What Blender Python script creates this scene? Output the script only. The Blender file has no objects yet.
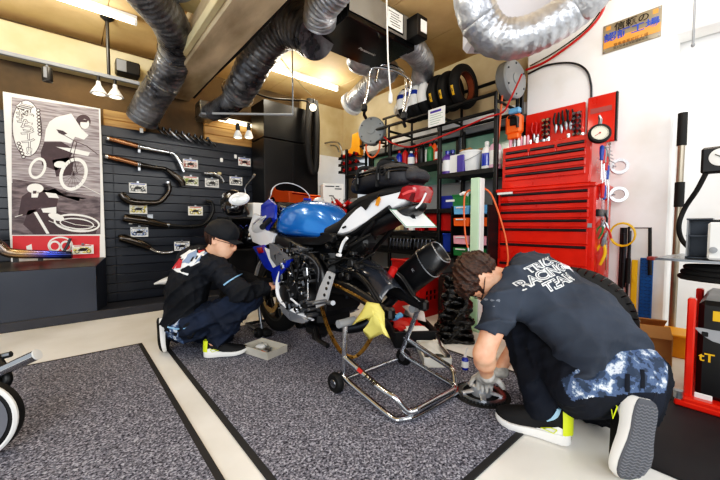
import bpy, bmesh, math, random
import numpy as np
from mathutils import Matrix, Vector
from math import sin, cos, pi, radians, atan2, sqrt
random.seed(7)
SC = bpy.context.scene
COL = SC.collection
V = Vector
# ---------------------------------------------------------------- camera model (used to survey real positions in the room)
FPX = 337.0; CAMH = 0.87; PITCH = math.atan(16/337.0); AZ = radians(49.3)
CAM = V((0, 0, CAMH))
_f = V((cos(AZ)*cos(PITCH), sin(AZ)*cos(PITCH), -sin(PITCH)))
_r = V((sin(AZ), -cos(AZ), 0)); _u = _r.cross(_f)
def ray(px, py): return _f + _r*((px-360)/FPX) + _u*((240-py)/FPX)
def onX(px, py, x): d = ray(px, py); return CAM + d*(x/d.x)
def onY(px, py, y): d = ray(px, py); return CAM + d*(y/d.y)
def onZ(px, py, z=0.0): d = ray(px, py); return CAM + d*((z-CAMH)/d.z)
def at(px, py, d): return CAM + ray(px, py)*d
# ---------------------------------------------------------------- materials
def lin(c):
    if isinstance(c, str):
        c = c.lstrip('#'); c = [int(c[i:i+2], 16)/255 for i in (0, 2, 4)]
    return tuple((x/12.92 if x <= .04045 else ((x+.055)/1.055)**2.4) for x in c[:3])
_M = {}
def mat(name, color, rough=.5, metal=0.0, var=.12, vscale=6.0, bump=0.0, bscale=60.0, bdist=.01, coat=0.0, spec=.5, emit=None, estr=1.0, color2=None, trans=0.0, stretch=None, alpha=1.0, lo=.35, hi=.65, rvar=.12, detail=4.0):
    """procedural principled material: noise mottled colour and roughness, optional noise bump"""
    if name in _M: return _M[name]
    m = bpy.data.materials.new(name); m.use_nodes = True
    nt = m.node_tree; N = nt.nodes; L = nt.links
    b = N['Principled BSDF']
    c1 = lin(color); c2 = lin(color2) if color2 else tuple(max(0, x*(1-var)) for x in c1)
    b.inputs['Roughness'].default_value = rough; b.inputs['Metallic'].default_value = metal
    b.inputs['Coat Weight'].default_value = coat; b.inputs['Coat Roughness'].default_value = .08
    b.inputs['Specular IOR Level'].default_value = spec
    b.inputs['Transmission Weight'].default_value = trans; b.inputs['Alpha'].default_value = alpha
    tc = N.new('ShaderNodeTexCoord'); mp = N.new('ShaderNodeMapping')
    if stretch: mp.inputs['Scale'].default_value = stretch
    L.new(tc.outputs['Object'], mp.inputs[0])
    nz = N.new('ShaderNodeTexNoise'); nz.inputs['Scale'].default_value = vscale; nz.inputs['Detail'].default_value = detail
    L.new(mp.outputs[0], nz.inputs['Vector'])
    rp = N.new('ShaderNodeValToRGB'); rp.color_ramp.elements[0].position = lo; rp.color_ramp.elements[1].position = hi
    rp.color_ramp.elements[0].color = (*c2, 1); rp.color_ramp.elements[1].color = (*c1, 1)
    L.new(nz.outputs['Fac'], rp.inputs[0]); L.new(rp.outputs[0], b.inputs['Base Color'])
    if rvar:
        mr = N.new('ShaderNodeMapRange'); mr.inputs[3].default_value = max(.02, rough-rvar); mr.inputs[4].default_value = min(1, rough+rvar)
        L.new(nz.outputs['Fac'], mr.inputs[0]); L.new(mr.outputs[0], b.inputs['Roughness'])
    if bump:
        n2 = N.new('ShaderNodeTexNoise'); n2.inputs['Scale'].default_value = bscale; n2.inputs['Detail'].default_value = 3
        L.new(mp.outputs[0], n2.inputs['Vector'])
        bp = N.new('ShaderNodeBump'); bp.inputs['Strength'].default_value = bump; bp.inputs['Distance'].default_value = bdist
        L.new(n2.outputs['Fac'], bp.inputs['Height']); L.new(bp.outputs[0], b.inputs['Normal'])
    if emit:
        b.inputs['Emission Color'].default_value = (*lin(emit), 1); b.inputs['Emission Strength'].default_value = estr
    _M[name] = m
    return m
# ---------------------------------------------------------------- mesh builder
class MB:
    def __init__(s): s.v = []; s.f = []; s.m = []
    def add(s, vs, fs, mi=0):
        o = len(s.v); s.v += [tuple(p) for p in vs]; s.f += [tuple(i+o for i in f) for f in fs]; s.m += [mi]*len(fs); return s
    def box(s, c, size, rz=0.0, bev=0.0, mi=0, M=None):
        hx, hy, hz = [q/2 for q in size]; b = min(bev, hx*.9, hy*.9, hz*.9)
        R = M if M is not None else Matrix.Rotation(rz, 3, 'Z')
        c = V(c); vs = []; fs = []
        if b <= 0:
            for sx in (-1, 1):
                for sy in (-1, 1):
                    for sz in (-1, 1): vs.append(c + R @ V((sx*hx, sy*hy, sz*hz)))
            fs = [(0,1,3,2),(4,6,7,5),(0,4,5,1),(2,3,7,6),(0,2,6,4),(1,5,7,3)]
        else:
            idx = {}
            for sx in (-1, 1):
                for sy in (-1, 1):
                    for sz in (-1, 1):
                        for a, p in enumerate(((hx, hy-b, hz-b), (hx-b, hy, hz-b), (hx-b, hy-b, hz))):
                            idx[(sx, sy, sz, a)] = len(vs); vs.append(c + R @ V((sx*p[0], sy*p[1], sz*p[2])))
            for sg in (-1, 1):
                fs.append([idx[(sg, y, z, 0)] for y, z in ((-1,-1),(1,-1),(1,1),(-1,1))])
                fs.append([idx[(x, sg, z, 1)] for x, z in ((-1,-1),(1,-1),(1,1),(-1,1))])
                fs.append([idx[(x, y, sg, 2)] for x, y in ((-1,-1),(1,-1),(1,1),(-1,1))])
            for p in (-1, 1):
                for q in (-1, 1):
                    fs.append([idx[(p,q,-1,0)], idx[(p,q,1,0)], idx[(p,q,1,1)], idx[(p,q,-1,1)]])
                    fs.append([idx[(p,-1,q,0)], idx[(p,1,q,0)], idx[(p,1,q,2)], idx[(p,-1,q,2)]])
                    fs.append([idx[(-1,p,q,1)], idx[(1,p,q,1)], idx[(1,p,q,2)], idx[(-1,p,q,2)]])
            for x in (-1, 1):
                for y in (-1, 1):
                    for z in (-1, 1): fs.append([idx[(x,y,z,0)], idx[(x,y,z,1)], idx[(x,y,z,2)]])
        return s.add(vs, fs, mi)
    def cyl(s, p0, p1, r0, r1=None, n=16, mi=0, caps=True):
        return s.tube([p0, p1], [r0, r0 if r1 is None else r1], n, mi=mi, caps=caps)
    def tube(s, pts, r, n=8, closed=False, caps=True, mi=0, sub=0, flat=None):
        pts = [V(p) for p in pts]
        rs = list(r) if isinstance(r, (list, tuple)) else [r]*len(pts)
        if sub: pts, rs = spline(pts, rs, sub, closed)
        m = len(pts); vs = []; fs = []
        tang = []
        for i in range(m):
            a = pts[(i-1) % m] if (closed or i) else pts[i]; b = pts[(i+1) % m] if (closed or i < m-1) else pts[i]
            t = (b-a); tang.append(t.normalized() if t.length > 1e-9 else V((0, 0, 1)))
        up = V((0, 0, 1)) if abs(tang[0].z) < .9 else V((1, 0, 0))
        nrm = tang[0].cross(up).normalized()
        for i in range(m):
            if i:
                q = tang[i-1].rotation_difference(tang[i]); nrm = q @ nrm
                nrm = (nrm - tang[i]*nrm.dot(tang[i])).normalized()
            bn = tang[i].cross(nrm)
            for k in range(n):
                a = 2*pi*k/n + pi/n; fx, fy = (1, 1) if flat is None else flat
                vs.append(pts[i] + nrm*(cos(a)*rs[i]*fx) + bn*(sin(a)*rs[i]*fy))
        for i in range(m if closed else m-1):
            j = (i+1) % m
            for k in range(n): k2 = (k+1) % n; fs.append((i*n+k, i*n+k2, j*n+k2, j*n+k))
        if caps and not closed: fs.append(tuple(range(n))[::-1]); fs.append(tuple((m-1)*n+k for k in range(n)))
        return s.add(vs, fs, mi)
    def lathe(s, prof, o, axis=(0, 0, 1), n=24, mi=0, arc=2*pi):
        """prof: list of (radius, height) along axis"""
        o = V(o); ax = V(axis).normalized(); e = V((0, 0, 1)) if abs(ax.z) < .9 else V((1, 0, 0))
        u = ax.cross(e).normalized(); w = ax.cross(u); vs = []; fs = []; m = len(prof); full = arc > 6.28
        nn = n if full else n+1
        for r, h in prof:
            for k in range(nn):
                a = arc*k/n; vs.append(o + ax*h + (u*cos(a)+w*sin(a))*r)
        for i in range(m-1):
            for k in range(n):
                k2 = (k+1) % nn; fs.append((i*nn+k, i*nn+k2, (i+1)*nn+k2, (i+1)*nn+k))
        if full:
            if prof[0][0] > 1e-4: fs.append(tuple(range(nn)))
            if prof[-1][0] > 1e-4: fs.append(tuple((m-1)*nn+k for k in range(nn)))
        return s.add(vs, fs, mi)
    def ring(s, prof, o, axis, n=32, mi=0):
        """closed profile revolved: torus-like solid"""
        o = V(o); ax = V(axis).normalized(); e = V((0, 0, 1)) if abs(ax.z) < .9 else V((1, 0, 0))
        u = ax.cross(e).normalized(); w = ax.cross(u); vs = []; fs = []; m = len(prof)
        for k in range(n):
            a = 2*pi*k/n; dr = u*cos(a)+w*sin(a)
            for r, h in prof: vs.append(o + ax*h + dr*r)
        for k in range(n):
            k2 = (k+1) % n
            for i in range(m): j = (i+1) % m; fs.append((k*m+i, k*m+j, k2*m+j, k2*m+i))
        return s.add(vs, fs, mi)
    def prism(s, poly, o, u, v, depth, mi=0, taper=1.0, inset=0.0):
        """polygon (2-D list) in the frame o,u,v extruded by depth along u x v (centred on the frame plane)"""
        o, u, v = V(o), V(u), V(v); w = u.cross(v).normalized(); n = len(poly)
        cx = sum(p[0] for p in poly)/n; cy = sum(p[1] for p in poly)/n
        vs = []; fs = []
        if inset:
            lv = ((-.5, 1-inset), (-.5+.5*inset, 1), (.5-.5*inset, 1), (.5, 1-inset))
        else: lv = ((-.5, 1), (.5, taper))
        for h, k in lv:
            for p in poly: vs.append(o + u*(cx+(p[0]-cx)*k) + v*(cy+(p[1]-cy)*k) + w*(h*depth))
        for a in range(len(lv)-1):
            for i in range(n): j = (i+1) % n; fs.append((a*n+i, a*n+j, (a+1)*n+j, (a+1)*n+i))
        fs.append(tuple(range(n))[::-1]); fs.append(tuple((len(lv)-1)*n+i for i in range(n)))
        return s.add(vs, fs, mi)
    def quad(s, a, b, c, d, mi=0): return s.add([a, b, c, d], [(0, 1, 2, 3)], mi)
    def loft(s, secs, closed=True, caps=True, mi=0):
        n = len(secs[0]); vs = [p for q in secs for p in q]; fs = []
        for i in range(len(secs)-1):
            for k in range(n if closed else n-1): k2 = (k+1) % n; fs.append((i*n+k, i*n+k2, (i+1)*n+k2, (i+1)*n+k))
        if caps and closed: fs.append(tuple(range(n))[::-1]); fs.append(tuple((len(secs)-1)*n+k for k in range(n)))
        return s.add(vs, fs, mi)
    def ell(s, c, r, R=None, n=16, mi=0):
        c = V(c); R = R or Matrix.Identity(3); vs = []; fs = []; m = max(6, n//2)
        for i in range(1, m):
            t = pi*i/m
            for k in range(n): a = 2*pi*k/n; vs.append(c + R @ V((r[0]*sin(t)*cos(a), r[1]*sin(t)*sin(a), r[2]*cos(t))))
        vs.append(c + R @ V((0, 0, r[2]))); vs.append(c + R @ V((0, 0, -r[2])))
        for i in range(m-2):
            for k in range(n): k2 = (k+1) % n; fs.append((i*n+k, (i+1)*n+k, (i+1)*n+k2, i*n+k2))
        for k in range(n): k2 = (k+1) % n; fs.append((len(vs)-2, k, k2)); fs.append((len(vs)-1, (m-2)*n+k2, (m-2)*n+k))
        return s.add(vs, fs, mi)
    def text(s, body, o, u, v, size=.1, mi=0, depth=.002, bold=0.0, center=True, sx=1.0, fn=None):
        """lettering laid in the frame o,u,v"""
        vs, fs, w, h = glyphs(body, bold)
        o, u, v = V(o), V(u).normalized(), V(v).normalized(); nn = u.cross(v).normalized(); out = []
        for lay in (0, 1):
            for p in vs:
                x = (p[0]-(w/2 if center else 0))*size*sx; y = (p[1]-(.36 if center else 0))*size
                out.append(fn(x, y, lay*depth) if fn else o + u*x + v*y + nn*(lay*depth))
        n = len(vs); fo = [tuple(i+n for i in f) for f in fs]
        return s.add(out, fo, mi)
    def build(s, name, mats, parent=None, smooth=40, recalc=True, bevel=0.0):
        if not isinstance(mats, (list, tuple)): mats = [mats]
        me = bpy.data.meshes.new(name); me.from_pydata(s.v, [], s.f)
        for m in mats: me.materials.append(m)
        if len(mats) > 1: me.polygons.foreach_set('material_index', s.m)
        if recalc:
            bm = bmesh.new(); bm.from_mesh(me); bmesh.ops.recalc_face_normals(bm, faces=bm.faces); bm.to_mesh(me); bm.free()
        if smooth:
            me.polygons.foreach_set('use_smooth', [True]*len(me.polygons)); me.set_sharp_from_angle(angle=radians(smooth))
        me.update()
        o = bpy.data.objects.new(name, me); COL.objects.link(o)
        if parent is not None: o.parent = parent; o.matrix_parent_inverse = wm(parent).inverted()
        if bevel:
            bv = o.modifiers.new('bevel', 'BEVEL'); bv.width = bevel; bv.segments = 2; bv.limit_method = 'ANGLE'
        return o
def wm(o):
    m = o.matrix_basis.copy()
    while o.parent is not None:
        m = o.parent.matrix_basis @ o.matrix_parent_inverse @ m
        o = o.parent
    return m
_G = {}
def glyphs(body, bold=0.0):
    k = (body, bold)
    if k not in _G:
        c = bpy.data.curves.new('t', 'FONT'); c.body = body; c.size = 1.0; c.offset = bold; c.resolution_u = 3
        o = bpy.data.objects.new('t', c); COL.objects.link(o); bpy.context.view_layer.update()
        me = bpy.data.meshes.new_from_object(o.evaluated_get(bpy.context.evaluated_depsgraph_get()))
        vs = [tuple(p.co) for p in me.vertices]; fs = [tuple(p.vertices) for p in me.polygons]
        x0 = min(p[0] for p in vs); w = max(p[0] for p in vs)-x0
        vs = [(p[0]-x0, p[1], 0) for p in vs]
        bpy.data.objects.remove(o); bpy.data.curves.remove(c); bpy.data.meshes.remove(me)
        _G[k] = (vs, fs, w, 1.0)
    return _G[k]
def spline(pts, rs, sub, closed=False):
    m = len(pts); out = []; ro = []
    for i in range(m if closed else m-1):
        g = lambda j: pts[j % m] if closed else pts[max(0, min(m-1, j))]
        h = lambda j: rs[j % m] if closed else rs[max(0, min(m-1, j))]
        p0, p1, p2, p3 = g(i-1), g(i), g(i+1), g(i+2)
        for k in range(sub):
            t = k/sub
            out.append(((p1*2) + (p2-p0)*t + (p0*2-p1*5+p2*4-p3)*t*t + (p1*3-p0-p2*3+p3)*t**3)*.5)
            ro.append(h(i)+(h(i+1)-h(i))*t)
    if not closed: out.append(pts[-1]); ro.append(rs[-1])
    return out, ro
def thing(name, label, cat, loc=(0, 0, 0), group=None, rz=0.0):
    o = bpy.data.objects.new(name, None); COL.objects.link(o); o.location = loc; o.rotation_euler = (0, 0, rz); o.empty_display_size = .05
    return tag(o, label, cat, group)
def tag(o, label, cat, group=None):
    o['label'] = label; o['category'] = cat
    if group: o['group'] = group
    return o
ORD = 'first second third fourth fifth sixth seventh eighth ninth tenth eleventh twelfth'.split()
def struct(o): o['kind'] = 'structure'; return o
def dup(root, loc, rz=None, label=None, scale=None):
    """copy of a thing with its parts and sub-parts"""
    def rec(o, par):
        c = o.copy(); COL.objects.link(c)
        if par is not None: c.parent = par
        for ch in [x for x in list(o.children)]: rec(ch, c)
        return c
    r = rec(root, None); r.location = loc
    if rz is not None: r.rotation_euler = (0, 0, rz)
    if scale: r.scale = scale
    if label: r['label'] = label
    return r
# ---------------------------------------------------------------- implicit surfaces for bodies and soft things
class SDF:
    def __init__(s, lo, hi, res):
        s.lo = np.array(lo, np.float32); s.res = res
        n = [int(math.ceil((hi[i]-lo[i])/res))+1 for i in range(3)]
        ax = [s.lo[i]+res*np.arange(n[i], dtype=np.float32) for i in range(3)]
        s.P = np.stack(np.meshgrid(*ax, indexing='ij'), -1); s.d = np.full(n, 9.0, np.float32)
    @staticmethod
    def smin(a, b, k):
        h = np.clip(.5+.5*(b-a)/k, 0, 1); return b*(1-h)+a*h-k*h*(1-h)
    def cap(s, a, b, ra, rb, k=.03, squash=None, op='u'):
        a = np.array(a, np.float32); b = np.array(b, np.float32); ab = b-a; L = float(ab@ab)+1e-9
        pa = s.P-a; t = np.clip((pa@ab)/L, 0, 1); q = pa-t[..., None]*ab
        if squash is not None:
            w, f = squash; w = np.array(V(w).normalized(), np.float32); q = q+(q@w)[..., None]*w*(1/f-1)
        return s.mix(np.sqrt((q*q).sum(-1))-(ra+(rb-ra)*t), k, op)
    def chain(s, pts, rs, k=.03, squash=None):
        for i in range(len(pts)-1): s.cap(pts[i], pts[i+1], rs[i], rs[i+1], k, squash)
        return s
    def ell(s, c, r, R=None, k=.03, op='u'):
        q = s.P-np.array(c, np.float32)
        if R is not None: q = q@np.array(R, np.float32)
        r = np.array(r, np.float32); k0 = np.sqrt(((q/r)**2).sum(-1)); k1 = np.sqrt(((q/(r*r))**2).sum(-1))+1e-6
        return s.mix(k0*(k0-1)/k1, k, op)
    def box(s, c, h, R=None, rd=.01, k=.02, op='u'):
        q = s.P-np.array(c, np.float32)
        if R is not None: q = q@np.array(R, np.float32)
        q = np.abs(q)-(np.array(h, np.float32)-rd)
        return s.mix(np.sqrt((np.maximum(q, 0)**2).sum(-1))+np.minimum(q.max(-1), 0)-rd, k, op)
    def mix(s, d, k, op):
        if op == 'u': s.d = s.smin(s.d, d, k)
        elif op == 's': s.d = -s.smin(-s.d, d, k)
        else: s.d = -s.smin(-s.d, -d, k)
        return s
    def cut(s, p, n, k=.004):
        """keep the side opposite to n"""
        n = np.array(V(n).normalized(), np.float32); return s.mix((s.P-np.array(p, np.float32))@n, k, 'i')
    def disp(s, fn): s.d = s.d+fn(s.P); return s
    def mesh(s, smooth=1):
        d = s.d; sg = d < 0; nx, ny, nz = d.shape
        c = [sg[i:nx-1+i, j:ny-1+j, k:nz-1+k] for i in (0, 1) for j in (0, 1) for k in (0, 1)]
        al = np.logical_and.reduce(c); an = np.logical_or.reduce(c); act = an & ~al
        idx = np.full(act.shape, -1, np.int64); ii = np.argwhere(act); idx[act] = np.arange(len(ii))
        acc = np.zeros((len(ii), 3)); cnt = np.zeros(len(ii))
        cor = [(i, j, k) for i in (0, 1) for j in (0, 1) for k in (0, 1)]
        for a in cor:
            for b in cor:
                if sum(b)-sum(a) == 1 and all(b[q] >= a[q] for q in range(3)):
                    va = d[tuple((ii+a).T)]; vb = d[tuple((ii+b).T)]; m = (va < 0) != (vb < 0)
                    t = np.where(m, va/np.where(m, va-vb, 1), 0)
                    acc[m] += (np.array(a)+t[:, None]*(np.array(b)-np.array(a)))[m]; cnt[m] += 1
        vs = s.lo+s.res*(ii+acc/cnt[:, None])
        quads = []
        for ax in range(3):
            o1, o2 = [q for q in range(3) if q != ax]
            sl0 = [slice(1, None)]*3; sl1 = [slice(1, None)]*3
            sl0[ax] = slice(0, -1); sl1[ax] = slice(1, None)
            A = sg[tuple(sl0)]; Bv = sg[tuple(sl1)]
            e = np.argwhere(A != Bv)
            if not len(e): continue
            base = e.copy()
            for q in (o1, o2): base[:, q] += 1
            ok = np.ones(len(e), bool)
            for q in (o1, o2): ok &= (base[:, q] < act.shape[q])
            ok &= base[:, ax] < act.shape[ax]
            fl = A[tuple(e.T)][ok]; base = base[ok]
            def g(da, db):
                b = base.copy(); b[:, o1] += da; b[:, o2] += db; return idx[tuple(b.T)]
            q4 = np.stack([g(-1, -1), g(0, -1), g(0, 0), g(-1, 0)], 1)
            fl2 = fl if ax != 1 else ~fl
            q4[~fl2] = q4[~fl2][:, ::-1]
            quads.append(q4)
        F = np.concatenate(quads)
        F = F[(F >= 0).all(1)]
        for _ in range(smooth):
            a2 = np.zeros_like(vs); c2 = np.zeros(len(vs))
            for i in range(4):
                x, y = F[:, i], F[:, (i+1) % 4]
                np.add.at(a2, x, vs[y]); np.add.at(c2, x, 1); np.add.at(a2, y, vs[x]); np.add.at(c2, y, 1)
            vs = vs*.5+.5*a2/np.maximum(c2, 1)[:, None]
        return vs, F
    def build(s, name, mats, parent=None, smooth=1, pick=None, minpart=True):
        vs, F = s.mesh(smooth)
        if not isinstance(mats, (list, tuple)): mats = [mats]
        me = bpy.data.meshes.new(name); me.from_pydata(vs.tolist(), [], F.tolist())
        for m in mats: me.materials.append(m)
        if pick is not None:
            cen = vs[F].mean(1); me.polygons.foreach_set('material_index', pick(cen).astype(np.int32))
        me.polygons.foreach_set('use_smooth', [True]*len(me.polygons)); me.update()
        o = bpy.data.objects.new(name, me); COL.objects.link(o)
        if parent is not None: o.parent = parent; o.matrix_parent_inverse = wm(parent).inverted()
        return o
def frame(z, x=(1, 0, 0)):
    """3x3 matrix whose z column is z, x column near x"""
    z = V(z).normalized(); x = V(x); x = (x-z*x.dot(z)).normalized(); y = z.cross(x)
    return Matrix((x, y, z)).transposed()
# ================================================================ camera, light, room
cd = bpy.data.cameras.new('camera'); cam = bpy.data.objects.new('camera', cd); COL.objects.link(cam)
cd.sensor_width = 36; cd.lens = FPX*36/720; cd.clip_start = .02; cd.clip_end = 60
cam.location = CAM; cam.rotation_euler = (pi/2-PITCH, 0, AZ-pi/2); SC.camera = cam
W = bpy.data.worlds.new('world'); SC.world = W; W.use_nodes = True
bg = W.node_tree.nodes['Background']; bg.inputs[0].default_value = (.88, .94, 1, 1); bg.inputs[1].default_value = .62
SC.view_settings.view_transform = 'Standard'; SC.view_settings.exposure = 0.0
vs_ = SC.view_settings; vs_.use_curve_mapping = True; cm = vs_.curve_mapping; c_ = cm.curves[3]
for x, y in ((.018, .009), (.08, .07), (.35, .39)): c_.points.new(x, y)
cm.update()
try: SC.view_settings.look = 'None'
except Exception: pass
def area(name, loc, look, size, power, col=(1, 1, 1), sy=None):
    l = bpy.data.lights.new(name, 'AREA'); l.energy = power; l.color = col; l.size = size
    if sy: l.shape = 'RECTANGLE'; l.size_y = sy
    o = bpy.data.objects.new(name, l); COL.objects.link(o); o.location = loc
    o.rotation_euler = (V(look)-V(loc)).to_track_quat('-Z', 'Y').to_euler(); return o
area('daylight_doorway', (-2.2, -1.6, 1.9), (1.6, 2.2, .7), 2.6, 135, (.96, .98, 1), 2.2)
area('daylight_front', (1.4, -2.4, 2.2), (1.6, 1.5, .5), 2.4, 55, (1, .99, .97), 1.6)
def pt(name, loc, power, col, r=.09):
    l = bpy.data.lights.new(name, 'POINT'); l.energy = power; l.color = col; l.shadow_soft_size = r
    o = bpy.data.objects.new(name, l); COL.objects.link(o); o.location = loc
for i, (x, y, p) in enumerate(((-.5, 3.5, 13), (.1, 3.5, 13), (1.9, 3.5, 13), (2.5, 3.5, 13), (-.3, 1.9, 10), (.4, 1.9, 10))): pt('tube_glow.%03d' % i, (x, y, 2.5), p, (1, .92, .76))
for i, (x, y, p) in enumerate(((1.5, 1.25, 17), (2.1, 1.25, 17), (2.55, .35, 14))): pt('tube_glow_near.%03d' % i, (x, y, 2.45), p, (1, .97, .9))
# --- materials of the room
m_floor = mat('floor_paint', '#f4f1ea', .35, color2='#e0dbd0', vscale=2.2, rvar=.15, bump=.02, bscale=8, lo=.3, hi=.6)
m_white = mat('white_paint', '#fbfaf8', .6, color2='#e9e5dd', vscale=2.5, lo=.25, hi=.5, bump=.08, bscale=14)
m_beige = mat('beige_concrete', '#dfd2b2', .8, color2='#bda983', vscale=2.2, lo=.3, hi=.7, bump=.15, bscale=20)
m_ceil = mat('ceiling_board', '#d2b586', .75, color2='#9c7c50', vscale=1.6, lo=.28, hi=.7, bump=.2, bscale=18, detail=8)
m_beam = mat('beam_concrete', '#d8c6a8', .8, color2='#9c8a70', vscale=3, lo=.3, hi=.7, bump=.25, bscale=16, stretch=(2, .6, 2), detail=8)
m_brown = mat('brown_concrete', '#6a553a', .8, color2='#3c3022', vscale=2, bump=.2, bscale=15)
m_cream = mat('cream_band', '#d8cda9', .7, color2='#bfae82', vscale=2.0, bump=.1)
m_wood = mat('board_wood', '#b78f5a', .6, color2='#8f6a3c', vscale=4, stretch=(.6, 6, 9), bump=.1)
m_slat = mat('slat_black', '#1f242e', .34, var=.35, vscale=3, stretch=(.5, 5, 5), spec=.5)
m_blk = mat('black_panel', '#0e0f11', .42, var=.3, vscale=3)
m_blkgloss = mat('black_gloss', '#0c0d0f', .22, var=.3)
m_black = mat('black_paint', '#101113', .45, var=.3, bump=.05)
m_rub = mat('black_rubber', '#141415', .75, var=.3, bump=.15, bscale=90)
m_plas = mat('black_plastic', '#191a1c', .5, var=.25, bump=.05, bscale=120)
m_grey = mat('grey_trim', '#8d9094', .5, var=.15)
m_chrome = mat('chrome', '#cfd2d6', .16, 1.0, var=.12, rvar=.06)
m_steel = mat('brushed_steel', '#a9adb2', .3, 1.0, var=.25, stretch=(1, 1, 8), rvar=.1)
m_dsteel = mat('dark_steel', '#55585d', .35, 1.0, var=.3)
m_alu = mat('cast_aluminium', '#9a9ca0', .4, .9, var=.3, vscale=12, bump=.08)
m_wplas = mat('white_plastic', '#e9e9e6', .4, var=.06)
m_gwhite = mat('white_lacquer', '#eef0f3', .18, var=.04, coat=.6)
m_tube = mat('lamp_tube', '#fff3d8', .5, emit='#ffe9bd', estr=9)
m_bulb = mat('lamp_bulb', '#fff3d8', .4, emit='#fff0d0', estr=4)
m_red = mat('red_enamel', '#e02a14', .3, color2='#c8200e', vscale=5, coat=.3)
m_redp = mat('red_plastic', '#c01f1c', .45, var=.12)
m_orange = mat('orange_plastic', '#f0641e', .45, var=.1)
m_yellow = mat('yellow_plastic', '#e6b21c', .5, var=.12)
m_blue = mat('blue_plastic', '#1d3f9c', .4, var=.12)
m_green = mat('green_plastic', '#2c7a45', .45, var=.12)
m_lblue = mat('pale_blue_plastic', '#6fb2e4', .45, var=.1)
m_pink = mat('pink_plastic', '#e8868d', .45, var=.1)
m_paper = mat('white_paper', '#f2f1ec', .7, var=.05)
m_card = mat('cardboard', '#a77a4a', .8, var=.15)
def mb(): return MB()
# --- floor: painted slab
o = struct(mb().box((.6, 1.0, -.05), (6.4, 7.0, .1)).build('floor', m_floor, smooth=0))
# --- ceiling with board seams
b = mb(); xs = [-2.4, -1.5, -.6, .3, 1.2, 2.1, 2.75, 3.42]
for i in range(len(xs)-1):
    for j in range(3):
        y0 = -.2+j*1.55; y1 = y0+1.55
        b.box(((xs[i]+xs[i+1])/2, (y0+y1)/2, 2.69+.002*((i+j) % 2)), (xs[i+1]-xs[i]-.006, y1-y0-.006, .02), bev=.002)
b.box((.5, 2.1, 2.72), (6, 4.7, .03))
struct(b.build('ceiling', m_ceil, smooth=0))
# --- concrete beam running into the room, with a lighter strip along its left lower edge
b = mb().box((.965, 1.9, 2.5), (.29, 4.9, .4), bev=.012)
struct(b.build('trim_1', m_beam, smooth=0))
struct(mb().box((.795, 3.2, 2.36), (.045, 2.2, .07), bev=.004).build('trim_2', m_cream, smooth=0))
# --- back wall (brown concrete), cream lintel band, wood boards
struct(mb().box((.6, 4.42, 1.35), (6.2, .12, 2.7)).build('wall_back', m_brown, smooth=0))
struct(mb().box((-.7, 4.28, 2.46), (2.9, .15, .29), bev=.01).build('trim_3', m_cream, smooth=0))
b = mb()
for k in range(3): b.box((1.62, 4.3, 1.9+.095*k), (.75, .04, .092), bev=.004)
for k in range(2): b.box((.47, 4.3, 1.88+.095*k), (.36, .04, .092), bev=.004)
struct(b.build('trim_4', m_wood, smooth=0))
# slat wall panelling: grooved boards
b = mb(); z = .085
while z < 1.83:
    b.box((.85, 4.21, z+.045), (3.2, .05, .0905), bev=.0035); z += .092
b.box((.85, 4.245, .95), (3.2, .03, 1.8))
for x in (.345, 1.05, 1.72): b.box((x, 4.187, .95), (.004, .004, 1.72))
struct(b.build('trim_5', m_slat))
# low black platform the display stands on
struct(mb().box((.2, 4.02, .04), (3.4, .34, .08), bev=.006).build('trim_6', mat('platform_grey', '#30323a', .5, var=.2), smooth=0))
# back wall right part: white below, beige above
struct(mb().box((3.0, 4.34, .96), (.82, .06, 1.92)).build('trim_7', m_white, smooth=0))
struct(mb().box((3.0, 4.335, 2.3), (.82, .05, .76)).build('trim_8', m_beige, smooth=0))
# --- right wall: far part beige over white with a window strip, near part white slab, recess
struct(mb().box((3.41, 2.9, 2.36), (.12, 3.1, .8)).box((3.39, 2.9, 1.0), (.05, 3.1, .5)).build('wall_right', m_beige, smooth=0))
struct(mb().box((3.38, 2.9, 1.975), (.1, 3.1, .12), bev=.006).build('trim_9', m_white, smooth=0))
struct(mb().box((3.37, 2.9, 1.885), (.1, 3.1, .07), bev=.006).build('trim_10', m_grey, smooth=0))
struct(mb().box((3.40, 2.9, .62), (.1, 3.1, 1.3), bev=.0).build('trim_11', mat('lower_wall_grey', '#b9bab9', .6, var=.1), smooth=0))
m_wingl = mat('window_glass_green', '#86ae9c', .08, var=.2, vscale=2, spec=.8)
for i, (y0, y1) in enumerate(((1.45, 2.15), (2.19, 2.9), (2.94, 3.65))):
    e = thing('window_%d' % (i+1), '', ''); del e['label']; del e['category']; struct(e)
    fr = mb()
    for zz in (1.29, 1.84): fr.box((3.37, (y0+y1)/2, zz), (.05, y1-y0, .04), bev=.004)
    for yy in (y0+.015, y1-.015): fr.box((3.37, yy, 1.565), (.05, .04, .58), bev=.004)
    fr.build('window_frame', m_black, e, smooth=0)
    mb().box((3.385, (y0+y1)/2, 1.565), (.01, y1-y0-.03, .55)).build('pane', m_wingl, e, smooth=0)
struct(mb().box((3.34, .9, 1.35), (.18, 1.02, 2.7), bev=.012).build('wall_right_front', m_white, smooth=0))
struct(mb().box((3.52, -.8, 1.35), (.12, 2.8, 2.7)).build('wall_recess', m_white, smooth=0))
struct(mb().box((3.34, -.75, 2.44), (.18, 2.3, .5), bev=.008).build('trim_12', m_white, smooth=0))
# yellowish bare strips over the white wall
struct(mb().box((3.28, .62, 2.645), (.1, .5, .07)).box((3.28, .2, 2.62), (.12, .2, .06)).build('trim_13', m_ceil, smooth=0))
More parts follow.
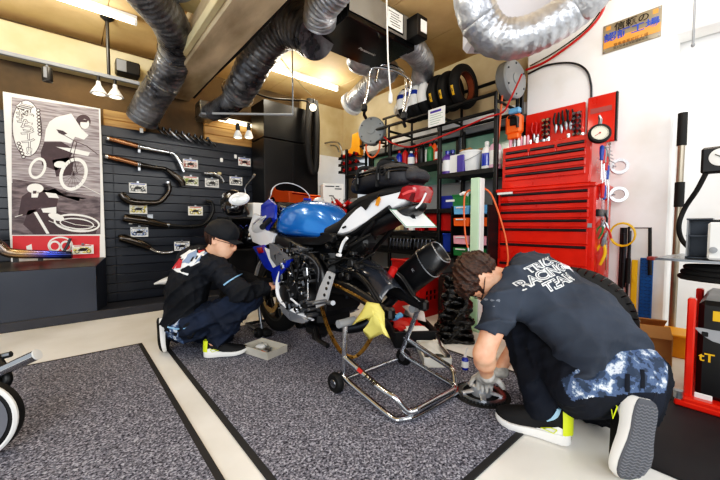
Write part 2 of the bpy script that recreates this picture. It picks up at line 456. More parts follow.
# --- carpets
m_carpet = mat('carpet_fleck', '#c2c3d2', .95, color2='#1d1e26', vscale=105, detail=6, lo=.38, hi=.70, bump=.25, bscale=200, rvar=0, spec=.1)
nt = m_carpet.node_tree; vo = nt.nodes.new('ShaderNodeTexVoronoi'); vo.inputs['Scale'].default_value = 175; sp_ = nt.nodes.new('ShaderNodeSeparateColor'); r2 = nt.nodes.new('ShaderNodeValToRGB')
tcn = [n for n in nt.nodes if n.type == 'TEX_COORD'][0]; nt.links.new(tcn.outputs['Object'], vo.inputs['Vector']); nt.links.new(vo.outputs['Color'], sp_.inputs[0]); nt.links.new(sp_.outputs[0], r2.inputs[0])
e = r2.color_ramp.elements; e[0].position = .0; e[0].color = (*lin('#1b1c22'), 1); e[1].position = 1.0; e[1].color = (*lin('#c6c6d2'), 1)
q = e.new(.4); q.color = (*lin('#3c3c46'), 1); q = e.new(.72); q.color = (*lin('#75757f'), 1)
mx = nt.nodes.new('ShaderNodeMix'); mx.data_type = 'RGBA'; mx.inputs[0].default_value = .42; bsd = nt.nodes['Principled BSDF']; old = bsd.inputs['Base Color'].links[0].from_socket
nt.links.new(r2.outputs[0], mx.inputs[6]); nt.links.new(old, mx.inputs[7]); nt.links.new(mx.outputs[2], bsd.inputs['Base Color'])
m_cborder = mat('carpet_border', '#2a2a2c', .8, var=.2)
def carpet(x0, x1, y0, y1, label):
    t = thing('carpet', label, 'carpet', ((x0+x1)/2, (y0+y1)/2, 0))
    mb().box(((x0+x1)/2, (y0+y1)/2, .005), (x1-x0-.05, y1-y0-.05, .009), bev=.003).build('pile', m_carpet, t, smooth=0)
    bd = mb()
    for s in (0, 1):
        bd.box(((x0+x1)/2, (y0+.014) if s == 0 else (y1-.014), .0045), (x1-x0, .028, .007), bev=.002)
        bd.box(((x0+.014) if s == 0 else (x1-.014), (y0+y1)/2, .0045), (.028, y1-y0-.056, .007), bev=.002)
    bd.build('border', m_cborder, t, smooth=0)
carpet(-1.15, .372, .583, 2.865, 'dark grey flecked carpet mat on the empty floor before the black display box')
carpet(.478, 1.95, .583, 2.80, 'dark grey flecked carpet mat under the motorcycle and its stands')
tag(mb().box((1.95, -.35, .004), (.82, 1.27, .007), bev=.002).build('rubber_mat', mat('rubber_mat_black', '#222326', .6, var=.25, vscale=5)), 'smooth black rubber mat on the floor behind the kneeling mechanic', 'mat')
# ================================================================ motorcycle on its paddock stands
XC = 1.27
bike = thing('motorcycle', 'blue and white sport motorcycle with its rear wheel removed, held up on paddock stands', 'motorcycle', (XC, 1.8, 0))
m_bblue = mat('tank_blue', '#2a86e0', .2, .3, color2='#1f6cc4', vscale=2, coat=.8)
m_dblue = mat('fairing_blue', '#1a34a8', .2, color2='#152a90', coat=.8)
m_bwhite = mat('fairing_white', '#eef0f4', .2, var=.03, coat=.7)
m_bsil = mat('fairing_silver', '#b9bcc4', .25, .6, var=.1, coat=.5)
m_bblk = mat('satin_black', '#16171a', .36, var=.3, bump=.03)
m_bgry = mat('panel_grey', '#4d4f54', .45, var=.2)
m_gold = mat('chain_gold', '#b08c4e', .3, .9, var=.4, vscale=40)
m_bronze = mat('disc_bronze', '#a08a62', .3, .9, var=.2)
m_lred = mat('lens_red', '#a00d14', .12, var=.3, coat=.8)
m_screen = mat('smoked_screen', '#7a7f8a', .03, var=.05, trans=1.0, rvar=0)
m_screen.node_tree.nodes['Principled BSDF'].inputs['IOR'].default_value = 1.02
m_seat = mat('seat_vinyl', '#1b1b1d', .6, var=.2, bump=.2, bscale=150)
m_amber = mat('amber_sticker', '#e8922e', .4)
m_dgreen = mat('plate_edge_green', '#2f8a64', .5)
def P2(px, py, x): p = onX(px, py, x); return (p.y, p.z)
def side(name, px, x, th, m, parent=bike, inset=.18, both=True, pts=None):
    """flat-ish side panel from its outline as surveyed in the plane X = x, mirrored to the other flank"""
    poly = pts or [P2(a, b_, x) for a, b_ in px]
    if both: mb().prism(poly, (2*XC-x, 0, 0), (0, 1, 0), (0, 0, 1), th, inset=inset).build(name, m, parent, smooth=30)
    return mb().prism(poly, (x, 0, 0), (0, 1, 0), (0, 0, 1), th, inset=inset).build(name, m, parent, smooth=30)
def sect(y, z0, z1, hw, p=2.4, n=28, xc=XC, sk=0.0):
    zc = (z0+z1)/2; hh = (z1-z0)/2; out = []
    for k in range(n):
        a = 2*pi*k/n; c_, s_ = cos(a), sin(a)
        dx = hw*(abs(c_)**(2/p))*(1 if c_ > 0 else -1); dz = hh*(abs(s_)**(2/p))*(1 if s_ > 0 else -1)
        out.append(V((xc+dx*(1-sk*(dz/hh if hh else 0)), y, zc+dz)))
    return out
# ---- front wheel
AX, AZF = 2.50, .315
fw = thing('front_wheel', '', ''); del fw['label']; del fw['category']; fw.location = (XC, AX, AZF); fw.parent = bike; fw.matrix_parent_inverse = wm(bike).inverted()
tp = [(.225, -.05), (.245, -.058), (.275, -.06), (.297, -.048), (.308, -.022), (.311, 0), (.308, .022), (.297, .048), (.275, .06), (.245, .058), (.225, .05)]
mb().ring(tp, (XC, AX, AZF), (1, 0, 0), 48).build('tyre', m_rub, fw)
b = mb().ring([(.232, -.05), (.205, -.045), (.198, 0), (.205, .045), (.232, .05), (.222, 0)], (XC, AX, AZF), (1, 0, 0), 48)
for k in range(3):
    for dd in (-.18, .18):
        a = 2*pi*k/3+.5; a2 = a+dd
        b.tube([(XC, AX+.03*cos(a), AZF+.03*sin(a)), (XC, AX+.12*cos(a2*.5+a*.5), AZF+.12*sin(a2*.5+a*.5)), (XC, AX+.205*cos(a2), AZF+.205*sin(a2))], [.02, .014, .014], 8)
b.cyl((XC-.06, AX, AZF), (XC+.06, AX, AZF), .035, n=20)
b.build('rim', m_bblk, fw)
for s_ in (-1, 1):
    x = XC+s_*.072; b = mb().ring([(.155, -.003), (.115, -.003), (.115, .003), (.155, .003)], (x, AX, AZF), (1, 0, 0), 48)
    b.build('brake_disc', m_bronze, fw)
    b = mb()
    for k in range(6):
        a = pi*k/3; b.box((x, AX+.085*cos(a), AZF+.085*sin(a)), (.006, .085, .014), M=Matrix.Rotation(a, 3, 'X'))
    b.build('disc_carrier', m_dsteel, fw)
    mb().box((x, AX-.11, AZF+.1), (.05, .07, .12), bev=.015, M=Matrix.Rotation(-.6, 3, 'X')).build('brake_caliper', m_dsteel, fw, smooth=30)
# ---- fork
rake = V((0, -.43, 1)).normalized()
for s_ in (-1, 1):
    a = V((XC+s_*.105, AX-.01, AZF)); b = mb()
    b.cyl(a, a+rake*.28, .028, .03, 18); b.box(a, (.04, .07, .09), bev=.012)
    fk = b.build('fork_leg', m_bblk, bike)
    mb().cyl(a+rake*.27, a+rake*.74, .023, n=18).build('stanchion', m_chrome, fk)
b = mb()
for h, w in ((.46, .3), (.70, .28)):
    c = V((XC, AX-.01, AZF))+rake*h; b.box(c, (w, .07, .03), bev=.01, M=Matrix.Rotation(.41, 3, 'X'))
b.build('triple_clamp', m_bblk, bike, smooth=30)
# front fender
b = mb(); secs = []
for k in range(15):
    a = radians(20+k*9.5); r0 = .335
    row = []
    for j in range(9):
        q = -1+j/4; row.append(V((XC+q*.075, AX+r0*cos(a)*(1-.03*q*q), AZF+r0*sin(a)-.035*q*q)))
    secs.append(row+[p+V((0, -.004*cos(a), -.004*sin(a))) for p in reversed(row)])
b.loft(secs); b.build('front_fender', m_bwhite, bike, smooth=35)
# ---- upper front cowl: nose loft, white with blue flanks
S = [(2.30, .80, .985, .235, .0), (2.42, .76, 1.0, .225, 0), (2.54, .72, .99, .2, 0), (2.66, .70, .955, .16, 0), (2.74, .70, .9, .11, 0), (2.775, .735, .85, .05, 0)]
b = mb(); secs = []
for y, z0, z1, hw, sk in S:
    row = []
    for k in range(23):
        a = radians(-35+250*k/22)
        row.append(V((XC+hw*cos(a)*1.0, y, (z0+z1)/2-.02+(z1-z0)*.52*sin(a))))
    secs.append(row)
secs2 = [[p+(V((XC, y[0].y, .84))-p)*.04+V((0, -.01, 0)) for p in y] for y in secs]
b.loft(secs, closed=False); b.loft(secs2, closed=False)
b.build('front_cowl', m_bwhite, bike, smooth=50)
b = mb().ell((XC-.075, 2.715, .80), (.055, .05, .035)).ell((XC+.075, 2.715, .80), (.055, .05, .035))
b.build('headlamp', mat('headlamp_glass', '#aab4c0', .08, coat=1), bike)
# white flank below the cowl and the dash surround, blue inner faces
cq = lambda *pts: [(230+x/2.461, 150+y/2.461) for x, y in pts]
side('cowl_flank', cq((62, 156), (75, 163), (79, 195), (100, 200), (113, 206), (108, 228), (85, 236), (60, 226), (49, 196)), 1.085, .03, m_bwhite)
side('cowl_inner', [(262, 205), (270, 199), (276, 205), (276, 219), (268, 231), (261, 222)], 1.09, .02, m_dblue)
# windscreen
b = mb(); secs = []
for i in range(9):
    t = i/8; y = 2.62-.30*t; zt = .965+.20*t; hw = .13+.035*t
    row = []
    for k in range(13):
        a = radians(8+164*k/12); row.append(V((XC+hw*cos(a), y-.06*(1-sin(a)), zt-.10+.10*sin(a)*(1+.15*t))))
    secs.append(row)
b.loft(secs, closed=False); ws = b.build('windscreen', m_screen, bike, smooth=60)
mb().tube([p+V((0, 0, .002)) for p in secs[-1]], .004, 6).tube([q[0] for q in secs], .003, 6).tube([q[-1] for q in secs], .003, 6).build('screen_edge', mat('screen_edge_grey', '#b8bcc2', .3), ws)
mb().box((XC, 2.36, 1.0), (.19, .05, .085), bev=.02, M=Matrix.Rotation(-.5, 3, 'X')).build('instrument_panel', m_bblk, bike, smooth=30)
mb().prism([(0, 0), (.09, -.03), (.11, .05), (.02, .06)], onX(303, 206, 1.35)+V((0, 0, 0)), (0, -1, 0), (0, 0, 1), .012).build('fairing_tip', m_dblue, bike, smooth=30)
# ---- stripe panel (blue with white and red) sweeping down, then lower crescent
side('stripe_panel', cq((57, 238), (85, 233), (101, 262), (117, 294), (105, 301), (88, 290), (71, 262)), 1.07, .016, m_dblue)
side('stripe', cq((86, 240), (95, 244), (114, 286), (107, 290), (97, 270)), 1.06, .008, m_bwhite, inset=0, both=False)
side('stripe', cq((66, 241), (78, 239), (82, 252), (72, 255)), 1.06, .008, m_lred, inset=0, both=False)
side('fairing_shoulder', cq((154, 268), (136, 274), (110, 292), (104, 306), (112, 332), (119, 336), (125, 310), (140, 292), (150, 280)), 1.05, .02, m_dblue)
def cres(pts, r, name, m, fl=(.5, 1.0), both=True):
    q = mb(); pp = [onX(a, b_, x) for a, b_, x in pts]
    q.tube(pp, r, 12, sub=6, flat=fl)
    if both: mb().tube([V((2*XC-p.x, p.y, p.z)) for p in pp], r, 12, sub=6, flat=fl).build(name, m, bike, smooth=50)
    return q.build(name, m, bike, smooth=50)
cres([(280.5, 271, 1.05), (278, 283, 1.045), (280, 296, 1.05), (287, 305, 1.06), (298, 312, 1.08), (313, 320, 1.1)], [.011, .019, .025, .026, .021, .011], 'fairing_edge', m_bwhite)
side('belly_pan', [(280, 295), (288, 305), (299, 312), (312, 320), (305, 323), (293, 320), (284, 311)], 1.09, .05, m_bsil)
cres([(287, 298, 1.05), (291, 299, 1.055), (297, 304, 1.06), (304, 311, 1.08)], [.008, .008, .008, .006], 'fairing_rib', m_bwhite)
# ---- tank
T = [(2.285, .84, .94, .07), (2.25, .79, .985, .135), (2.17, .775, 1.012, .168), (2.06, .77, 1.026, .178), (1.94, .77, 1.03, .176), (1.83, .77, 1.018, .166), (1.74, .765, .985, .14), (1.67, .765, .93, .112), (1.61, .77, .875, .085)]
b = mb().loft([sect(y, z0, z1, hw, 2.9, 36, sk=.2) for y, z0, z1, hw in T])
tank = b.build('fuel_tank', m_bblue, bike, smooth=60)
sb = tank.modifiers.new('s', 'SUBSURF'); sb.levels = sb.render_levels = 1
mb().lathe([(.0, .012), (.035, .012), (.042, .006), (.045, -.01)], (XC, 2.03, 1.022), (0, -.05, 1), 28).build('fuel_cap', m_dsteel, tank)
# knee recess lines and trim under the tank
side('tank_trim', [(279, 236), (300, 237), (322, 237), (331, 233), (336, 240), (322, 245), (300, 244), (286, 242)], 1.115, .04, m_bblk)
# ---- frame spar, air duct
def spar(px, x, r, name, m, fl=(.55, 1.0), sub=6):
    q = mb(); pp = [onX(a, b_, x if not isinstance(x, list) else x[i]) for i, (a, b_) in enumerate(px)]
    q.tube(pp, r, 14, sub=sub, flat=fl); mb().tube([V((2*XC-p.x, p.y, p.z)) for p in pp], r, 14, sub=sub, flat=fl).build(name, m, bike, smooth=50)
    return q.build(name, m, bike, smooth=50)
spar([(278, 240), (292, 247), (308, 256), (319, 270), (322, 290)], 1.1, [.045, .05, .045, .045, .05], 'frame_spar', m_bblk)
cres([(279, 246, 1.07), (292, 251, 1.065), (309, 257, 1.065), (318, 268, 1.065), (318, 282, 1.07)], .006, 'frame_edge', m_bgry)
side('air_duct', [(270.5, 243), (278, 246), (287, 253), (294, 258), (287, 263), (278, 266), (272, 258)], 1.06, .03, mat('duct_grey', '#66686d', .4, var=.15))
# ---- radiator, engine block
mb().box((XC, 2.18, .56), (.34, .05, .36), bev=.01, M=Matrix.Rotation(-.2, 3, 'X')).build('radiator', m_black, bike, smooth=30)
b = mb()
b.box((XC, 1.93, .60), (.36, .26, .30), bev=.03, M=Matrix.Rotation(-.35, 3, 'X'))
b.box((XC, 1.83, .43), (.34, .40, .24), bev=.04)
b.box((XC, 1.87, .29), (.26, .34, .12), bev=.03)
b.box((XC, 1.69, .60), (.26, .22, .26), bev=.03)
rr = random.Random(5)
for k in range(130):
    y = rr.uniform(1.66, 2.12); z = rr.uniform(.30, .74); r = rr.uniform(.004, .011)
    b.cyl((XC-.15, y, z), (XC-.19-rr.uniform(.0, .05), y, z), r, n=7, mi=1)
for c, sz in (((XC-.2, 2.06, .66), (.05, .07, .05)), ((XC-.2, 1.96, .7), (.05, .06, .04)), ((XC-.205, 2.03, .53), (.045, .05, .07)), ((XC-.2, 1.9, .56), (.04, .05, .06)), ((XC-.2, 1.82, .62), (.05, .06, .05)), ((XC-.21, 1.93, .34), (.04, .06, .05)), ((XC-.2, 1.78, .5), (.04, .07, .05))):
    b.box(c, sz, bev=.01, M=Matrix.Rotation(rr.uniform(-.6, .6), 3, 'X'), mi=2)
for k in range(26):
    p = V((XC-.20-rr.uniform(0, .03), rr.uniform(1.72, 2.1), rr.uniform(.33, .72)))
    b.box(p, (.02, rr.uniform(.012, .05), rr.uniform(.01, .035)), bev=.004, M=Matrix.Rotation(rr.uniform(-1, 1), 3, 'X'), mi=3)
eng = b.build('engine', [m_bblk, m_alu, m_dsteel, m_chrome], bike, smooth=30)
for y, z, r, t in ((1.98, .40, .085, .06), (1.75, .42, .07, .05), (1.87, .46, .06, .055)):
    for s_ in (-1, 1): mb().lathe([(r, 0), (r, t*.6), (r*.85, t), (r*.35, t*1.05), (0, t*1.05)], (XC+s_*.165, y, z), (s_, 0, 0), 24).build('engine_cover', m_plas, eng)
for k in range(9):
    y, z = rr.uniform(1.72, 2.1), rr.uniform(.42, .72)
    mb().tube([(XC-.19, y, z), (XC-.225, y+rr.uniform(-.05, .05), z+rr.uniform(-.07, .07)), (XC-.2, y+rr.uniform(-.08, .08), z-rr.uniform(.05, .15))], .007, 6, sub=5).build('engine_hose', m_rub, eng)
cres([(307, 268, 1.06), (308, 285, 1.055), (308, 302, 1.055)], .007, 'shift_rod', m_chrome, (1, 1), False)
b = mb().tube([onX(307, 303, 1.05), onX(314, 302, 1.05), onX(322, 302, 1.045), onX(329, 303, 1.03)], .008, 8, sub=3).cyl(onX(329, 303, 1.03), onX(333, 303, .97), .012, n=12)
b.build('gear_lever', m_alu, bike)
# exhaust headers and side stand foot under the engine
b = mb()
for k in range(4):
    x = XC-.12+.08*k
    b.tube([(x, 2.08, .62), (x, 2.16, .5), (x, 2.1, .32), (XC+.02*(k-1.5), 1.92, .2), (XC+.05, 1.7, .19)], .02, 10, sub=5)
b.tube([(XC+.05, 1.7, .19), (XC+.12, 1.56, .24), (XC+.19, 1.46, .36), (XC+.20, 1.36, .46)], [.032, .032, .03, .03], 12, sub=6)
b.build('exhaust_header', m_dsteel, bike)
b = mb().box((XC-.1, 1.78, .2), (.09, .16, .07), bev=.02).box((XC-.14, 1.72, .18), (.05, .06, .05), bev=.012).tube([(XC-.16, 1.7, .24), (XC-.2, 1.62, .2), (XC-.2, 1.52, .19)], [.018, .014, .014], 8)
b.build('side_stand', m_bblk, bike, smooth=30)
# ---- rearset plate (cast, pierced) with peg
q = mb(); poly = [P2(a, b_, 1.06) for a, b_ in ((328, 271), (334.5, 274), (330, 290), (326.5, 304), (317, 308), (316, 301), (320.5, 287))]
cxr = [(.0, 0)]
q.prism(poly, (1.06, 0, 0), (0, 1, 0), (0, 0, 1), .016, inset=.15)
rs = q.build('rearset_plate', mat('rearset_alloy', '#dfe1e4', .32, .5, var=.1), bike, smooth=30)
b = mb()
for a, b_ in ((330, 277.5), (328.4, 283), (326.6, 288.5), (324.6, 295)): p = onX(a, b_, 1.05); b.lathe([(.0, 0), (.009, 0), (.009, .004), (0, .004)], p, (-1, 0, 0), 14)
b.build('pierced_hole', m_black, rs)
mb().cyl(onX(326, 301, 1.05), onX(326, 301, 1.05)+V((-.085, 0, 0)), .012, .011, n=12).build('foot_peg', m_alu, bike)
# ---- seat and tail
S = [(1.80, .775, .83, .07), (1.73, .77, .85, .11), (1.64, .775, .87, .122), (1.55, .80, .90, .115), (1.46, .86, .955, .105), (1.38, .92, 1.0, .09)]
seat = mb().loft([sect(y, z0, z1, hw, 3.0) for y, z0, z1, hw in S]).build('rider_seat', m_seat, bike, smooth=60)
def cpx(x, y): return (230+x/2.461, 150+y/2.461)
tp_ = [P2(*cpx(*q), 1.15) for q in ((258, 208), (272, 184), (286, 168), (304, 147), (334, 120), (368, 106), (402, 95), (431, 87), (428, 110), (402, 131), (366, 151), (322, 181), (290, 203), (272, 209))]
b = mb().prism(tp_, (XC, 0, 0), (0, 1, 0), (0, 0, 1), .236, inset=.10)
b.v = [(XC+(x-XC)*(1-.45*min(1, max(0, (1.42-y)/.3))), y, z) for x, y, z in b.v]
tail = b.build('tail_fairing', m_bwhite, bike, smooth=40)
side('sticker', [cpx(*q) for q in ((312, 136), (342, 118), (366, 108), (362, 118), (345, 130), (334, 148), (326, 140))], XC-.108, .006, m_black, tail, inset=0, both=False)
side('sticker', [cpx(*q) for q in ((358, 136), (362, 118), (368, 115), (370, 122), (364, 138))], XC-.097, .006, m_amber, tail, inset=0, both=False)
side('sticker', [cpx(*q) for q in ((276, 190), (284, 186), (286, 190), (278, 194))], XC-.120, .006, m_black, tail, inset=0, both=False)
S = [(1.47, .94, .99, .09), (1.38, .965, 1.02, .105), (1.2, 1.0, 1.056, .09), (1.06, 1.02, 1.068, .06)]
mb().loft([sect(y, z0, z1, hw, 3.0) for y, z0, z1, hw in S]).build('pillion_seat', m_seat, bike, smooth=60)
# tail light: red wrap with black under-tray
tl = [P2(*cpx(*q), 1.2) for q in ((410, 122), (424, 90), (438, 85), (452, 86), (456, 98), (448, 128), (432, 124))]
lamp = mb().prism(tl, (XC, 0, 0), (0, 1, 0), (0, 0, 1), .15, inset=.15).build('tail_lamp', m_lred, bike, smooth=40)
side('lamp_facet', [cpx(*q) for q in ((424, 107), (440, 99), (456, 97), (455, 102), (440, 106), (426, 112))], XC-.077, .004, mat('lens_pink', '#e8585a', .1), lamp, inset=0, both=False)
side('lamp_facet', [cpx(*q) for q in ((440, 122), (448, 106), (456, 106), (451, 126))], XC-.077, .004, mat('lens_dark', '#5a0a0e', .1), lamp, inset=0, both=False)
b = mb().loft([sect(1.46, .78, .86, .095, 3), sect(1.3, .83, .91, .09, 3), sect(1.15, .88, .95, .08, 3), sect(1.06, .915, .965, .06, 3), sect(1.02, .94, .97, .03, 3)])
b.build('under_tray', m_bblk, bike, smooth=60)
cres([(416, 208, 1.2), (421, 203, 1.2), (426, 193, 1.2)], .005, 'tail_trim', m_bwhite, both=False)
# plate bracket, plate
A, B_, C_, D_ = [onX(a, c, x) for a, c, x in ((391.5, 209.5, 1.155), (418.5, 210.5, 1.385), (434.5, 228, 1.385), (408.5, 227, 1.155))]
cen = (A+B_+C_+D_)/4; ux = V((1, 0, 0)); vy = ((A+B_)-(C_+D_)).normalized(); R = Matrix((ux, vy, ux.cross(vy))).transposed()
hgt = ((A+B_)/2-(C_+D_)/2).length
pl = mb().box(cen, (.23, hgt, .003), M=R, bev=.001).build('licence_plate', mat('plate_white', '#f4f6f4', .35, var=.02), bike, smooth=0)
bd = mb()
nn = ux.cross(vy)*.0022
for o2, sz in ((vy*(hgt/2-.003), (.23, .005, .001)), (-vy*(hgt/2-.003), (.23, .005, .001)), (ux*.1125, (.005, hgt, .001)), (-ux*.1125, (.005, hgt, .001))): bd.box(cen+o2+nn, sz, M=R)
bd.build('plate_border', m_dgreen, pl, smooth=0)
mb().tube([(XC, 1.16, .92), (XC, 1.1, .91), cen-ux.cross(vy)*.012], [.03, .025, .02], 8).box(cen-ux.cross(vy)*.012, (.16, .08, .015), M=R, bev=.004).build('plate_bracket', m_bblk, bike, smooth=30)
# ---- subframe, battery box, rear shock, inner fender
for x in (XC-.09, XC+.09):
    mb().tube([(x, 1.66, .74), (x, 1.4, .83), (x, 1.15, .95)], .014, 8).tube([(x, 1.62, .6), (x, 1.45, .72), (x, 1.25, .89)], .012, 8).build('subframe_rail', m_bblk, bike)
mb().box((XC, 1.52, .78), (.17, .2, .13), bev=.02, M=Matrix.Rotation(.3, 3, 'X')).box((XC-.06, 1.38, .76), (.09, .14, .08), bev=.02, M=Matrix.Rotation(-.4, 3, 'X')).build('battery_box', m_plas, bike, smooth=30)
b = mb().cyl((XC, 1.6, .42), (XC, 1.52, .72), .018, n=12)
b.tube([(XC+.035*cos(k*.7), 1.6-.08*k/60+.035*sin(k*.7)*.9, .44+.26*k/60) for k in range(60)], .006, 6)
b.build('rear_shock', m_dsteel, bike)
b = mb(); secs = []
for k in range(13):
    t = k/12; y = 1.62-.42*t; zt = .645+.05*sin(pi*t)-.10*t*t
    row = []
    for j in range(11):
        q = -1+j/5; row.append(V((XC+q*.105, y, zt-.07*abs(q)**2.2)))
    secs.append(row+[p+V((0, 0, -.006)) for p in reversed(row)])
b.loft(secs); b.build('rear_hugger', mat('hugger_gloss', '#2c3038', .2, var=.2, coat=.6), bike, smooth=60)
# wiring and hoses around the subframe
for k in range(12):
    b = mb(); p0 = V((XC-.1+rr.uniform(-.04, .03), rr.uniform(1.45, 1.7), rr.uniform(.6, .8)))
    b.tube([p0, p0+V((rr.uniform(-.05, .0), rr.uniform(-.12, -.03), rr.uniform(-.06, .06))), p0+V((rr.uniform(-.04, .04), rr.uniform(-.3, -.1), rr.uniform(-.05, .08)))], rr.choice((.005, .006, .009)), 6, sub=5); b.build('wiring_hose', m_rub, bike)
for k in range(14):
    b = mb(); p0 = V((XC-.14+rr.uniform(-.03, .03), rr.uniform(1.3, 1.7), rr.uniform(.56, .8)))
    b.box(p0, (rr.uniform(.015, .04), rr.uniform(.02, .05), rr.uniform(.015, .04)), bev=.005, M=Matrix.Rotation(rr.uniform(-1, 1), 3, 'X')); b.build('small_fitting', m_plas, bike, smooth=30)
b = mb().tube([onX(340, 252, 1.1), onX(343, 243, 1.1), onX(347, 238, 1.1)], .009, 10, sub=4).box(onX(339, 255, 1.1), (.02, .04, .02), bev=.006)
b.build('reservoir', m_gwhite, bike)
# red remnants (rear shock reservoir, spring) between rails
mb().cyl((XC+.06, 1.30, .57), (XC+.07, 1.27, .63), .022, n=16).build('shock_reservoir', m_redp, bike)
# ---- swingarm: two sculpted arms and a bridge
for s_ in (-1, 1):
    x0 = XC+s_*.12; x1 = XC+s_*.128; b = mb()
    b.tube([(x0, 1.60, .50), (x0, 1.45, .515), (x1, 1.30, .49), (x1, 1.18, .455), (x1, 1.11, .445)], [.045, .042, .036, .032, .026], 14, sub=6, flat=(.5, 1))
    b.tube([(x0, 1.50, .55), (x0, 1.38, .60), (x1, 1.27, .565), (x1, 1.18, .48)], [.02, .02, .02, .02], 12, sub=6, flat=(.6, 1))
    sw = b.build('swingarm', m_bblk, bike, smooth=50)
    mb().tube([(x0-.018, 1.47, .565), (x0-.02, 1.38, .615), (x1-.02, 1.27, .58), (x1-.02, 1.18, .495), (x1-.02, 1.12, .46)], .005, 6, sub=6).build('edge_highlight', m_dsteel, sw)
    mb().box((x1, 1.115, .445), (.045, .06, .06), bev=.012).cyl((x1-.03, 1.13, .445), (x1+.03, 1.13, .445), .016, n=12).build('axle_adjuster', m_bblk, sw, smooth=30)
mb().box((XC, 1.45, .52), (.26, .10, .08), bev=.03).build('swingarm_bridge', m_bblk, bike, smooth=30)
# ---- silencer on the right flank, raised
a = onX(397, 289, 1.46); c = onX(441, 252, 1.5); ax = (c-a).normalized(); Rm = frame(ax, (1, 0, 0))
def ov(cn, rx, ry, n=28): return [cn+Rm @ V((rx*(abs(cos(2*pi*k/n))**.75)*(1 if cos(2*pi*k/n) > 0 else -1), ry*(abs(sin(2*pi*k/n))**.75)*(1 if sin(2*pi*k/n) > 0 else -1), 0)) for k in range(n)]
L_ = (c-a).length
b = mb().loft([ov(a-ax*.07, .03, .03), ov(a-ax*.02, .045, .06), ov(a, .06, .082), ov(a+ax*L_*.72, .066, .09)])
si = b.build('silencer', m_bblk, bike, smooth=40)
b = mb().loft([ov(a+ax*L_*.72, .0665, .0905), ov(a+ax*L_*.97, .058, .078), ov(c, .05, .066), ov(c-ax*.02, .038, .052), ov(c-ax*.03, .01, .01)])
b.build('end_cap', mat('cap_carbon', '#191a1d', .3, var=.3), si, smooth=40)
b = mb()
for t, k in ((.72, 1.01), (1.0, .99)):
    rr2 = (.0665, .0905) if t < 1 else (.052, .068)
    b.tube(ov(a+ax*L_*t, rr2[0]*k, rr2[1]*k), .0035, 6, closed=True)
b.build('cap_rim', m_steel, si)
b = mb().text('R', a+ax*L_*.55+Rm @ V((-.066, .0, 0)), ax, Rm @ V((0, 1, 0)) if (Rm @ V((0, 1, 0))).z > 0 else Rm @ V((0, -1, 0)), .03)
b.build('maker_mark', m_grey, si, smooth=0)
# ---- chain hanging slack from the front sprocket
pp = [onX(*q) for q in ((319, 296, 1.12), (322, 309, 1.11), (327, 325, 1.10), (335, 343, 1.10), (344, 354, 1.10), (354, 357, 1.11), (363, 350, 1.12), (371, 338, 1.125), (377, 325, 1.13), (381, 318, 1.13), (376, 308, 1.13), (360, 297, 1.13), (340, 287, 1.125), (325, 283, 1.12), (317, 288, 1.12))]
pts_, _ = spline([V(p) for p in pp], [1]*len(pp), 10, True)
b = mb()
tot = 0; last = pts_[0]; acc = []
for p, q in zip(pts_, pts_[1:]+pts_[:1]):
    mid = (p+q)/2; t = (q-p)
    acc.append((mid, t))
for i, (mid, t) in enumerate(acc):
    x = V((1, 0, 0)); R = frame(t, (1, 0, 0)); w = .0055 if i % 2 else .008
    for s_ in (-1, 1): b.box(mid+R @ V((s_*w, 0, 0)), (.0022, .0155, t.length*1.5), M=R, bev=.0008)
    b.box(mid, (w*2, .007, t.length*.6), M=R)
b.build('drive_chain', m_gold, bike, smooth=0)
mb().lathe([(.0, -.006), (.034, -.006), (.04, 0), (.034, .006), (0, .006)], (1.12, 1.66, .47), (1, 0, 0), 16).build('front_sprocket', m_dsteel, bike)
# ---- handlebars, levers, mirrors
for s_ in (-1, 1):
    h0 = V((XC+s_*.12, 2.26, .93)); h1 = V((XC+s_*.20, 2.22, .90)); h2 = V((XC+s_*.30, 2.11, .855)); b = mb()
    b.cyl(h0, h1, .011, n=12); b.cyl(h1, h2, .017, .018, n=16); b.cyl(h2, h2+(h2-h1).normalized()*.02, .019, n=14)
    hb = b.build('handlebar', m_rub, bike)
    mb().box(h0+V((s_*.04, .01, .0)), (.05, .05, .05), bev=.012).tube([h0+V((s_*.06, .04, .0)), h0+V((s_*.12, .06, -.03)), h0+V((s_*.18, .01, -.06))], [.008, .007, .006], 8, sub=4).build('brake_lever', m_alu, hb, smooth=30)
    st = V((XC+s_*.2, 2.60, .95)); hd = V((1.27+s_*.36, 2.36, 1.045)) if s_ < 0 else V((1.27+.40, 2.5, 1.06))
    b = mb().tube([st, st.lerp(hd, .5)+V((0, 0, .02)), hd], [.012, .009, .009], 8, sub=4)
    ms = b.build('mirror_stalk', m_bblk, bike)
    b = mb(); R = frame((.25*s_, -1, .1), (1, 0, .2)); b.ell(hd, (.072, .046, .03), R, 20); b.build('mirror_housing', m_bwhite, ms)
    mb().ell(hd+V((0, -.02, 0)), (.062, .038, .012), R, 18).build('mirror_glass', mat('mirror_reflection_pale', '#dfe2e0', .25, .2, var=.15), ms)  # pale colour stands in for the bright reflection in the glass
p = onX(276, 224, 1.17)
mb().cyl(p-V((0, 0, .03)), p+V((0, 0, .03)), .018, n=14).build('fluid_reservoir', mat('fluid_yellow', '#c9a53a', .3), bike)
b = mb().tube([onX(246, 196, 1.02), onX(245, 188, 1.02), onX(249, 182, 1.02), onX(253, 177, 1.02)], .005, 6, sub=5).cyl(onX(253, 177, 1.02), onX(254.5, 174.5, 1.02), .009, n=8)
b.build('bar_end_wire', m_steel, bike)
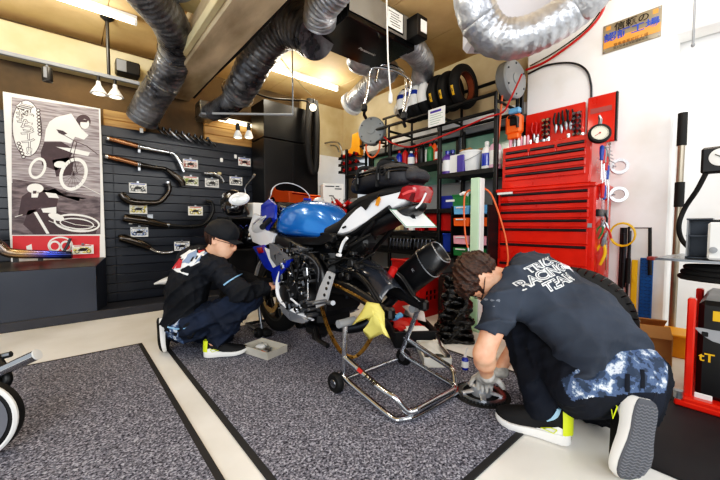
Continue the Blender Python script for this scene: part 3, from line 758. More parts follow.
# ---- tail bag strapped on the pillion seat
bag = thing('tail_bag', 'black textile tail bag strapped on top of the motorcycle tail', 'bag', (XC, 1.25, 1.09))
BT = lambda u, v, w: V((XC+u*.95, 1.25+v*.77, 1.052+w*.95-.055*max(0, v)))
def bsect(v, w0, w1, hw, p=3.4, n=36):
    out = []
    for k in range(n):
        a = 2*pi*k/n; c_, s_ = cos(a), sin(a); q = (abs(s_)**(2/p))*(1 if s_ > 0 else -1)
        out.append(BT(hw*(abs(c_)**(2/p))*(1 if c_ > 0 else -1)*(1-.16*max(0, q)), v, (w0+w1)/2+(w1-w0)/2*q))
    return out
S = [(.285, .005, .04, .06), (.26, -.0, .075, .095), (.2, -.0, .105, .115), (.05, 0, .128, .128), (-.1, 0, .13, .125), (-.19, 0, .115, .11), (-.235, .005, .09, .09), (-.255, .02, .06, .06)]
b = mb().loft([bsect(*q) for q in S])
m_nyl = mat('bag_nylon', '#23242a', .62, var=.25, bump=.35, bscale=220)
bb = b.build('bag_body', m_nyl, bag, smooth=60)
b = mb()
for w, k in ((.072, 1.0), (.088, .975)):
    b.tube([BT(q[0]*k, q[1]*k, w-.02*(q[1] > .22)) for q in ((-.06, .265), (-.1, .215), (-.125, .05), (-.122, -.1), (-.105, -.19), (-.07, -.24), (.07, -.24), (.105, -.19), (.122, -.1), (.125, .05), (.1, .215), (.06, .265))], .0045, 6, closed=True, sub=4)
b.build('zip_piping', m_blkgloss, bag)
for y in (.14, -.06):
    b = mb(); b.tube([BT(-.131, y, .0), BT(-.131, y, .06), BT(-.108, y, .122), BT(0, y, .135), BT(.108, y, .122), BT(.131, y, .0)], .011, 6, sub=4, flat=(.25, 1)); b.build('strap', m_rub, bag)
for y in (.14, -.06, -.15): mb().box(BT(-.131, y, .05), (.012, .03, .04), bev=.005).build('buckle', m_plas, bag, smooth=30)
b = mb().ring([(.02, -.004), (.014, -.004), (.014, .004), (.02, .004)], BT(-.132, -.11, .075), (1, 0, 0), 16)
b.build('ring_tab', m_plas, bag, smooth=30)
b = mb().loft([bsect(-.2, .015, .1, .085), bsect(-.27, .018, .085, .08), bsect(-.3, .03, .065, .055)])
b.build('rear_pocket', m_nyl, bag, smooth=60)
mb().tube([BT(-.04, .05, .13), BT(-.035, .02, .155), BT(-.035, -.09, .155), BT(-.04, -.12, .128)], .009, 8, sub=5).build('carry_handle', m_rub, bag)
# ---- rear paddock stand (chrome tube) and front stand
ps = thing('paddock_stand', 'chromed tubular rear paddock stand on two black wheels under the motorcycle', 'stand', (1.27, 1.2, 0))
wy, wr = 1.372, .052
for s_, wx in ((-1, 1.045), (1, 1.505)):
    top = V((wx+.0, 1.33, .365)) if s_ < 0 else V((wx-.04, 1.20, .40))
    base = V((wx, wy-.03, .085))
    b = mb().tube([top, base+V((0, .0, .05)), base, V((wx, 1.15, .045)), V((wx-.02*s_*-1*0, 1.0, .022)), V((wx-s_*.02, .965, .021)), V((wx-s_*.06, .945, .021))], .0135, 12, sub=6)
    t0, t1, t2 = onX(344.5, 357, 1.045), onX(368, 378, 1.045), onX(393, 399, 1.045)
    mx_ = lambda p, k=0: V((wx-s_*k, p.y, p.z))
    b.tube([mx_(t0), mx_(t0.lerp(t1, .5)), mx_(t1), mx_(t1.lerp(t2, .6)), mx_(t2, .012), V((wx-s_*.05, .955, .05)), V((wx-s_*.1, .935, .05))], .0145, 12, sub=5)
    b.build('side_frame', m_chrome, ps)
    wh = mb().lathe([(.02, -.018), (wr-.006, -.018), (wr, -.01), (wr, .01), (wr-.006, .018), (.02, .018)], (wx+s_*-.03*-1, wy, wr), (1, 0, 0), 28).build('wheel', m_rub, ps)
    mb().lathe([(.0, -.021), (.02, -.021), (.022, -.018), (.022, .018), (.02, .021), (0, .021)], (wx+s_*.03, wy, wr), (1, 0, 0), 20).build('hub', m_steel, wh)
    sp = mb().cyl(top+V((s_*-.04, 0, .005)), top+V((s_*.03, 0, .005)), .012, n=14).cyl(top+V((-s_*.06, 0, .005)), top+V((-s_*.01, 0, .005)), .022, n=20)
    if s_ < 0: sp.cyl(top+V((-.045, 0, .005)), top+V((0.01, 0, .005)), .021, n=20)
    sp.build('support_roller', m_grey, ps)
b = mb().tube([(1.10, .94, .021), (1.17, .935, .021), (1.38, .935, .021), (1.45, .94, .021)], .0135, 12).tube([(1.13, .935, .05), (1.42, .935, .05)], .0135, 12)
b.build('cross_bar', m_chrome, ps); mb().tube([(1.045+.03, wy, wr), (1.505-.03, wy, wr)], .012, 10).build('axle_bar', m_chrome, ps)
t0, t1 = onX(344.5, 357, 1.045), onX(368, 378, 1.045); ua = (t1-t0).normalized(); va = V((0, ua.z, -ua.y)); X_ = V((1, 0, 0)); nv = -X_*cos(.75)+va*sin(.75); va = va*cos(.75)+X_*sin(.75); pa = t0.lerp(t1, 1.08); pa.x = 1.045; pa = pa+nv*.0152
mb().text('J-TRIP', pa+ua*.012, ua, va, .031, bold=.03).build('brand_lettering', m_black, ps, smooth=0)
mb().box(pa-ua*.066, (.003, .03, .018), M=Matrix((nv, ua, va)).transposed()).build('red_label', m_redp, ps, smooth=0)
fs_ = thing('front_stand', 'steel front paddock stand with black feet under the motorcycle fork', 'stand', (1.2, 2.35, 0))
b = mb()
c0 = onZ(262, 332, .04)
for s_ in (0, 1):
    x = c0.x+s_*.36
    b.tube([(x, c0.y, .05), (x-.01, c0.y+.03, .25), (x+.02, c0.y+.05, .36)], .013, 10); b.tube([(x, c0.y, .04), (x-.0, c0.y+.3, .035)], .013, 10)
b.tube([(c0.x, c0.y+.3, .035), (c0.x+.36, c0.y+.3, .035)], .013, 10)
b.tube([(c0.x, c0.y, .05), (c0.x-.07, c0.y-.0, .05)], .012, 10)
b.tube([(c0.x+.02, c0.y+.05, .355), (c0.x+.1, c0.y+.1, .36)], .011, 8).tube([(c0.x+.38, c0.y+.05, .355), (c0.x+.3, c0.y+.1, .36)], .011, 8)
b.build('tube_frame', m_steel, fs_)
for s_ in (0, 1):
    x = c0.x+s_*.36; mb().lathe([(.0, -.02), (.035, -.02), (.04, -.012), (.04, .012), (.035, .02), (0, .02)], (x-.03, c0.y, .04), (1, 0, 0), 20).box((x+.02, c0.y-.02, .04), (.07, .1, .05), bev=.012).build('wheel', m_rub, fs_)
# ================================================================ the two mechanics
from mathutils.bvhtree import BVHTree
m_skin = mat('skin', '#ecbb9c', .5, color2='#dd9d7e', vscale=14, spec=.4, bump=.03, bscale=200)
m_hair = mat('dark_hair', '#4a2e22', .45, color2='#120c0a', vscale=60, bump=.5, bscale=140, stretch=(1, 1, 3))
m_shirt = mat('charcoal_shirt', '#3a414d', .8, color2='#2b303a', vscale=4, bump=.15, bscale=300, spec=.3)
m_jack = mat('black_jacket', '#1d2027', .8, color2='#131519', vscale=4, bump=.15, bscale=300, spec=.3)
m_trous = mat('navy_trousers', '#212b3e', .8, color2='#171e2c', vscale=5, bump=.15, bscale=300, spec=.3)
m_trous2 = mat('black_trousers', '#191e29', .8, color2='#10131a', vscale=5, bump=.15, bscale=300, spec=.3)
m_glove = mat('grey_glove', '#cfccc6', .85, color2='#8a8782', vscale=20, bump=.3, bscale=250)
m_cap = mat('black_cap', '#14171d', .8, var=.2, bump=.15, bscale=250)
m_sole = mat('shoe_white', '#efeeea', .5, var=.08)
m_shoe = mat('shoe_black', '#121214', .75, var=.3, bump=.25, bscale=220)
m_neon = mat('shoe_neon', '#d8e92a', .5, var=.08)
m_tread = mat('tread_grey', '#6c6e74', .65, var=.15)
m_lett = mat('print_white', '#eef0f0', .7, var=.08)
m_pink = mat('print_pink', '#e9a3b4', .7); m_prred = mat('print_red', '#c8383c', .7); m_prblue = mat('print_blue', '#7e93b4', .7)
m_piping = mat('pale_blue_piping', '#8fc0e6', .6)
def camo():
    m = bpy.data.materials.new('camo_print'); m.use_nodes = True; nt = m.node_tree; N = nt.nodes; L = nt.links; b = N['Principled BSDF']; b.inputs['Roughness'].default_value = .8
    tc = N.new('ShaderNodeTexCoord'); n = N.new('ShaderNodeTexNoise'); n.inputs['Scale'].default_value = 22; n.inputs['Detail'].default_value = 6; n.inputs['Roughness'].default_value = .62
    r = N.new('ShaderNodeValToRGB'); r.color_ramp.interpolation = 'CONSTANT'; e = r.color_ramp.elements
    e[0].position = 0; e[0].color = (*lin('#243247'), 1); e[1].position = .44; e[1].color = (*lin('#46597a'), 1)
    q = e.new(.54); q.color = (*lin('#8596ae'), 1); q = e.new(.58); q.color = (*lin('#d2d8e2'), 1); q = e.new(.65); q.color = (*lin('#566a8c'), 1)
    L.new(tc.outputs['Object'], n.inputs[0]); L.new(n.outputs['Fac'], r.inputs[0]); L.new(r.outputs[0], b.inputs['Base Color']); return m
m_camo = camo()
def folds(amp, k, seed, dirs=None):
    """soft ridged cloth folds"""
    rg = random.Random(seed); ws = []
    for i in range(4):
        d = V(dirs[i % len(dirs)]) if dirs else V((rg.uniform(-1, 1), rg.uniform(-1, 1), rg.uniform(-1, 1)))
        d = (d.normalized()+V((rg.uniform(-.3, .3), rg.uniform(-.3, .3), rg.uniform(-.3, .3)))).normalized()
        ws.append((np.array(d*k*rg.uniform(.7, 1.5), np.float32), rg.uniform(0, 6.28), np.array([rg.uniform(-1, 1)*9 for _ in range(3)], np.float32), rg.uniform(0, 6.28)))
    def fn(P):
        s = 0
        for w, p, v, q in ws:
            ph = P@w+p+1.6*np.sin(P@v+q); env = .5+.5*np.sin(P@(v*.7)+p)
            s = s+env*(1-np.abs(np.sin(ph*.5)))**2
        return -(s-.6)*amp
    return fn
def bounds(pts, pad):
    return [min(p[i] for p in pts)-pad for i in range(3)], [max(p[i] for p in pts)+pad for i in range(3)]
def headshape(S, c, up, fr, k=1.0, grow=0.0, face=True):
    up = V(up).normalized(); fr = V(fr); fr = (fr-up*fr.dot(up)).normalized(); rt = fr.cross(up)
    R = Matrix((rt, fr, up)).transposed(); f = lambda x, y, z: V(c)+R @ (V((x, y, z))*k)
    S.ell(f(0, -.018, .03), [(.076+grow)*k, (.097+grow)*k, (.09+grow)*k], R)
    if face:
        S.ell(f(0, .022, -.035), [.062*k, .072*k, .085*k], R, .03)
        S.ell(f(0, .052, -.088), [.03*k, .03*k, .026*k], R, .03)
        S.ell(f(0, .098, -.028), [.013*k, .02*k, .026*k], R, .012)
        S.ell(f(0, .08, .018), [.05*k, .014*k, .01*k], R, .015)
        S.ell(f(0, .085, -.062), [.024*k, .012*k, .006*k], R, .008); S.ell(f(0, .083, -.072), [.02*k, .011*k, .006*k], R, .008)
        for s in (-1, 1):
            S.ell(f(s*.077, -.008, -.01), [.008*k, .02*k, .032*k], R @ Matrix.Rotation(.25*s, 3, 'Z'), .006)
            S.ell(f(s*.082, -.006, -.01), [.006*k, .011*k, .018*k], R, .004, 's')
            S.ell(f(s*.032, .088, -.004), [.017*k, .012*k, .009*k], R, .01, 's')
            S.ell(f(s*.032, .08, -.004), [.013*k, .012*k, .011*k], R, .004)
    return f, R
def handshape(S, wrist, d, pn, thumb, curl=.6, r=1.0, k=.95, spread=.08):
    """five-fingered hand: wrist, direction to the knuckles, palm normal, thumb side"""
    d = V(d).normalized(); pn = V(pn); pn = (pn-d*pn.dot(d)).normalized(); la = V(thumb); la = (la-d*la.dot(d)-pn*la.dot(pn)).normalized()
    w = V(wrist); R = Matrix((la, d, pn)).transposed()
    S.cap(w, w+d*.03*k, .025*r, .03*r, .02, (pn, .7)); S.ell(w+d*.052*k, [.041*r, .052*r, .016*r], R, .02)
    S.ell(w+d*.035*k+la*.022+pn*.008, [.016*r, .03*r, .014*r], R, .015)
    for i, (off, l, cu) in enumerate(((.029, .078, .85), (.010, .088, 1.0), (-.010, .082, 1.1), (-.029, .064, 1.25))):
        p = w+d*(.092-.004*abs(i-1))*k+la*off; dr = (d+la*(off*spread*20)).normalized(); ax = dr.cross(pn)
        for seg, (fr_, q) in enumerate(((.46, .5), (.31, .9), (.23, .6))):
            dr = Matrix.Rotation(curl*q*cu, 3, ax) @ dr; p2 = p+dr*(l*fr_*k)
            S.cap(p, p2, (.0095-.001*seg)*r, (.0088-.001*seg)*r, .004); p = p2
    p = w+d*.022*k+la*.03; dr = (la*.75+d*.75+pn*.25).normalized()
    for l, q in ((.035, 0), (.03, .35), (.024, .35)):
        dr = (Matrix.Rotation(-q*curl, 3, pn) @ dr+pn*.15*curl).normalized(); p2 = p+dr*l*k; S.cap(p, p2, .0115*r, .0098*r, .006); p = p2
def shoe(par, heel, toe, up, tread=False, label=None, k=1.0, hs=1.0):
    heel, toe = V(heel), V(toe); ln = (toe-heel); Ls = ln.length; y = ln.normalized(); up = V(up); up = (up-y*up.dot(y)).normalized(); x = y.cross(up)
    F = lambda a, t, h: heel+y*(t*Ls)+x*(a*k)+up*(h*k)
    T = [0, .03, .1, .22, .36, .5, .64, .77, .88, .95, 1.0]
    Wd = [.018, .028, .035, .037, .036, .039, .046, .048, .042, .031, .014]
    sp = [.006, .002, 0, 0, 0, 0, 0, .002, .006, .011, .016]
    th = [.03, .033, .034, .032, .029, .027, .025, .023, .022, .02, .016]
    up_h = [.062, .078, .092, .1, .088, .074, .062, .052, .043, .034, .024]
    up_h = [q*hs for q in up_h]; secs = []
    for i, t in enumerate(T):
        c = .004*sin(pi*t); row = []
        for a in range(20):
            an = 2*pi*a/20; ca, sa = cos(an), sin(an)
            row.append(F(c+Wd[i]*.93*(abs(ca)**.8)*(1 if ca > 0 else -1)*(1-.38*max(0, sa)*(t < .45)), t, sp[i]+.012+max(0, sa)**.85*(up_h[i]-.012)+min(0, sa)*.01))
        secs.append(row)
    sh = mb().loft(secs).build('shoe', m_shoe, par, smooth=70)
    if label: sh['label'] = label
    secs = []
    for i, t in enumerate(T):
        c = .004*sin(pi*t); w = Wd[i]+.003
        secs.append([F(c-w, t, sp[i]+th[i]), F(c-w-.003, t, sp[i]+th[i]*.5), F(c-w+.002, t, sp[i]), F(c+w-.002, t, sp[i]), F(c+w+.003, t, sp[i]+th[i]*.5), F(c+w, t, sp[i]+th[i])])
    mb().loft(secs).build('sole', m_sole, sh, smooth=50)
    # white quarter panel on both flanks and the neon heel counter
    b = mb()
    for s in (-1, 1):
        g = []
        for t, h0, h1 in ((.06, .03, .05), (.15, .03, .056), (.24, .03, .046), (.33, .028, .034), (.42, .026, .03)):
            i = min(range(len(T)), key=lambda q: abs(T[q]-t)); w = np.interp(t, T, Wd)
            g.append([F(.004*sin(pi*t)+s*(w*.93+.003), t, h0), F(.004*sin(pi*t)+s*(w*.9+.002), t, (h0+h1)/2), F(.004*sin(pi*t)+s*(w*.8+.003), t, h1)])
        b.loft(g, closed=False)
    b.build('side_panel', m_sole, sh, smooth=60)
    g = []
    for a in range(13):
        an = pi+pi*a/12; t = .1+.115*sin(an); hw = .034*cos(an)
        g.append([F(hw*1.03, t-.008*1, .032), F(hw*.98, t-.006, .065*hs), F(hw*.78, t+.004, .1*hs)])
    b = mb().loft(g, closed=False); b.build('heel_tab', m_neon, sh, smooth=60)
    mb().tube([F(-.041, .16, .05), F(-.042, .24, .052), F(-.041, .36, .042), F(-.042, .2, .036), F(-.041, .16, .05)], .0022, 5).build('side_stripe', m_neon, sh)
    mb().tube([F(.041, .16, .05), F(.042, .24, .052), F(.041, .36, .042), F(.042, .2, .036), F(.041, .16, .05)], .0022, 5).build('side_stripe', m_neon, sh)
    if tread:
        secs = [[F(.004*sin(pi*t)-(Wd[i]+.001), t, sp[i]-.001), F(.004*sin(pi*t)+(Wd[i]+.001), t, sp[i]-.001), F(.004*sin(pi*t)+(Wd[i]-.001), t, sp[i]-.004), F(.004*sin(pi*t)-(Wd[i]-.001), t, sp[i]-.004)] for i, t in enumerate(T)]
        mb().loft(secs).build('outsole', mat('outsole_grey', '#4e5056', .7) if tread is True else tread, sh, smooth=30)
        b = mb(); n = 24
        for q in range(n):
            t = .06+.9*q/n; w = np.interp(t, T, Wd)*.9; s0 = np.interp(t, T, sp)-.0045
            zz = [F(.004*sin(pi*t)+w*(j/4-1), t+(.02 if j % 2 else 0), s0) for j in range(9)]
            b.tube(zz, .0026, 4)
        b.build('tread', m_tread if tread is True else tread, sh, smooth=0)
    return sh
def drape(o, pts, off=.003, d=None):
    """project points onto the mesh o along direction d"""
    me = o.data; t = drape_cache.setdefault(o.name, BVHTree.FromPolygons([v.co[:] for v in me.vertices], [p.vertices[:] for p in me.polygons]))
    out = []
    for p, dd in pts:
        loc, nn, _, _ = t.ray_cast(V(p), V(dd)); out.append((loc+nn*off) if loc is not None else None)
    return out
drape_cache = {}
def drape_ok(o, pts, off): return [p for p in drape(o, pts, off) if p is not None]
def drape_poly(o, name, m, polys, org, u, v, nrm, parent, off=.003, lift=.3):
    """flat print shapes (lists of 2-D points, or glyph meshes) draped on the cloth"""
    if name in ('back_print', 'print_badge') and len(polys) > 1:
        return [drape_poly(o, name, m, [p], org, u, v, nrm, parent, off, lift) for p in polys]
    b = mb()
    for vs, fs in polys:
        q = drape(o, [(V(org)+V(u)*p[0]+V(v)*p[1]+V(nrm)*lift, -V(nrm)) for p in vs], off)
        fs = [f for f in fs if all(q[i] is not None for i in f) and max((q[f[i]]-q[f[i-1]]).length for i in range(len(f))) < .08]
        b.add([p or (0, 0, 0) for p in q], fs)
    q = b.build(name, m, parent, smooth=0, recalc=False); return q
def txt(body, size, x, y, bold=0.0, sx=1.0):
    vs, fs, w, h = glyphs(body, bold); return ([(x+(p[0]-w/2)*size*sx, y+p[1]*size) for p in vs], fs)
def gridpoly(poly, n=9):
    """fill a convex outline with a fan grid so that it can be draped"""
    cx = sum(p[0] for p in poly)/len(poly); cy = sum(p[1] for p in poly)/len(poly); m = len(poly); vs = [(cx, cy)]; fs = []
    for i in range(1, n+1):
        for p in poly: vs.append((cx+(p[0]-cx)*i/n, cy+(p[1]-cy)*i/n))
    for k in range(m): fs.append((0, 1+k, 1+(k+1) % m))
    for i in range(n-1):
        for k in range(m): a = 1+i*m; fs.append((a+k, a+m+k, a+m+(k+1) % m, a+(k+1) % m))
    return vs, fs
# ---------------------------------------------------------------- mechanic in the foreground
J = dict(pel=at(608, 375, 1.33), lhip=at(582, 386, 1.29), rhip=at(616, 377, 1.38), neck=at(512, 275, 1.5), head=at(479, 277, 1.5), lsh=at(503, 301, 1.40), rsh=at(568, 285, 1.57),
         lel=at(484, 354, 1.38), lwr=at(485, 374, 1.50), lkn=at(518, 322, 1.60), lank=at(541, 402, 1.40), rkn=at(575, 402, 1.60), rank=at(636, 410, 1.29))
hub_c = V((1.565, .865, .03))
J['rel'] = J['rsh']+V((.05, .17, -.19)); J['rwr'] = hub_c+V((.06, -.05, .09)); J['lwr'] = at(487, 376, 1.53)
pr = thing('person', 'mechanic in charcoal racing team shirt kneeling over a sprocket, back to the camera', 'person', (J['pel'].x, J['pel'].y, 0))
Lx = (J['rsh']-J['lsh']).normalized(); Sp = (J['neck']-J['pel']).normalized(); Nb = Lx.cross(Sp).normalized()
mid = J['pel'].lerp(J['neck'], .42)+Nb*.095; upb = J['pel'].lerp(J['neck'], .8)+Nb*.055
hd_up = (-_r*.92+_u*.12-_f*.05); hd_fr = (-_u*.95-_r*.35)
def torso(S, g=0.0):
    S.chain(([J['pel']-Sp*.07+Nb*.045-Lx*.01] if g > 0 else [])+[J['pel']+Nb*.075*(g > 0), mid, upb], ([.15+g] if g > 0 else [])+[.155+g+min(0, g)*3, .155+g, .146+g], .05, (Nb, .8))
    S.cap(J['lhip'], J['rhip'], (.10 if g > 0 else .08)+g, (.10 if g > 0 else .08)+g, .06); S.cap(upb, J['neck']-Sp*.02, .11+g, .06+g*.5, .05)
    S.cap(J['lsh'].lerp(upb, .25), J['rsh'].lerp(upb, .25), .075+g, .075+g, .06)
lo, hi = bounds(list(J.values())+[hub_c], .2)
S = SDF(lo, hi, .0075)
torso(S, -.035)
S.cap(J['neck']-Sp*.06, J['head']+_r*.03, .06, .055, .03)
headshape(S, J['head'], hd_up, hd_fr, .9)
for s in 'lr':
    S.chain([J[s+'sh'], J[s+'el'], J[s+'wr']], [.052, .041, .028], .02); S.ell(J[s+'el'].lerp(J[s+'wr'], .3), [.041, .041, .041], None, .03)
    S.chain([J[s+'hip'], J[s+'kn'], J[s+'ank']], [.07, .058, .04], .03)
    S.ell(J[s+'kn'].lerp(J[s+'ank'], .3), [.058, .058, .058], None, .04)
hl = (hub_c-J['lwr']+V((.0, .0, .02))).normalized()
handshape(S, J['lwr'], hl, V((.2, .1, -1)), V((.6, -.7, 0)), .5, .85)
handshape(S, J['rwr'], (hub_c-J['rwr']+V((-.02, .08, .05))).normalized(), V((-.3, .2, -1)), V((-1, 0, 0)), .6, .85)
bodyR = S.build('body', m_skin, pr, 1)
# hair: short dark, swept back
S = SDF(J['head']-V((.16, .16, .16)), J['head']+V((.16, .16, .16)), .004)
f, R = headshape(S, J['head'], hd_up, hd_fr, .9, .016, face=False)
S.ell(f(0, -.06, .0), [.065, .05, .06], R, .03)
S.ell(f(0, .05, .062), [.068, .05, .04], R, .03)
S.cut(f(0, .066, -.02), R @ V((0, .8, -.75))); S.cut(f(0, .0, -.045), R @ V((0, .25, -1)))
for s in (-1, 1): S.ell(f(s*.09, .02, -.03), [.03, .05, .055], R, .015, 's')
S.disp(folds(.012, 150, 3)); S.disp(folds(.008, 280, 9))
S.build('hair', m_hair, pr, 0)
b = mb()
for s in (-1, 1): b.tube([f(s*.08, -.01, .005), f(s*.079, .06, .002), f(s*.062, .1, .0)], .0022, 6)
for s in (-1, 1): b.tube([f(s*.035+.026*cos(a), .103-.004*abs(cos(a)), .0+.02*sin(a)) for a in [2*pi*i/16 for i in range(16)]], .0018, 5, closed=True)
b.build('spectacles', m_black, pr)
# shirt
S = SDF(lo, hi, .0075)
torso(S, .012)
for s in 'lr':
    e = J[s+'sh'].lerp(J[s+'el'], .62); S.cap(J[s+'sh'], e, .074, .068, .05)
    d_ = (J[s+'el']-J[s+'sh']).normalized(); n_ = np.array(d_, np.float32); far = (S.P-np.array(e, np.float32))@n_
    near = np.linalg.norm(S.P-np.array(e, np.float32), axis=-1)-.12
    S.d = np.where(near < 0, np.maximum(S.d, far), S.d)
hp = J['pel']-Sp*.085
S.cut(hp, -Sp-Lx*.45+Nb*.7)
S.disp(folds(.02, 55, 11, [Sp*1.0+Lx*.9, Sp*.6+Lx*1.2, Sp+Lx*.3])); S.disp(folds(.008, 120, 4, [Sp+Lx*.8, Lx-Sp*.2]))
S.ell(J['neck']+(J['head']-J['neck'])*.55, [.085, .085, .085], None, .01, 's')
shirt = S.build('shirt', m_shirt, pr, 1)
# prints on the back: three lines of outlined lettering and the pink badge
to = at(533, 283, 1.40); nP = (Nb*.9-_f*.45).normalized()
uP = (at(572, 262, 1.44)-at(516, 288, 1.42)); uP = (uP-nP*uP.dot(nP)).normalized(); vP = nP.cross(uP).normalized()
for name, m, bold, off in (('print_outline', m_lett, .055, .003), ('print_letter', m_shirt, -.012, .0045)):
    drape_poly(shirt, name, m, [txt('TRICK', .04, .015, .038, bold, 1.1), txt('RACING', .052, -.01, -.006, bold, 1.05), txt('TEAM', .05, .012, -.052, bold, 1.05)], to, uP, vP, nP, pr, off)
drape_poly(shirt, 'print_badge', m_lett, [gridpoly([(.095, .03), (.15, .045), (.19, .01), (.2, -.02), (.14, -.035), (.12, -.01), (.09, .0)])], to, uP, vP, nP, pr, .003)
drape_poly(shirt, 'print_badge', m_pink, [gridpoly([(.105, .022), (.14, .032), (.16, .01), (.12, .0)]), gridpoly([(.15, -.005), (.18, -.005), (.185, -.02), (.15, -.022)])], to, uP, vP, nP, pr, .0045)
# dusty marks on the left sleeve
rg = random.Random(3); polys = []
for i in range(34):
    x, y = rg.gauss(0, .035), rg.gauss(0, .03); r_ = rg.uniform(.002, .006); polys.append(gridpoly([(x+r_*cos(a)*rg.uniform(.5, 1.5), y+r_*sin(a)*rg.uniform(.5, 1.4)) for a in [2*pi*q/7 for q in range(7)]], 1))
dsm = drape_poly(shirt, 'dust_mark', mat('dust_grey', '#767b84', .9), polys, at(487, 296, 1.3), _r, _u, -_f, pr, .002, .15); dsm['kind'] = 'stuff'
# trousers
S = SDF(lo, hi, .0075)
S.chain([J['pel']+Sp*.09+Nb*.05, J['pel']+Nb*.02], [.125, .14], .04, (Nb, .85)); S.cap(J['lhip'], J['rhip'], .118, .118, .05); S.cap(J['pel']-Sp*.06+Nb*.04-Lx*.02, J['pel']+Nb*.045, .126, .13, .05, (Nb, .85))
for s in 'lr':
    S.chain([J[s+'hip'], J[s+'kn'], J[s+'ank'].lerp(J[s+'kn'], -.02)], [.105, .085, .072], .035)
S.ell(J['pel']-Sp*.02+Nb*.07-Lx*.06, [.1, .1, .1], None, .05); S.ell(J['pel']-Sp*.02+Nb*.07+Lx*.07, [.1, .1, .1], None, .05)
S.disp(folds(.014, 70, 21)); S.disp(folds(.006, 150, 22))
npel = np.array(J['pel']); nS = np.array(Sp); nN = np.array(Nb); nL = np.array(Lx)
def pickc(c):
    q = c-npel; s_ = q@nS; l_ = q@nL; n_ = q@nN
    return ((s_ > -.10+.6*np.maximum(0, np.abs(l_-.03)-.02)) & (n_ > .0) & (s_ < .12)).astype(int)
tro = S.build('trousers', [m_trous2, m_camo], pr, 2, pick=pickc)
# belt loops
for (a, b_) in ((627, 378), (641, 374)):
    pts = drape_ok(tro, [(at(a, b_-4, 1.0), ray(a, b_-4)), (at(a+.5, b_+6, 1.0), ray(a+.5, b_+6)), (at(a+.5, b_+14, 1.0), ray(a+.5, b_+14))], .004)
    mb().tube(pts, .0075, 6, flat=(1, .4)).build('belt_loop', m_trous2, pr)
b = mb()
p = (drape_ok(tro, [(at(545, 333, 1.0), ray(545, 333))], .004)+[J['lkn']])[0]; b.ell(p, (.006, .006, .006)); b.build('pocket_rivet', m_neon, pr)
# feet
shoe(pr, V((1.475, .435, .006)), V((1.41, .71, .006)), (0, 0, 1), k=1.2, hs=1.22, label='black low shoe with white sole and yellow green heel, flat on the floor')
tr, hr = at(630, 488, 1.12), at(647, 400, 1.13)
shoe(pr, hr, V((tr.x, tr.y, .012)), (_f*1.0-_r*.12+V((0, 0, .1))), tread=True, k=1.3, label='black and white shoe standing on its toes, grey tread facing out')
mb().tube([J['lank']+V((.0, -.03, -.05)), J['lank']+V((-.0, -.045, -.02)), J['lank']+V((0, -.05, .01))], [.034, .034, .03], 14).build('sock', mat('sock_pale_blue', '#a9d4ee', .8), pr)
# gloves
for s, d_, pn, th, cu in (('l', hl, V((.2, .1, -1)), V((.6, -.7, 0)), .5), ('r', (hub_c-J['rwr']+V((-.02, .08, .05))).normalized(), V((-.3, .2, -1)), V((-1, 0, 0)), .6)):
    c = V(J[s+'wr']); S = SDF(c-V((.15, .15, .15)), c+V((.15, .15, .15)), .0042)
    handshape(S, c, d_, pn, th, cu, 1.12); S.cap(c-V(d_)*.02, c+V(d_)*.03, .033, .031, .01)
    S.build('glove', m_glove, pr, 1)
# ---------------------------------------------------------------- mechanic by the front wheel
K = dict(pel=at(185, 320, 2.28), lhip=at(180, 322, 2.36), rhip=at(190, 325, 2.21), neck=at(208, 254, 2.30), head=at(222, 240, 2.27), rsh=at(216, 268, 2.19), lsh=at(203, 258, 2.46), rel=at(240, 292, 2.10), rwr=at(265, 288, 2.24),
         rkn=at(250, 297, 2.22), rank=at(214, 341, 2.19), lkn=at(222, 334, 2.50), lank=at(168, 331, 2.30))
K['lel'] = at(240, 280, 2.6); K['lwr'] = at(268, 285, 2.55)
pl_ = thing('person', 'mechanic in black cap and dark jacket crouching on one knee by the front wheel', 'person', (K['pel'].x, K['pel'].y, 0))
Lx = (K['rsh']-K['lsh']).normalized(); Sp = (K['neck']-K['pel']).normalized(); Nb = Lx.cross(Sp).normalized()
mid = K['pel'].lerp(K['neck'], .45)+Nb*.05; upb = K['pel'].lerp(K['neck'], .8)+Nb*.045
def torso2(S, g=0.0):
    S.chain([K['pel']+Nb*.01, mid, upb], [.128+g, .136+g, .13+g], .05, (Nb, .85)); S.cap(K['pel']-Sp*.05*(g > 0), K['pel'], .118+g, .122+g, .04)
    S.cap(K['lhip'], K['rhip'], .088+g, .088+g, .05); S.cap(upb, K['neck']-Sp*.02, .10+g, .055+g*.5, .05)
    S.cap(K['lsh'].lerp(upb, .2), K['rsh'].lerp(upb, .2), .065+g, .065+g, .05)
lo, hi = bounds(list(K.values()), .17)
hd_up = (_u*.93+_r*.25); hd_fr = (_r*.93-_u*.38-_f*.12)
S = SDF(lo, hi, .0075); torso2(S, -.03)
S.cap(K['neck']-Sp*.05, K['head']-_r*.02-_u*.03, .052, .05, .03); headshape(S, K['head'], hd_up, hd_fr, 1.0)
for s in 'lr':
    S.chain([K[s+'sh'], K[s+'el'], K[s+'wr']], [.05, .038, .026], .02); S.chain([K[s+'hip'], K[s+'kn'], K[s+'ank']], [.076, .054, .038], .03)
    S.ell(K[s+'kn'].lerp(K[s+'ank'], .3), [.052, .052, .052], None, .04)
    handshape(S, K[s+'wr'], V((1, .15, -.1)), V((0, -.2, -1)), V((0, 1 if s == 'r' else -1, 0)), .6, .9, .9)
S.build('body', m_skin, pl_, 1)
S = SDF(lo, hi, .0075); torso2(S, .014)
for s in 'lr': S.chain([K[s+'sh'], K[s+'el'], K[s+'wr'].lerp(K[s+'el'], .06)], [.072, .062, .046], .04)
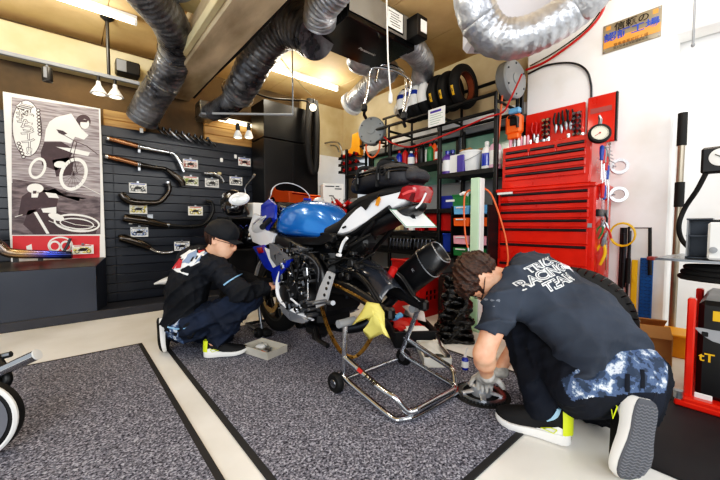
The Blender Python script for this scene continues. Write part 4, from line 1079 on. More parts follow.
S.cut(K['pel']-Sp*.055, -Sp-Nb*.1)
S.disp(folds(.014, 62, 31)); S.disp(folds(.005, 140, 32)); S.ell(K['neck']+(K['head']-K['neck'])*.6, [.075, .075, .075], None, .01, 's')
jk = S.build('jacket', m_jack, pl_, 1)
# collar bunched behind the neck, hem and sleeve piping
b = mb().tube([K['neck']+Lx*.07+V((0, 0, .0)), K['neck']+Nb*.05+V((0, 0, .02)), K['neck']-Lx*.07], [.02, .026, .02], 10, sub=5); b.build('collar', m_jack, pl_)
def wrapline(o, px, d0, r, name, m, par):
    b = mb(); b.tube(drape_ok(o, [(at(a, c, d0), ray(a, c)) for a, c in px], .002), r, 6); b.build(name, m, par)
wrapline(jk, [(224, 285), (228, 282), (233, 279), (238, 276), (242, 274)], 1.5, .005, 'sleeve_piping', m_piping, pl_)
wrapline(jk, [(168, 327), (176, 329), (184, 328.5), (192, 326), (199, 321), (205, 313), (208, 308)], 1.5, .005, 'hem_piping', m_piping, pl_)
lo_ = at(197, 260, 2.22)
def px2(pts): return [((a-197)/FPX*2.22, -(b_-260)/FPX*2.22) for a, b_ in pts]
ov_ = px2([(176, 268), (184, 256), (192, 250), (200, 248), (208, 249), (211, 254), (207, 261), (199, 265), (190, 267), (186, 270)])
drape_poly(jk, 'back_print', m_lett, [gridpoly(ov_), gridpoly(px2([(176, 268), (186, 269), (196, 272), (195, 274), (184, 271)]), 3)], lo_, _r, _u, -_f, pl_, .003, .4)
drape_poly(jk, 'back_print', m_prblue, [gridpoly(px2([(188, 262), (193, 254), (200, 250), (202, 256), (196, 263)])), gridpoly(px2([(206, 251), (209, 252), (206, 260), (201, 263), (205, 257)]))], lo_, _r, _u, -_f, pl_, .0045, .4)
drape_poly(jk, 'back_print', m_prred, [gridpoly(px2([(181, 268), (185, 260), (189, 259), (188, 267)])), gridpoly(px2([(201, 250), (206, 249.5), (203, 254)])), gridpoly(px2([(177, 268), (185, 258), (187, 258), (180, 268)]))], lo_, _r, _u, -_f, pl_, .0055, .4)
drape_poly(jk, 'back_print', m_black, [gridpoly(px2([(196.5, 261), (198, 257), (200, 256), (199, 261)])), gridpoly(px2([(201, 259), (202, 255.5), (203.5, 255.5), (203, 259)]))], lo_, _r, _u, -_f, pl_, .006, .4)
# trousers
S = SDF(lo, hi, .0075); S.chain([K['pel']+Sp*.05, K['pel']], [.11, .125], .04, (Nb, .85)); S.cap(K['lhip'], K['rhip'], .10, .10, .05)
for s in 'lr': S.chain([K[s+'hip'], K[s+'kn'], K[s+'ank'].lerp(K[s+'kn'], .1)], [.092, .076, .062], .035)
S.disp(folds(.014, 70, 41)); S.disp(folds(.006, 150, 42))
npel = np.array(K['pel']); nS = np.array(Sp); nR = np.array(_r)
def pickc2(c): q = c-npel; return ((q@nS > -.115) & (q@nR < .05) & ((c-np.array(CAM))@np.array(_f) < 2.28)).astype(int)
S.build('trousers', [m_trous, m_camo], pl_, 2, pick=pickc2)
# cap over short hair
S = SDF(K['head']-V((.17, .17, .17)), K['head']+V((.17, .17, .17)), .0045)
f, R = headshape(S, K['head'], hd_up, hd_fr, 1.0, .014, face=False); S.cut(f(0, 0, .018), R @ V((0, -.1, -1))); S.ell(f(0, 0, .06), [.08, .09, .07], R, .04)
S.disp(folds(.002, 60, 8)); cp = S.build('cap', m_cap, pl_, 1)
b = mb(); rows = []
for i in range(6):
    t = i/5; rows.append([f((q-4)/4*.072*(1-.35*t*abs((q-4)/4)), .075+.075*t*(1-.35*((q-4)/4)**2), .028-.012*t-.02*((q-4)/4)**2) for q in range(9)])
b.loft([r_+[p+R @ V((0, 0, .004)) for p in reversed(r_)] for r_ in rows]); b.build('cap_brim', m_cap, cp, smooth=50)
S = SDF(K['head']-V((.15, .15, .15)), K['head']+V((.15, .15, .15)), .0045)
headshape(S, K['head'], hd_up, hd_fr, 1.0, .01, face=False); S.cut(f(0, 0, -.06), R @ V((0, 0, -1))); S.cut(f(0, -.01, 0), R @ V((0, 1, -.2)))
S.disp(folds(.004, 150, 5)); S.build('hair', m_hair, pl_, 0)
b = mb()
for s in (-1, 1): b.tube([f(s*.078, -.005, .0), f(s*.076, .06, .0), f(s*.06, .095, -.003)], .002, 6)
for s in (-1, 1): b.tube([f(s*.034+.025*cos(a), .1-.004*abs(cos(a)), -.004+.019*sin(a)) for a in [2*pi*i/14 for i in range(14)]], .0016, 5, closed=True)
b.build('spectacles', m_black, pl_)
shoe(pl_, V((.63, 2.275, .018)), V((.87, 2.17, .018)), (0, 0, 1), k=1.05, label='black shoe with white sole and neon heel, flat on the carpet edge')
lt, lh = at(160, 350.5, 2.24), at(158, 318, 2.26)
shoe(pl_, lh, V((lt.x, lt.y, .016)), (_r*.75+_f*.6+V((0, 0, .1))), tread=m_shoe, k=1.1, label='black shoe standing on its toes with white sole turned outward')
# ================================================================ tool cabinet, shelving and everything on the right
m_handle = mat('drawer_handle', '#3a3c40', .35, .6, var=.2)
m_orangeH = mat('air_hose_orange', '#e2683a', .5, var=.1)
def simple(name, label, cat, b, m, smooth=40, group=None): return tag(b.build(name, m, None, smooth=smooth), label, cat, group)
def boxthing(name, label, cat, c, size, m, rz=0.0, bev=.006, lid=None, group=None):
    t = thing(name, label, cat, (c[0], c[1], c[2]), group)
    mb().box((c[0], c[1], c[2]+size[2]/2), size, rz, bev).build('body', m, t, smooth=30)
    if lid: mb().box((c[0], c[1], c[2]+size[2]+.006), (size[0]+.012, size[1]+.012, .018), rz, .004).build('lid', lid, t, smooth=30)
    return t
def bottle(name, label, cat, p, r, h, m, mcap, neck=.35, mlab=None, group=None):
    t = thing(name, label, cat, p, group); p = V(p)
    mb().lathe([(r*.9, 0), (r, .006), (r, h*.68), (r*.75, h*.78), (r*neck, h*.83), (r*neck, h*.88)], p, n=18).build('body', m, t)
    mb().lathe([(r*neck*1.25, h*.87), (r*neck*1.25, h*.98), (r*neck*.9, h), (0, h)], p, n=14).build('cap', mcap, t)
    if mlab: mb().lathe([(r*1.015, h*.16), (r*1.02, h*.17), (r*1.02, h*.58), (r*1.015, h*.59)], p, n=18).build('paper_label', mlab, t)
    return t
# ---- roller cabinet
cab = thing('roller_cabinet', 'tall red steel roller tool cabinet with wide dark handled drawers by the white wall', 'tool cabinet', (3.0, 1.08, 0))
mb().box((3.015, 1.085, .62), (.41, .72, 1.08), bev=.012).box((3.01, 1.085, 1.15), (.44, .74, .03), bev=.008).build('carcass', m_red, cab, smooth=30)
zs = [1.11, 1.035, .965, .895, .825, .70, .54, .36]
for i, z in enumerate(zs):
    h = (z-(zs[i+1] if i+1 < len(zs) else .14))-.01
    d = mb().box((2.805, 1.085, z-h/2+.012), (.02, .64, h), bev=.004).build('drawer', m_red, cab, smooth=30)
    mb().tube([(2.792, .77, z), (2.792, 1.40, z)], .014, 8, flat=(1, .8)).build('handle', m_handle, d)
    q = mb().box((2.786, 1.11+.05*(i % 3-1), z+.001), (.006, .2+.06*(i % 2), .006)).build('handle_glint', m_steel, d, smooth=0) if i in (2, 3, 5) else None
for y in (.79, 1.38):
    for x in (2.87, 3.17):
        mb().cyl((x-.016, y, .045), (x+.016, y, .045), .045, n=20).box((x, y, .085), (.05, .05, .02)).build('caster', m_rub, cab, smooth=30)
mb().box((2.79, 1.37, 1.128), (.004, .13, .018)).build('maker_badge', m_wplas, cab, smooth=0)
mb().box((2.80, .755, .86), (.004, .03, .03)).build('lock_plate', m_grey, cab, smooth=0)
# ---- top chest with opened lid
ch = thing('tool_chest', 'red steel tool chest with rows of slim drawers standing on the roller cabinet', 'tool chest', (3.0, 1.1, 1.165))
b = mb().box((3.04, 1.1, 1.345), (.38, .66, .35), bev=.008)
b.build('carcass', m_red, ch, smooth=30)
rows = ((1.475, 3), (1.42, 1), (1.352, 1), (1.285, 1), )
for z, n in rows:
    w = .60/n
    for k in range(n):
        y = 1.1-.30+w*(k+.5); d = mb().box((2.846, y, z-.025), (.014, w-.008, .05), bev=.003).build('drawer', m_red, ch, smooth=30)
        mb().tube([(2.836, y-w/2+.012, z-.008), (2.836, y+w/2-.012, z-.008)], .0125, 8).build('handle', m_dsteel, d)
mb().box((2.844, 1.1, 1.2), (.008, .64, .055), bev=.002).build('front_flap', m_red, ch, smooth=0)
b = mb().box((3.2, 1.15, 1.69), (.025, .47, .34), bev=.006); b.build('open_lid', m_red, ch, smooth=30)
b = mb().box((3.185, .80, 1.69), (.035, .185, .37), bev=.006); l2 = b.build('open_lid', m_red, ch, smooth=30)
mb().box((3.165, .80, 1.76), (.003, .14, .04)).build('vent_panel', mat('lid_grille', '#a8504c', .5), l2, smooth=0)
mb().box((3.185, .703, 1.69), (.036, .012, .37)).build('lid_edge', m_black, l2, smooth=0)
# tools stood in the lid and on the chest
rg = random.Random(12)
def plier(name, label, p, m, ang, group=None, k=1.0):
    t = thing(name, label, 'pliers', p, group); p = V(p); R = Matrix.Rotation(ang, 3, 'X')
    for s in (-1, 1):
        mb().tube([p+R @ V((0, s*.004, 0))*k, p+R @ V((0, s*.022, -.05))*k, p+R @ V((0, s*.014, -.12))*k], [.007*k, .0085*k, .007*k], 8, sub=4).build('grip', m, t)
    mb().tube([p+R @ V((0, 0, -.015))*k, p+R @ V((0, 0, .02))*k, p+R @ V((0, 0, .06))*k], [.011*k, .015*k, .004*k], 8).build('jaw', m_steel, t)
    return t
for i, (y, z, m, nm) in enumerate(((1.30, 1.66, m_redp, 'red'), (1.265, 1.65, m_redp, 'red'), (1.12, 1.70, m_black, 'black'), (1.08, 1.69, m_black, 'black'), (1.045, 1.71, m_black, 'black'), (1.01, 1.70, m_black, 'black'))):
    plier('pliers', '%s handled pliers in the opened chest lid, %s from the left' % (nm, ORD[i if i < 2 else i-2]), (3.165, y, z), m, rg.uniform(-.12, .12)+pi, group='%s pliers in the chest lid' % nm, k=.95)
for i, y in enumerate((1.215, 1.18, .98, .945)):
    t = thing('socket_rail', 'upright rail of chromed sockets in the opened chest lid, %s from the left' % ORD[i], 'socket rail', (3.17, y, 1.56)); mb().box((3.178, y, 1.66), (.008, .02, .26), bev=.002).build('rail', m_black, t, smooth=0)
    for k in range(6): mb().cyl((3.174, y, 1.555+.042*k), (3.14, y, 1.56+.042*k), .0105+.0012*(k % 3), n=10).build('socket', m_chrome, t)
for i in range(5):
    c = V((3.02, 1.40-.028*i, 1.521)); t = thing('marker_pen', ('white' if i % 2 else 'pale pink')+' slim tube standing at the left end of the chest, %s from the left' % ORD[i], 'tube', c); mb().lathe([(.008, 0), (.011, .002), (.011, .1), (.006, .115), (0, .118)], c, n=10).build('tube_body', m_wplas if i % 2 else m_pink, t)
for i in range(7):
    y = .80+.075*i; r = rg.uniform(.012, .02); h = rg.uniform(.03, .06)
    simple('socket', 'small chromed socket on the chest top, %s from the right' % ORD[i], 'socket', mb().lathe([(r*.7, 0), (r, .003), (r, h), (r*.6, h+.002), (r*.6, h*.6), (0, h*.6)], (2.98+rg.uniform(-.06, .06), y, 1.521), n=12), m_chrome, group='sockets on the tool chest')
t = thing('impact_socket_case', 'grey round tin lying on the tool chest', 'tin', (3.0, 1.17, 1.521)); mb().lathe([(.04, 0), (.045, .004), (.045, .035), (.04, .04), (0, .04)], (3.02, 1.16, 1.521), n=24).build('body', m_alu, t)
mb().lathe([(.046, .034), (.047, .045), (.03, .05), (0, .05)], (3.02, 1.16, 1.521), n=24).build('lid', m_steel, t)
for i, y in enumerate((1.35, 1.385, 1.42)):
    bottle('spray_can', ('slim white', 'clear', 'pink labelled')[i]+' bottle on the left end of the tool chest top', 'bottle', (2.98, y, 1.521), .014, .1+.02*i, (m_wplas, m_steel, m_pink)[i], m_wplas)
# dial gauge hooked on the chest corner
t = thing('pressure_gauge', 'round dial gauge with black rubber rim hooked on the chest corner', 'gauge', (2.80, .72, 1.50)); g = V((2.80, .712, 1.495)); ax = V((-.85, -.4, .2)).normalized()
mb().ring([(.052, -.02), (.066, -.018), (.07, 0), (.066, .016), (.052, .02)], g, ax, 32).build('rim', m_rub, t)
mb().lathe([(.055, -.015), (.055, .012), (0, .012)], g, ax, 32).build('dial', mat('dial_cream', '#ece6cf', .4), t)
R = frame(ax, (0, 1, 0)); mb().box(g+ax*.014+R @ V((.012, .01, 0)), (.04, .004, .002), M=R @ Matrix.Rotation(.7, 3, 'Z')).cyl(g+ax*.012, g+ax*.017, .006, n=10).build('needle', m_redp, t, smooth=0)
b = mb()
for k in range(20): a = pi*.25+1.5*pi*k/19; b.box(g+ax*.0135+R @ V((.045*cos(a), .045*sin(a), 0)), (.008, .0015, .001), M=R @ Matrix.Rotation(a, 3, 'Z'))
b.build('scale_mark', m_black, t, smooth=0)
mb().tube([g+V((0, 0, .06)), g+V((.01, 0, .1)), g+V((.02, .01, .13))], [.012, .012, .008], 10).build('stem', m_steel, t)
# pegged tools on the cabinet flank
yF = .715
for i, (x, z, m, nm) in enumerate(((2.84, 1.42, m_blue, 'blue'), (2.875, 1.40, m_redp, 'red'), (2.91, 1.41, m_grey, 'grey'), (2.95, 1.36, m_redp, 'red'), (2.99, 1.30, m_blue, 'blue'), (2.885, 1.16, m_redp, 'red'), (2.93, 1.15, m_blue, 'blue'))):
    t = thing('screwdriver', '%s handled screwdriver hung %s on the flank of the red cabinet' % (nm, ('front of the row', 'second', 'third', 'fourth', 'rearmost', 'low at the front', 'low behind')[i]), 'screwdriver', (x, yF, z), 'screwdrivers on the cabinet flank'); p = V((x, yF-.01, z))
    mb().lathe([(.006, 0), (.014, -.01), (.015, -.05), (.011, -.085), (.013, -.1), (.006, -.105)], p, n=12).build('handle', m, t)
    mb().cyl(p+V((0, 0, -.1)), p+V((0, 0, -.24)), .0035, n=8).build('blade', m_chrome, t)
for i, (x, z) in enumerate(((3.06, 1.30), (3.06, 1.09))):
    t = thing('hose_clamp', ('upper', 'lower')[i]+' chromed ring clamp hanging at the rear of the cabinet flank', 'clamp', (x, yF, z)); mb().ring([(.038, -.02), (.058, -.02), (.058, .02), (.038, .02)], (x+.08, yF-.05, z), (-.9, -.3, .1), 28).build('band', mat('clamp_bright', '#d5d8dc', .3, .3, var=.15), t)
    mb().box((x+.03, yF-.03, z), (.06, .012, .012), bev=.003).build('screw_block', m_steel, t, smooth=30)
simple('steel_bar', 'thin polished steel bar hanging vertically behind the flank tools', 'bar', mb().box((3.03, yF-.012, 1.0), (.018, .008, .95), bev=.003).cyl((3.03, yF-.02, 1.46), (3.03, yF, 1.46), .01, n=10), m_chrome)
for i, (x, z, m, nm, k) in enumerate(((2.86, .86, m_green, 'green', .8), (2.91, .85, m_redp, 'red', .8), (2.90, .73, m_yellow, 'yellow and black', 1.3), (2.96, .87, m_black, 'black', .9))):
    plier('pliers', '%s handled pliers on the hooks of the cabinet flank' % nm, (x, yF-.02, z), m, (.3, -.4, .2, 2.8)[i], k=k)
simple('magnet_strip', 'black magnetic tool bar across the flank of the red cabinet', 'tool bar', mb().box((2.92, yF-.0, .95), (.2, .025, .05), bev=.006), m_black, 30)
t = thing('cable_tie_bundle', 'loose bunch of steel picks fanned out on top of the cabinet flank', 'picks', (2.9, .71, 1.42))
for k in range(5): mb().tube([(2.88, .70, 1.42), (2.90+.02*k, .69, 1.41-.02*k), (2.95+.03*k, .68, 1.42-.025*k)], .004, 6).build('pick', m_steel, t)
# ---- steel shelving
she = thing('shelving_unit', 'black steel shelving along the far right wall loaded with cans, cases and bins', 'shelving', (3.02, 2.5, 0))
XF, XB = 2.82, 3.24
for y in (1.47, 2.06, 2.75, 3.55):
    for x in (XF, XB): mb().box((x, y, .93), (.035, .035, 1.86), bev=.004).build('upright', m_black, she, smooth=30)
for z in (.14, .58, .78, 1.02, 1.36, 1.51):
    for y0, y1 in ((1.47, 2.06), (2.06, 2.75), (2.75, 3.55)):
        if z == .78 and y0 < 2 or z == 1.51 and y0 < 2 or z == 1.36 and y0 > 2: continue
        b = mb().box(((XF+XB)/2, (y0+y1)/2, z-.012), (XB-XF+.03, y1-y0-.01, .022)).box((XF-.018, (y0+y1)/2, z-.02), (.012, y1-y0-.01, .045), bev=.003)
        b.build('shelf_board', m_black, she, smooth=0)
b = mb()
for x, z in ((XF-.02, 1.845), (XF-.02, 1.99), (XB-.04, 2.26), (XB-.04, 1.9)): b.tube([(x, 1.46, z), (x, 3.25, z)], .016, 8)
for y in (1.47, 2.06, 2.75, 3.2): b.tube([(XF-.02, y, 1.80), (XF-.02, y, 2.0)], .014, 8).tube([(XF-.02, y, 1.93), (XB-.04, y, 1.93)], .013, 8).tube([(XB-.04, y, 1.8), (XB-.04, y, 2.27)], .014, 8)
rk_ = tag(b.build('pipe_rack', m_black), 'black pipe rack on top of the shelving carrying the tyres', 'rack')
# tyres on the rack
tyre_p = [(.17, -.055), (.2, -.068), (.235, -.07), (.26, -.055), (.272, -.025), (.275, 0), (.272, .025), (.26, .055), (.235, .07), (.2, .068), (.17, .055), (.175, 0)]
wrapc = [m_paper, m_paper, m_paper, m_paper, m_yellow, m_yellow, m_yellow]
labs = ['blue and white wrapped tyre on the rack, leftmost of the row', 'blue and white wrapped tyre on the rack, second from the left', 'blue and white wrapped tyre on the rack, third from the left', 'tyre with a broad plain white wrap in the middle of the rack row', 'tyre with a yellow tag left of the next two tagged tyres', 'tyre with a yellow tag beside the last tyre of the row', 'tyre at the right end of the rack with its orange brown inside showing']
m_inner = mat('tyre_inner_brown', '#8a4a2c', .7, var=.25)
for i, y in enumerate((2.60, 2.51, 2.42, 2.31, 2.18, 2.06, 1.91)):
    x, z = 3.0, 2.225; t = thing('tyre_in_wrapper', labs[i], 'tyre', (x, y, z-.275), 'tyres on the rack'); k = .82 if i < 6 else .92
    k = .72 if i < 6 else .78; p_ = [(r*k, h*.7) for r, h in tyre_p]
    mb().ring(p_, (x, y, z), (0, 1, 0), 48).build('tread', m_rub, t)
    mb().ring([(r*k, h) for r, h in ((.172, -.04), (.168, 0), (.172, .04), (.176, .04), (.176, -.04))], (x, y, z), (0, 1, 0), 40).build('inner_liner', m_inner if i == 6 else m_rub, t)
    b = mb(); secs = []
    for q in range(9):
        a = radians((140 if i < 4 else 190)+q*(8 if i < 4 else 3)); dr = V((cos(a), 0, sin(a)))
        secs.append([V((x, y, z))+dr*(r*k+.003)+V((0, h*.72*(1 if i < 4 else .55), 0)) for r, h in tyre_p[1:10]])
    b.loft(secs, closed=False); b.build('paper_tag', wrapc[i], t, smooth=60)
    if i < 3:
        b = mb(); secs = []
        for q in range(4):
            a = radians(158+q*5); dr = V((cos(a), 0, sin(a)))
            secs.append([V((x, y, z))+dr*(r*k+.005)+V((0, h*.74, 0)) for r, h in tyre_p[1:10]])
        b.loft(secs, closed=False); b.build('blue_band', m_blue, t, smooth=60)
    elif i > 3:
        b = mb(); secs = []
        for q in range(3):
            a = radians(197+q*4); dr = V((cos(a), 0, sin(a))); secs.append([V((x, y, z))+dr*(r*k+.005)+V((0, h*.2, 0)) for r, h in tyre_p[2:9]])
        b.loft(secs, closed=False); b.build('black_mark', m_black, t, smooth=60)
# white price card
t = thing('price_card', 'white laminated price card with purple heading hung on the tyre rack', 'card', (XF-.05, 2.05, 1.9)); c = V((XF-.05, 2.065, 1.925))
mb().box(c, (.004, .2, .17)).build('sheet', m_paper, t, smooth=0); yv = V((0, -1, 0)); zv = V((0, 0, 1))
m_purp = mat('print_purple', '#4a3a9c', .6)
mb().box(c+V((-.003, .01, .055)), (.002, .13, .022)).build('heading_bar', m_purp, t, smooth=0)
b = mb()
for k, (w, o) in enumerate(((.15, 0), (.13, .01), (.16, 0), (.12, .012), (.1, .02))): b.box(c+V((-.003, o, .025-.022*k)), (.002, w, .005))
b.build('text_line', mat('print_greygreen', '#8fb098', .6), t, smooth=0)
# red cable slung along the rack
pp = [onX(a, b_, 2.78) for a, b_ in ((384, 137), (392, 143), (408, 147), (424, 143), (440, 137), (462, 128), (485, 118), (503, 112), (510, 100), (522, 74))]
simple('red_cable', 'red cable slung in sagging loops along the front of the shelving', 'cable', mb().tube(pp, .008, 6, sub=6), m_redp)
# ---- goods on the main shelf (z 1.36)
z1 = 1.362
def pos(px, x, z): d = ray(px, 200); y = d.y/d.x*x; return V((x, y, z))
bottle('detergent_bottle', 'purple bottle at the left of the right shelf bay', 'bottle', pos(447, 2.93, z1), .055, .25, mat('purple_plastic', '#54388c', .35), m_dblue, mlab=m_wplas)
bottle('detergent_bottle', 'dark violet bottle behind the white carton on the shelf', 'bottle', pos(452, 3.05, z1), .055, .28, mat('violet_plastic', '#3a2a6a', .35), m_dblue)
boxthing('carton', 'white and green carton standing on the main shelf', 'carton', pos(457.5, 2.95, z1), (.1, .13, .19), m_paper)
boxthing('carton', 'small violet carton with pale label beside the white bucket', 'carton', pos(461.5, 2.89, z1), (.07, .075, .17), mat('violet_card', '#4b3f93', .5))
t = thing('bucket', 'white plastic bucket with rags on top on the main shelf', 'bucket', pos(470, 2.97, z1)); p = pos(470.5, 2.97, z1)
mb().lathe([(.078, 0), (.081, .004), (.102, .19), (.11, .19), (.11, .205), (.1, .205), (.076, .01), (0, .01)], p, n=28).build('pail', m_wplas, t)
b = mb().tube([p+V((0, .11, .19)), p+V((-.08, .08, .14)), p+V((-.11, 0, .11)), p+V((-.08, -.08, .14)), p+V((0, -.11, .19))], .003, 6, sub=4); b.build('bail', m_steel, t)
b = mb(); rg = random.Random(8)
for k in range(6): q = p+V((rg.uniform(-.05, .05), rg.uniform(-.07, .07), .21+rg.uniform(0, .02))); b.box(q, (.14, .04, .014), rg.uniform(0, 3), .003, M=Matrix.Rotation(rg.uniform(0, 3), 3, 'Z') @ Matrix.Rotation(rg.uniform(-.3, .3), 3, 'X'))
simple('rag_pile', 'brown shop rags heaped in the white bucket', 'rags', b, m_card, 30)
bottle('oil_bottle', 'white bottle with dark blue label at the right of the main shelf', 'bottle', pos(486, 2.95, z1), .046, .27, m_wplas, m_wplas, mlab=m_dblue)
bottle('oil_bottle', 'pink bottle next to the red tool chest on the main shelf', 'bottle', pos(494.5, 2.95, z1), .052, .29, mat('pink_bottle', '#e7b4cc', .4), m_wplas, mlab=m_paper)
# left bay clutter: cans and bottles
cl = [('pale blue', m_lblue), ('navy', m_dblue), ('red', m_redp), ('blue', m_blue), ('red', m_lred), ('black', m_black), ('white', m_wplas), ('green', m_green), ('orange red', m_orange), ('red', m_redp)]
for i, (px, x) in enumerate(((391, 2.95), (399, 2.92), (405, 2.96), (411, 2.92), (416, 2.98), (421, 2.92), (426, 2.99), (430, 2.92), (434, 2.96), (438, 2.91))):
    bottle('spray_can', '%s can on the left shelf bay, %s from its left' % (cl[i][0], ('first', 'second', 'third', 'fourth', 'fifth', 'sixth', 'seventh', 'eighth', 'ninth', 'tenth')[i]), 'can', pos(px, x, 1.512), .038, .17+.07*((i*7) % 3)/2, cl[i][1], (m_wplas, m_redp, m_black)[i % 3], mlab=(m_paper if i % 3 == 0 else None), group='cans on the left shelf bay')
# row of red screwdriver grips and tool box at the far end of the shelf, orange bag above
for i in range(9):
    px = 346+(i % 3)*6; zz = 1.60+.095*(i//3); p = pos(px, 2.93, zz)
    t = thing('screwdriver', '%s red screwdriver on the %s tier of the rack at the far shelving end' % (('left', 'middle', 'right')[i % 3], ('bottom', 'middle', 'top')[i//3]), 'screwdriver', p, 'red screwdrivers at the end of the shelving')
    mb().lathe([(.01, -.02), (.022, -.01), (.024, .06), (.016, .09)], p, (-1, -.3, .1), 12).build('handle', m_redp, t)
    mb().lathe([(.017, .088), (.019, .1), (.0, .105)], p, (-1, -.3, .1), 12).build('end_cap', m_black, t)
sr = mb()
for k in range(3): sr.box((2.98, 3.62, 1.585+.095*k), (.18, .42, .012)).box((2.9, 3.62, 1.60+.095*k), (.012, .42, .03))
simple('tool_rack', 'black three tier rack holding the red screwdrivers', 'rack', sr.box((3.05, 3.42, 1.6), (.03, .02, .5)).box((3.05, 3.82, 1.6), (.03, .02, .5)), m_black, 0)
bag_ = [onX(a, b_, 2.95) for a, b_ in ((345, 156), (353, 148), (354, 135), (361, 132), (362, 154), (360, 157))]
simple('tool_pouch', 'orange yellow fabric pouch hanging beside the grey hose reel', 'pouch', mb().prism([(p.y, p.z) for p in bag_], (2.95, 0, 0), (0, 1, 0), (0, 0, 1), .07, inset=.15), mat('pouch_orange', '#f09a1c', .7, bump=.2), 30)
# hose reels: flat grey drums
def reel(name, label, c, ax, r, th):
    t = thing(name, label, 'hose reel', (c.x, c.y, c.z-r)); ax = V(ax).normalized()
    mb().lathe([(r*.2, -th/2), (r*.92, -th/2), (r, -th/2+.012), (r, th/2-.012), (r*.92, th/2), (r*.3, th/2), (r*.28, th/2+.008), (0, th/2+.008)], c, ax, 40).build('drum', mat('reel_grey', '#8f9496', .45, var=.15), t)
    R = frame(ax, (0, 0, 1)); b = mb()
    for k in range(6): a = pi*k/3; b.cyl(c+ax*(th/2)+R @ V((r*.8*cos(a), r*.8*sin(a), 0)), c+ax*(th/2+.006)+R @ V((r*.8*cos(a), r*.8*sin(a), 0)), .008, n=8)
    b.build('bolt', m_dsteel, t); mb().box(c-ax*(th/2+.02), (.06, .06, .3), bev=.006).build('bracket', m_black, t, smooth=30); return t
reel('hose_reel', 'round grey hose reel mounted above the orange tool at the cabinet end', V((2.98, 1.43, 2.13)), (-.12, -1, .03), .165, .1)
reel('hose_reel', 'round grey hose reel at the far end beside the orange pouch', V((2.8, 3.03, 1.985)), (-.85, -.5, .05), .165, .1)
pp = [onX(a, b_, 2.75) for a, b_ in ((368, 140), (366, 148), (369, 156), (374, 157), (379, 150), (380, 141))]
simple('air_hose', 'orange air hose looping below the far grey reel', 'hose', mb().tube(pp, .01, 8, sub=6), m_orangeH)
pp = [onX(a, b_, 2.9) for a, b_ in ((504, 64), (503, 85), (501, 110), (499, 132), (497, 150))]
simple('air_hose', 'orange air hose dropping from the reel to the tool chest', 'hose', mb().tube(pp, .008, 8, sub=6), m_orangeH)
t = thing('impact_wrench', 'orange and black cordless tool hanging under the grey reel', 'power tool', onX(514, 133, 2.98)); c = onX(514.5, 125, 2.98)
mb().box(c, (.08, .14, .17), bev=.02).box(c+V((0, 0, -.1)), (.07, .1, .05), bev=.01).build('housing', m_orange, t, smooth=30)
mb().box(c+V((-.045, -.02, .02)), (.02, .08, .07), bev=.008).tube([c+V((-.05, .03, .06)), c+V((-.06, -.04, .05)), c+V((-.05, -.05, -.04))], .012, 8, sub=4).build('grip', m_black, t, smooth=30)
mb().box(c+V((0, 0, .12)), (.05, .1, .05), bev=.01).build('battery', m_lblue, t, smooth=30)
# black post beside the white wall
simple('conduit_post', 'black square post at the edge of the white wall above the shelving', 'post', mb().box((3.19, 1.425, 1.85), (.03, .03, .7), bev=.004).box((3.19, 1.425, 2.2), (.05, .05, .02), bev=.004), m_black, 30)
# ---- lower shelves
boxthing('battery_carton', 'dark blue carton with red lettering on the lower shelf', 'carton', pos(450, 2.93, 1.022), (.14, .17, .13), mat('carton_navy', '#23318a', .5))
p = pos(450, 2.856, 1.1); mb()
simple('carton_label', 'white label strip on the dark blue carton', 'label', mb().box((2.857, p.y, 1.10), (.003, .1, .02)), m_paper, 0)
boxthing('parts_box', 'green plastic box on the lower shelf behind the pale post', 'box', pos(465, 2.94, 1.022), (.16, .18, .12), m_green, lid=m_green)
boxthing('tool_case', 'red plastic tool case with lid on the middle shelf', 'case', pos(444, 2.95, .80), (.2, .34, .17), m_redp, lid=m_redp)
boxthing('tool_case', 'red low tool case behind the motorcycle number plate', 'case', pos(424, 2.95, .80), (.2, .3, .13), m_redp, lid=m_lred)
# drawer bins
dr_ = thing('bin_rack', 'black rack of coloured small parts drawers behind the pale green post', 'drawer rack', (2.69, 1.6, .58))
mb().box((2.775, 1.60, .80), (.02, .36, .46)).box((2.70, 1.425, .80), (.17, .012, .46)).box((2.70, 1.775, .80), (.17, .012, .46)).box((2.70, 1.6, .285), (.15, .3, .57)).build('frame', m_black, dr_, smooth=0)
for z, m in ((.955, m_lblue), (.85, m_orange), (.69, m_pink), (.585, m_green)):
    for y in (1.515, 1.685):
        d = mb().prism([(-.075, 0), (.075, 0), (.08, .075), (-.08, .075)], (2.70, y, z), (0, 1, 0), (0, 0, 1), .14, inset=.06).build('drawer', m, dr_, smooth=30)
        mb().box((2.624, y, z+.06), (.012, .1, .012), bev=.003).build('lip', m_wplas, d, smooth=0)
t = boxthing('storage_bin', 'large dark blue plastic bin on the low shelf beside the drawers', 'bin', (2.93, 1.87, .593), (.2, .3, .17), m_blue, lid=m_blue)
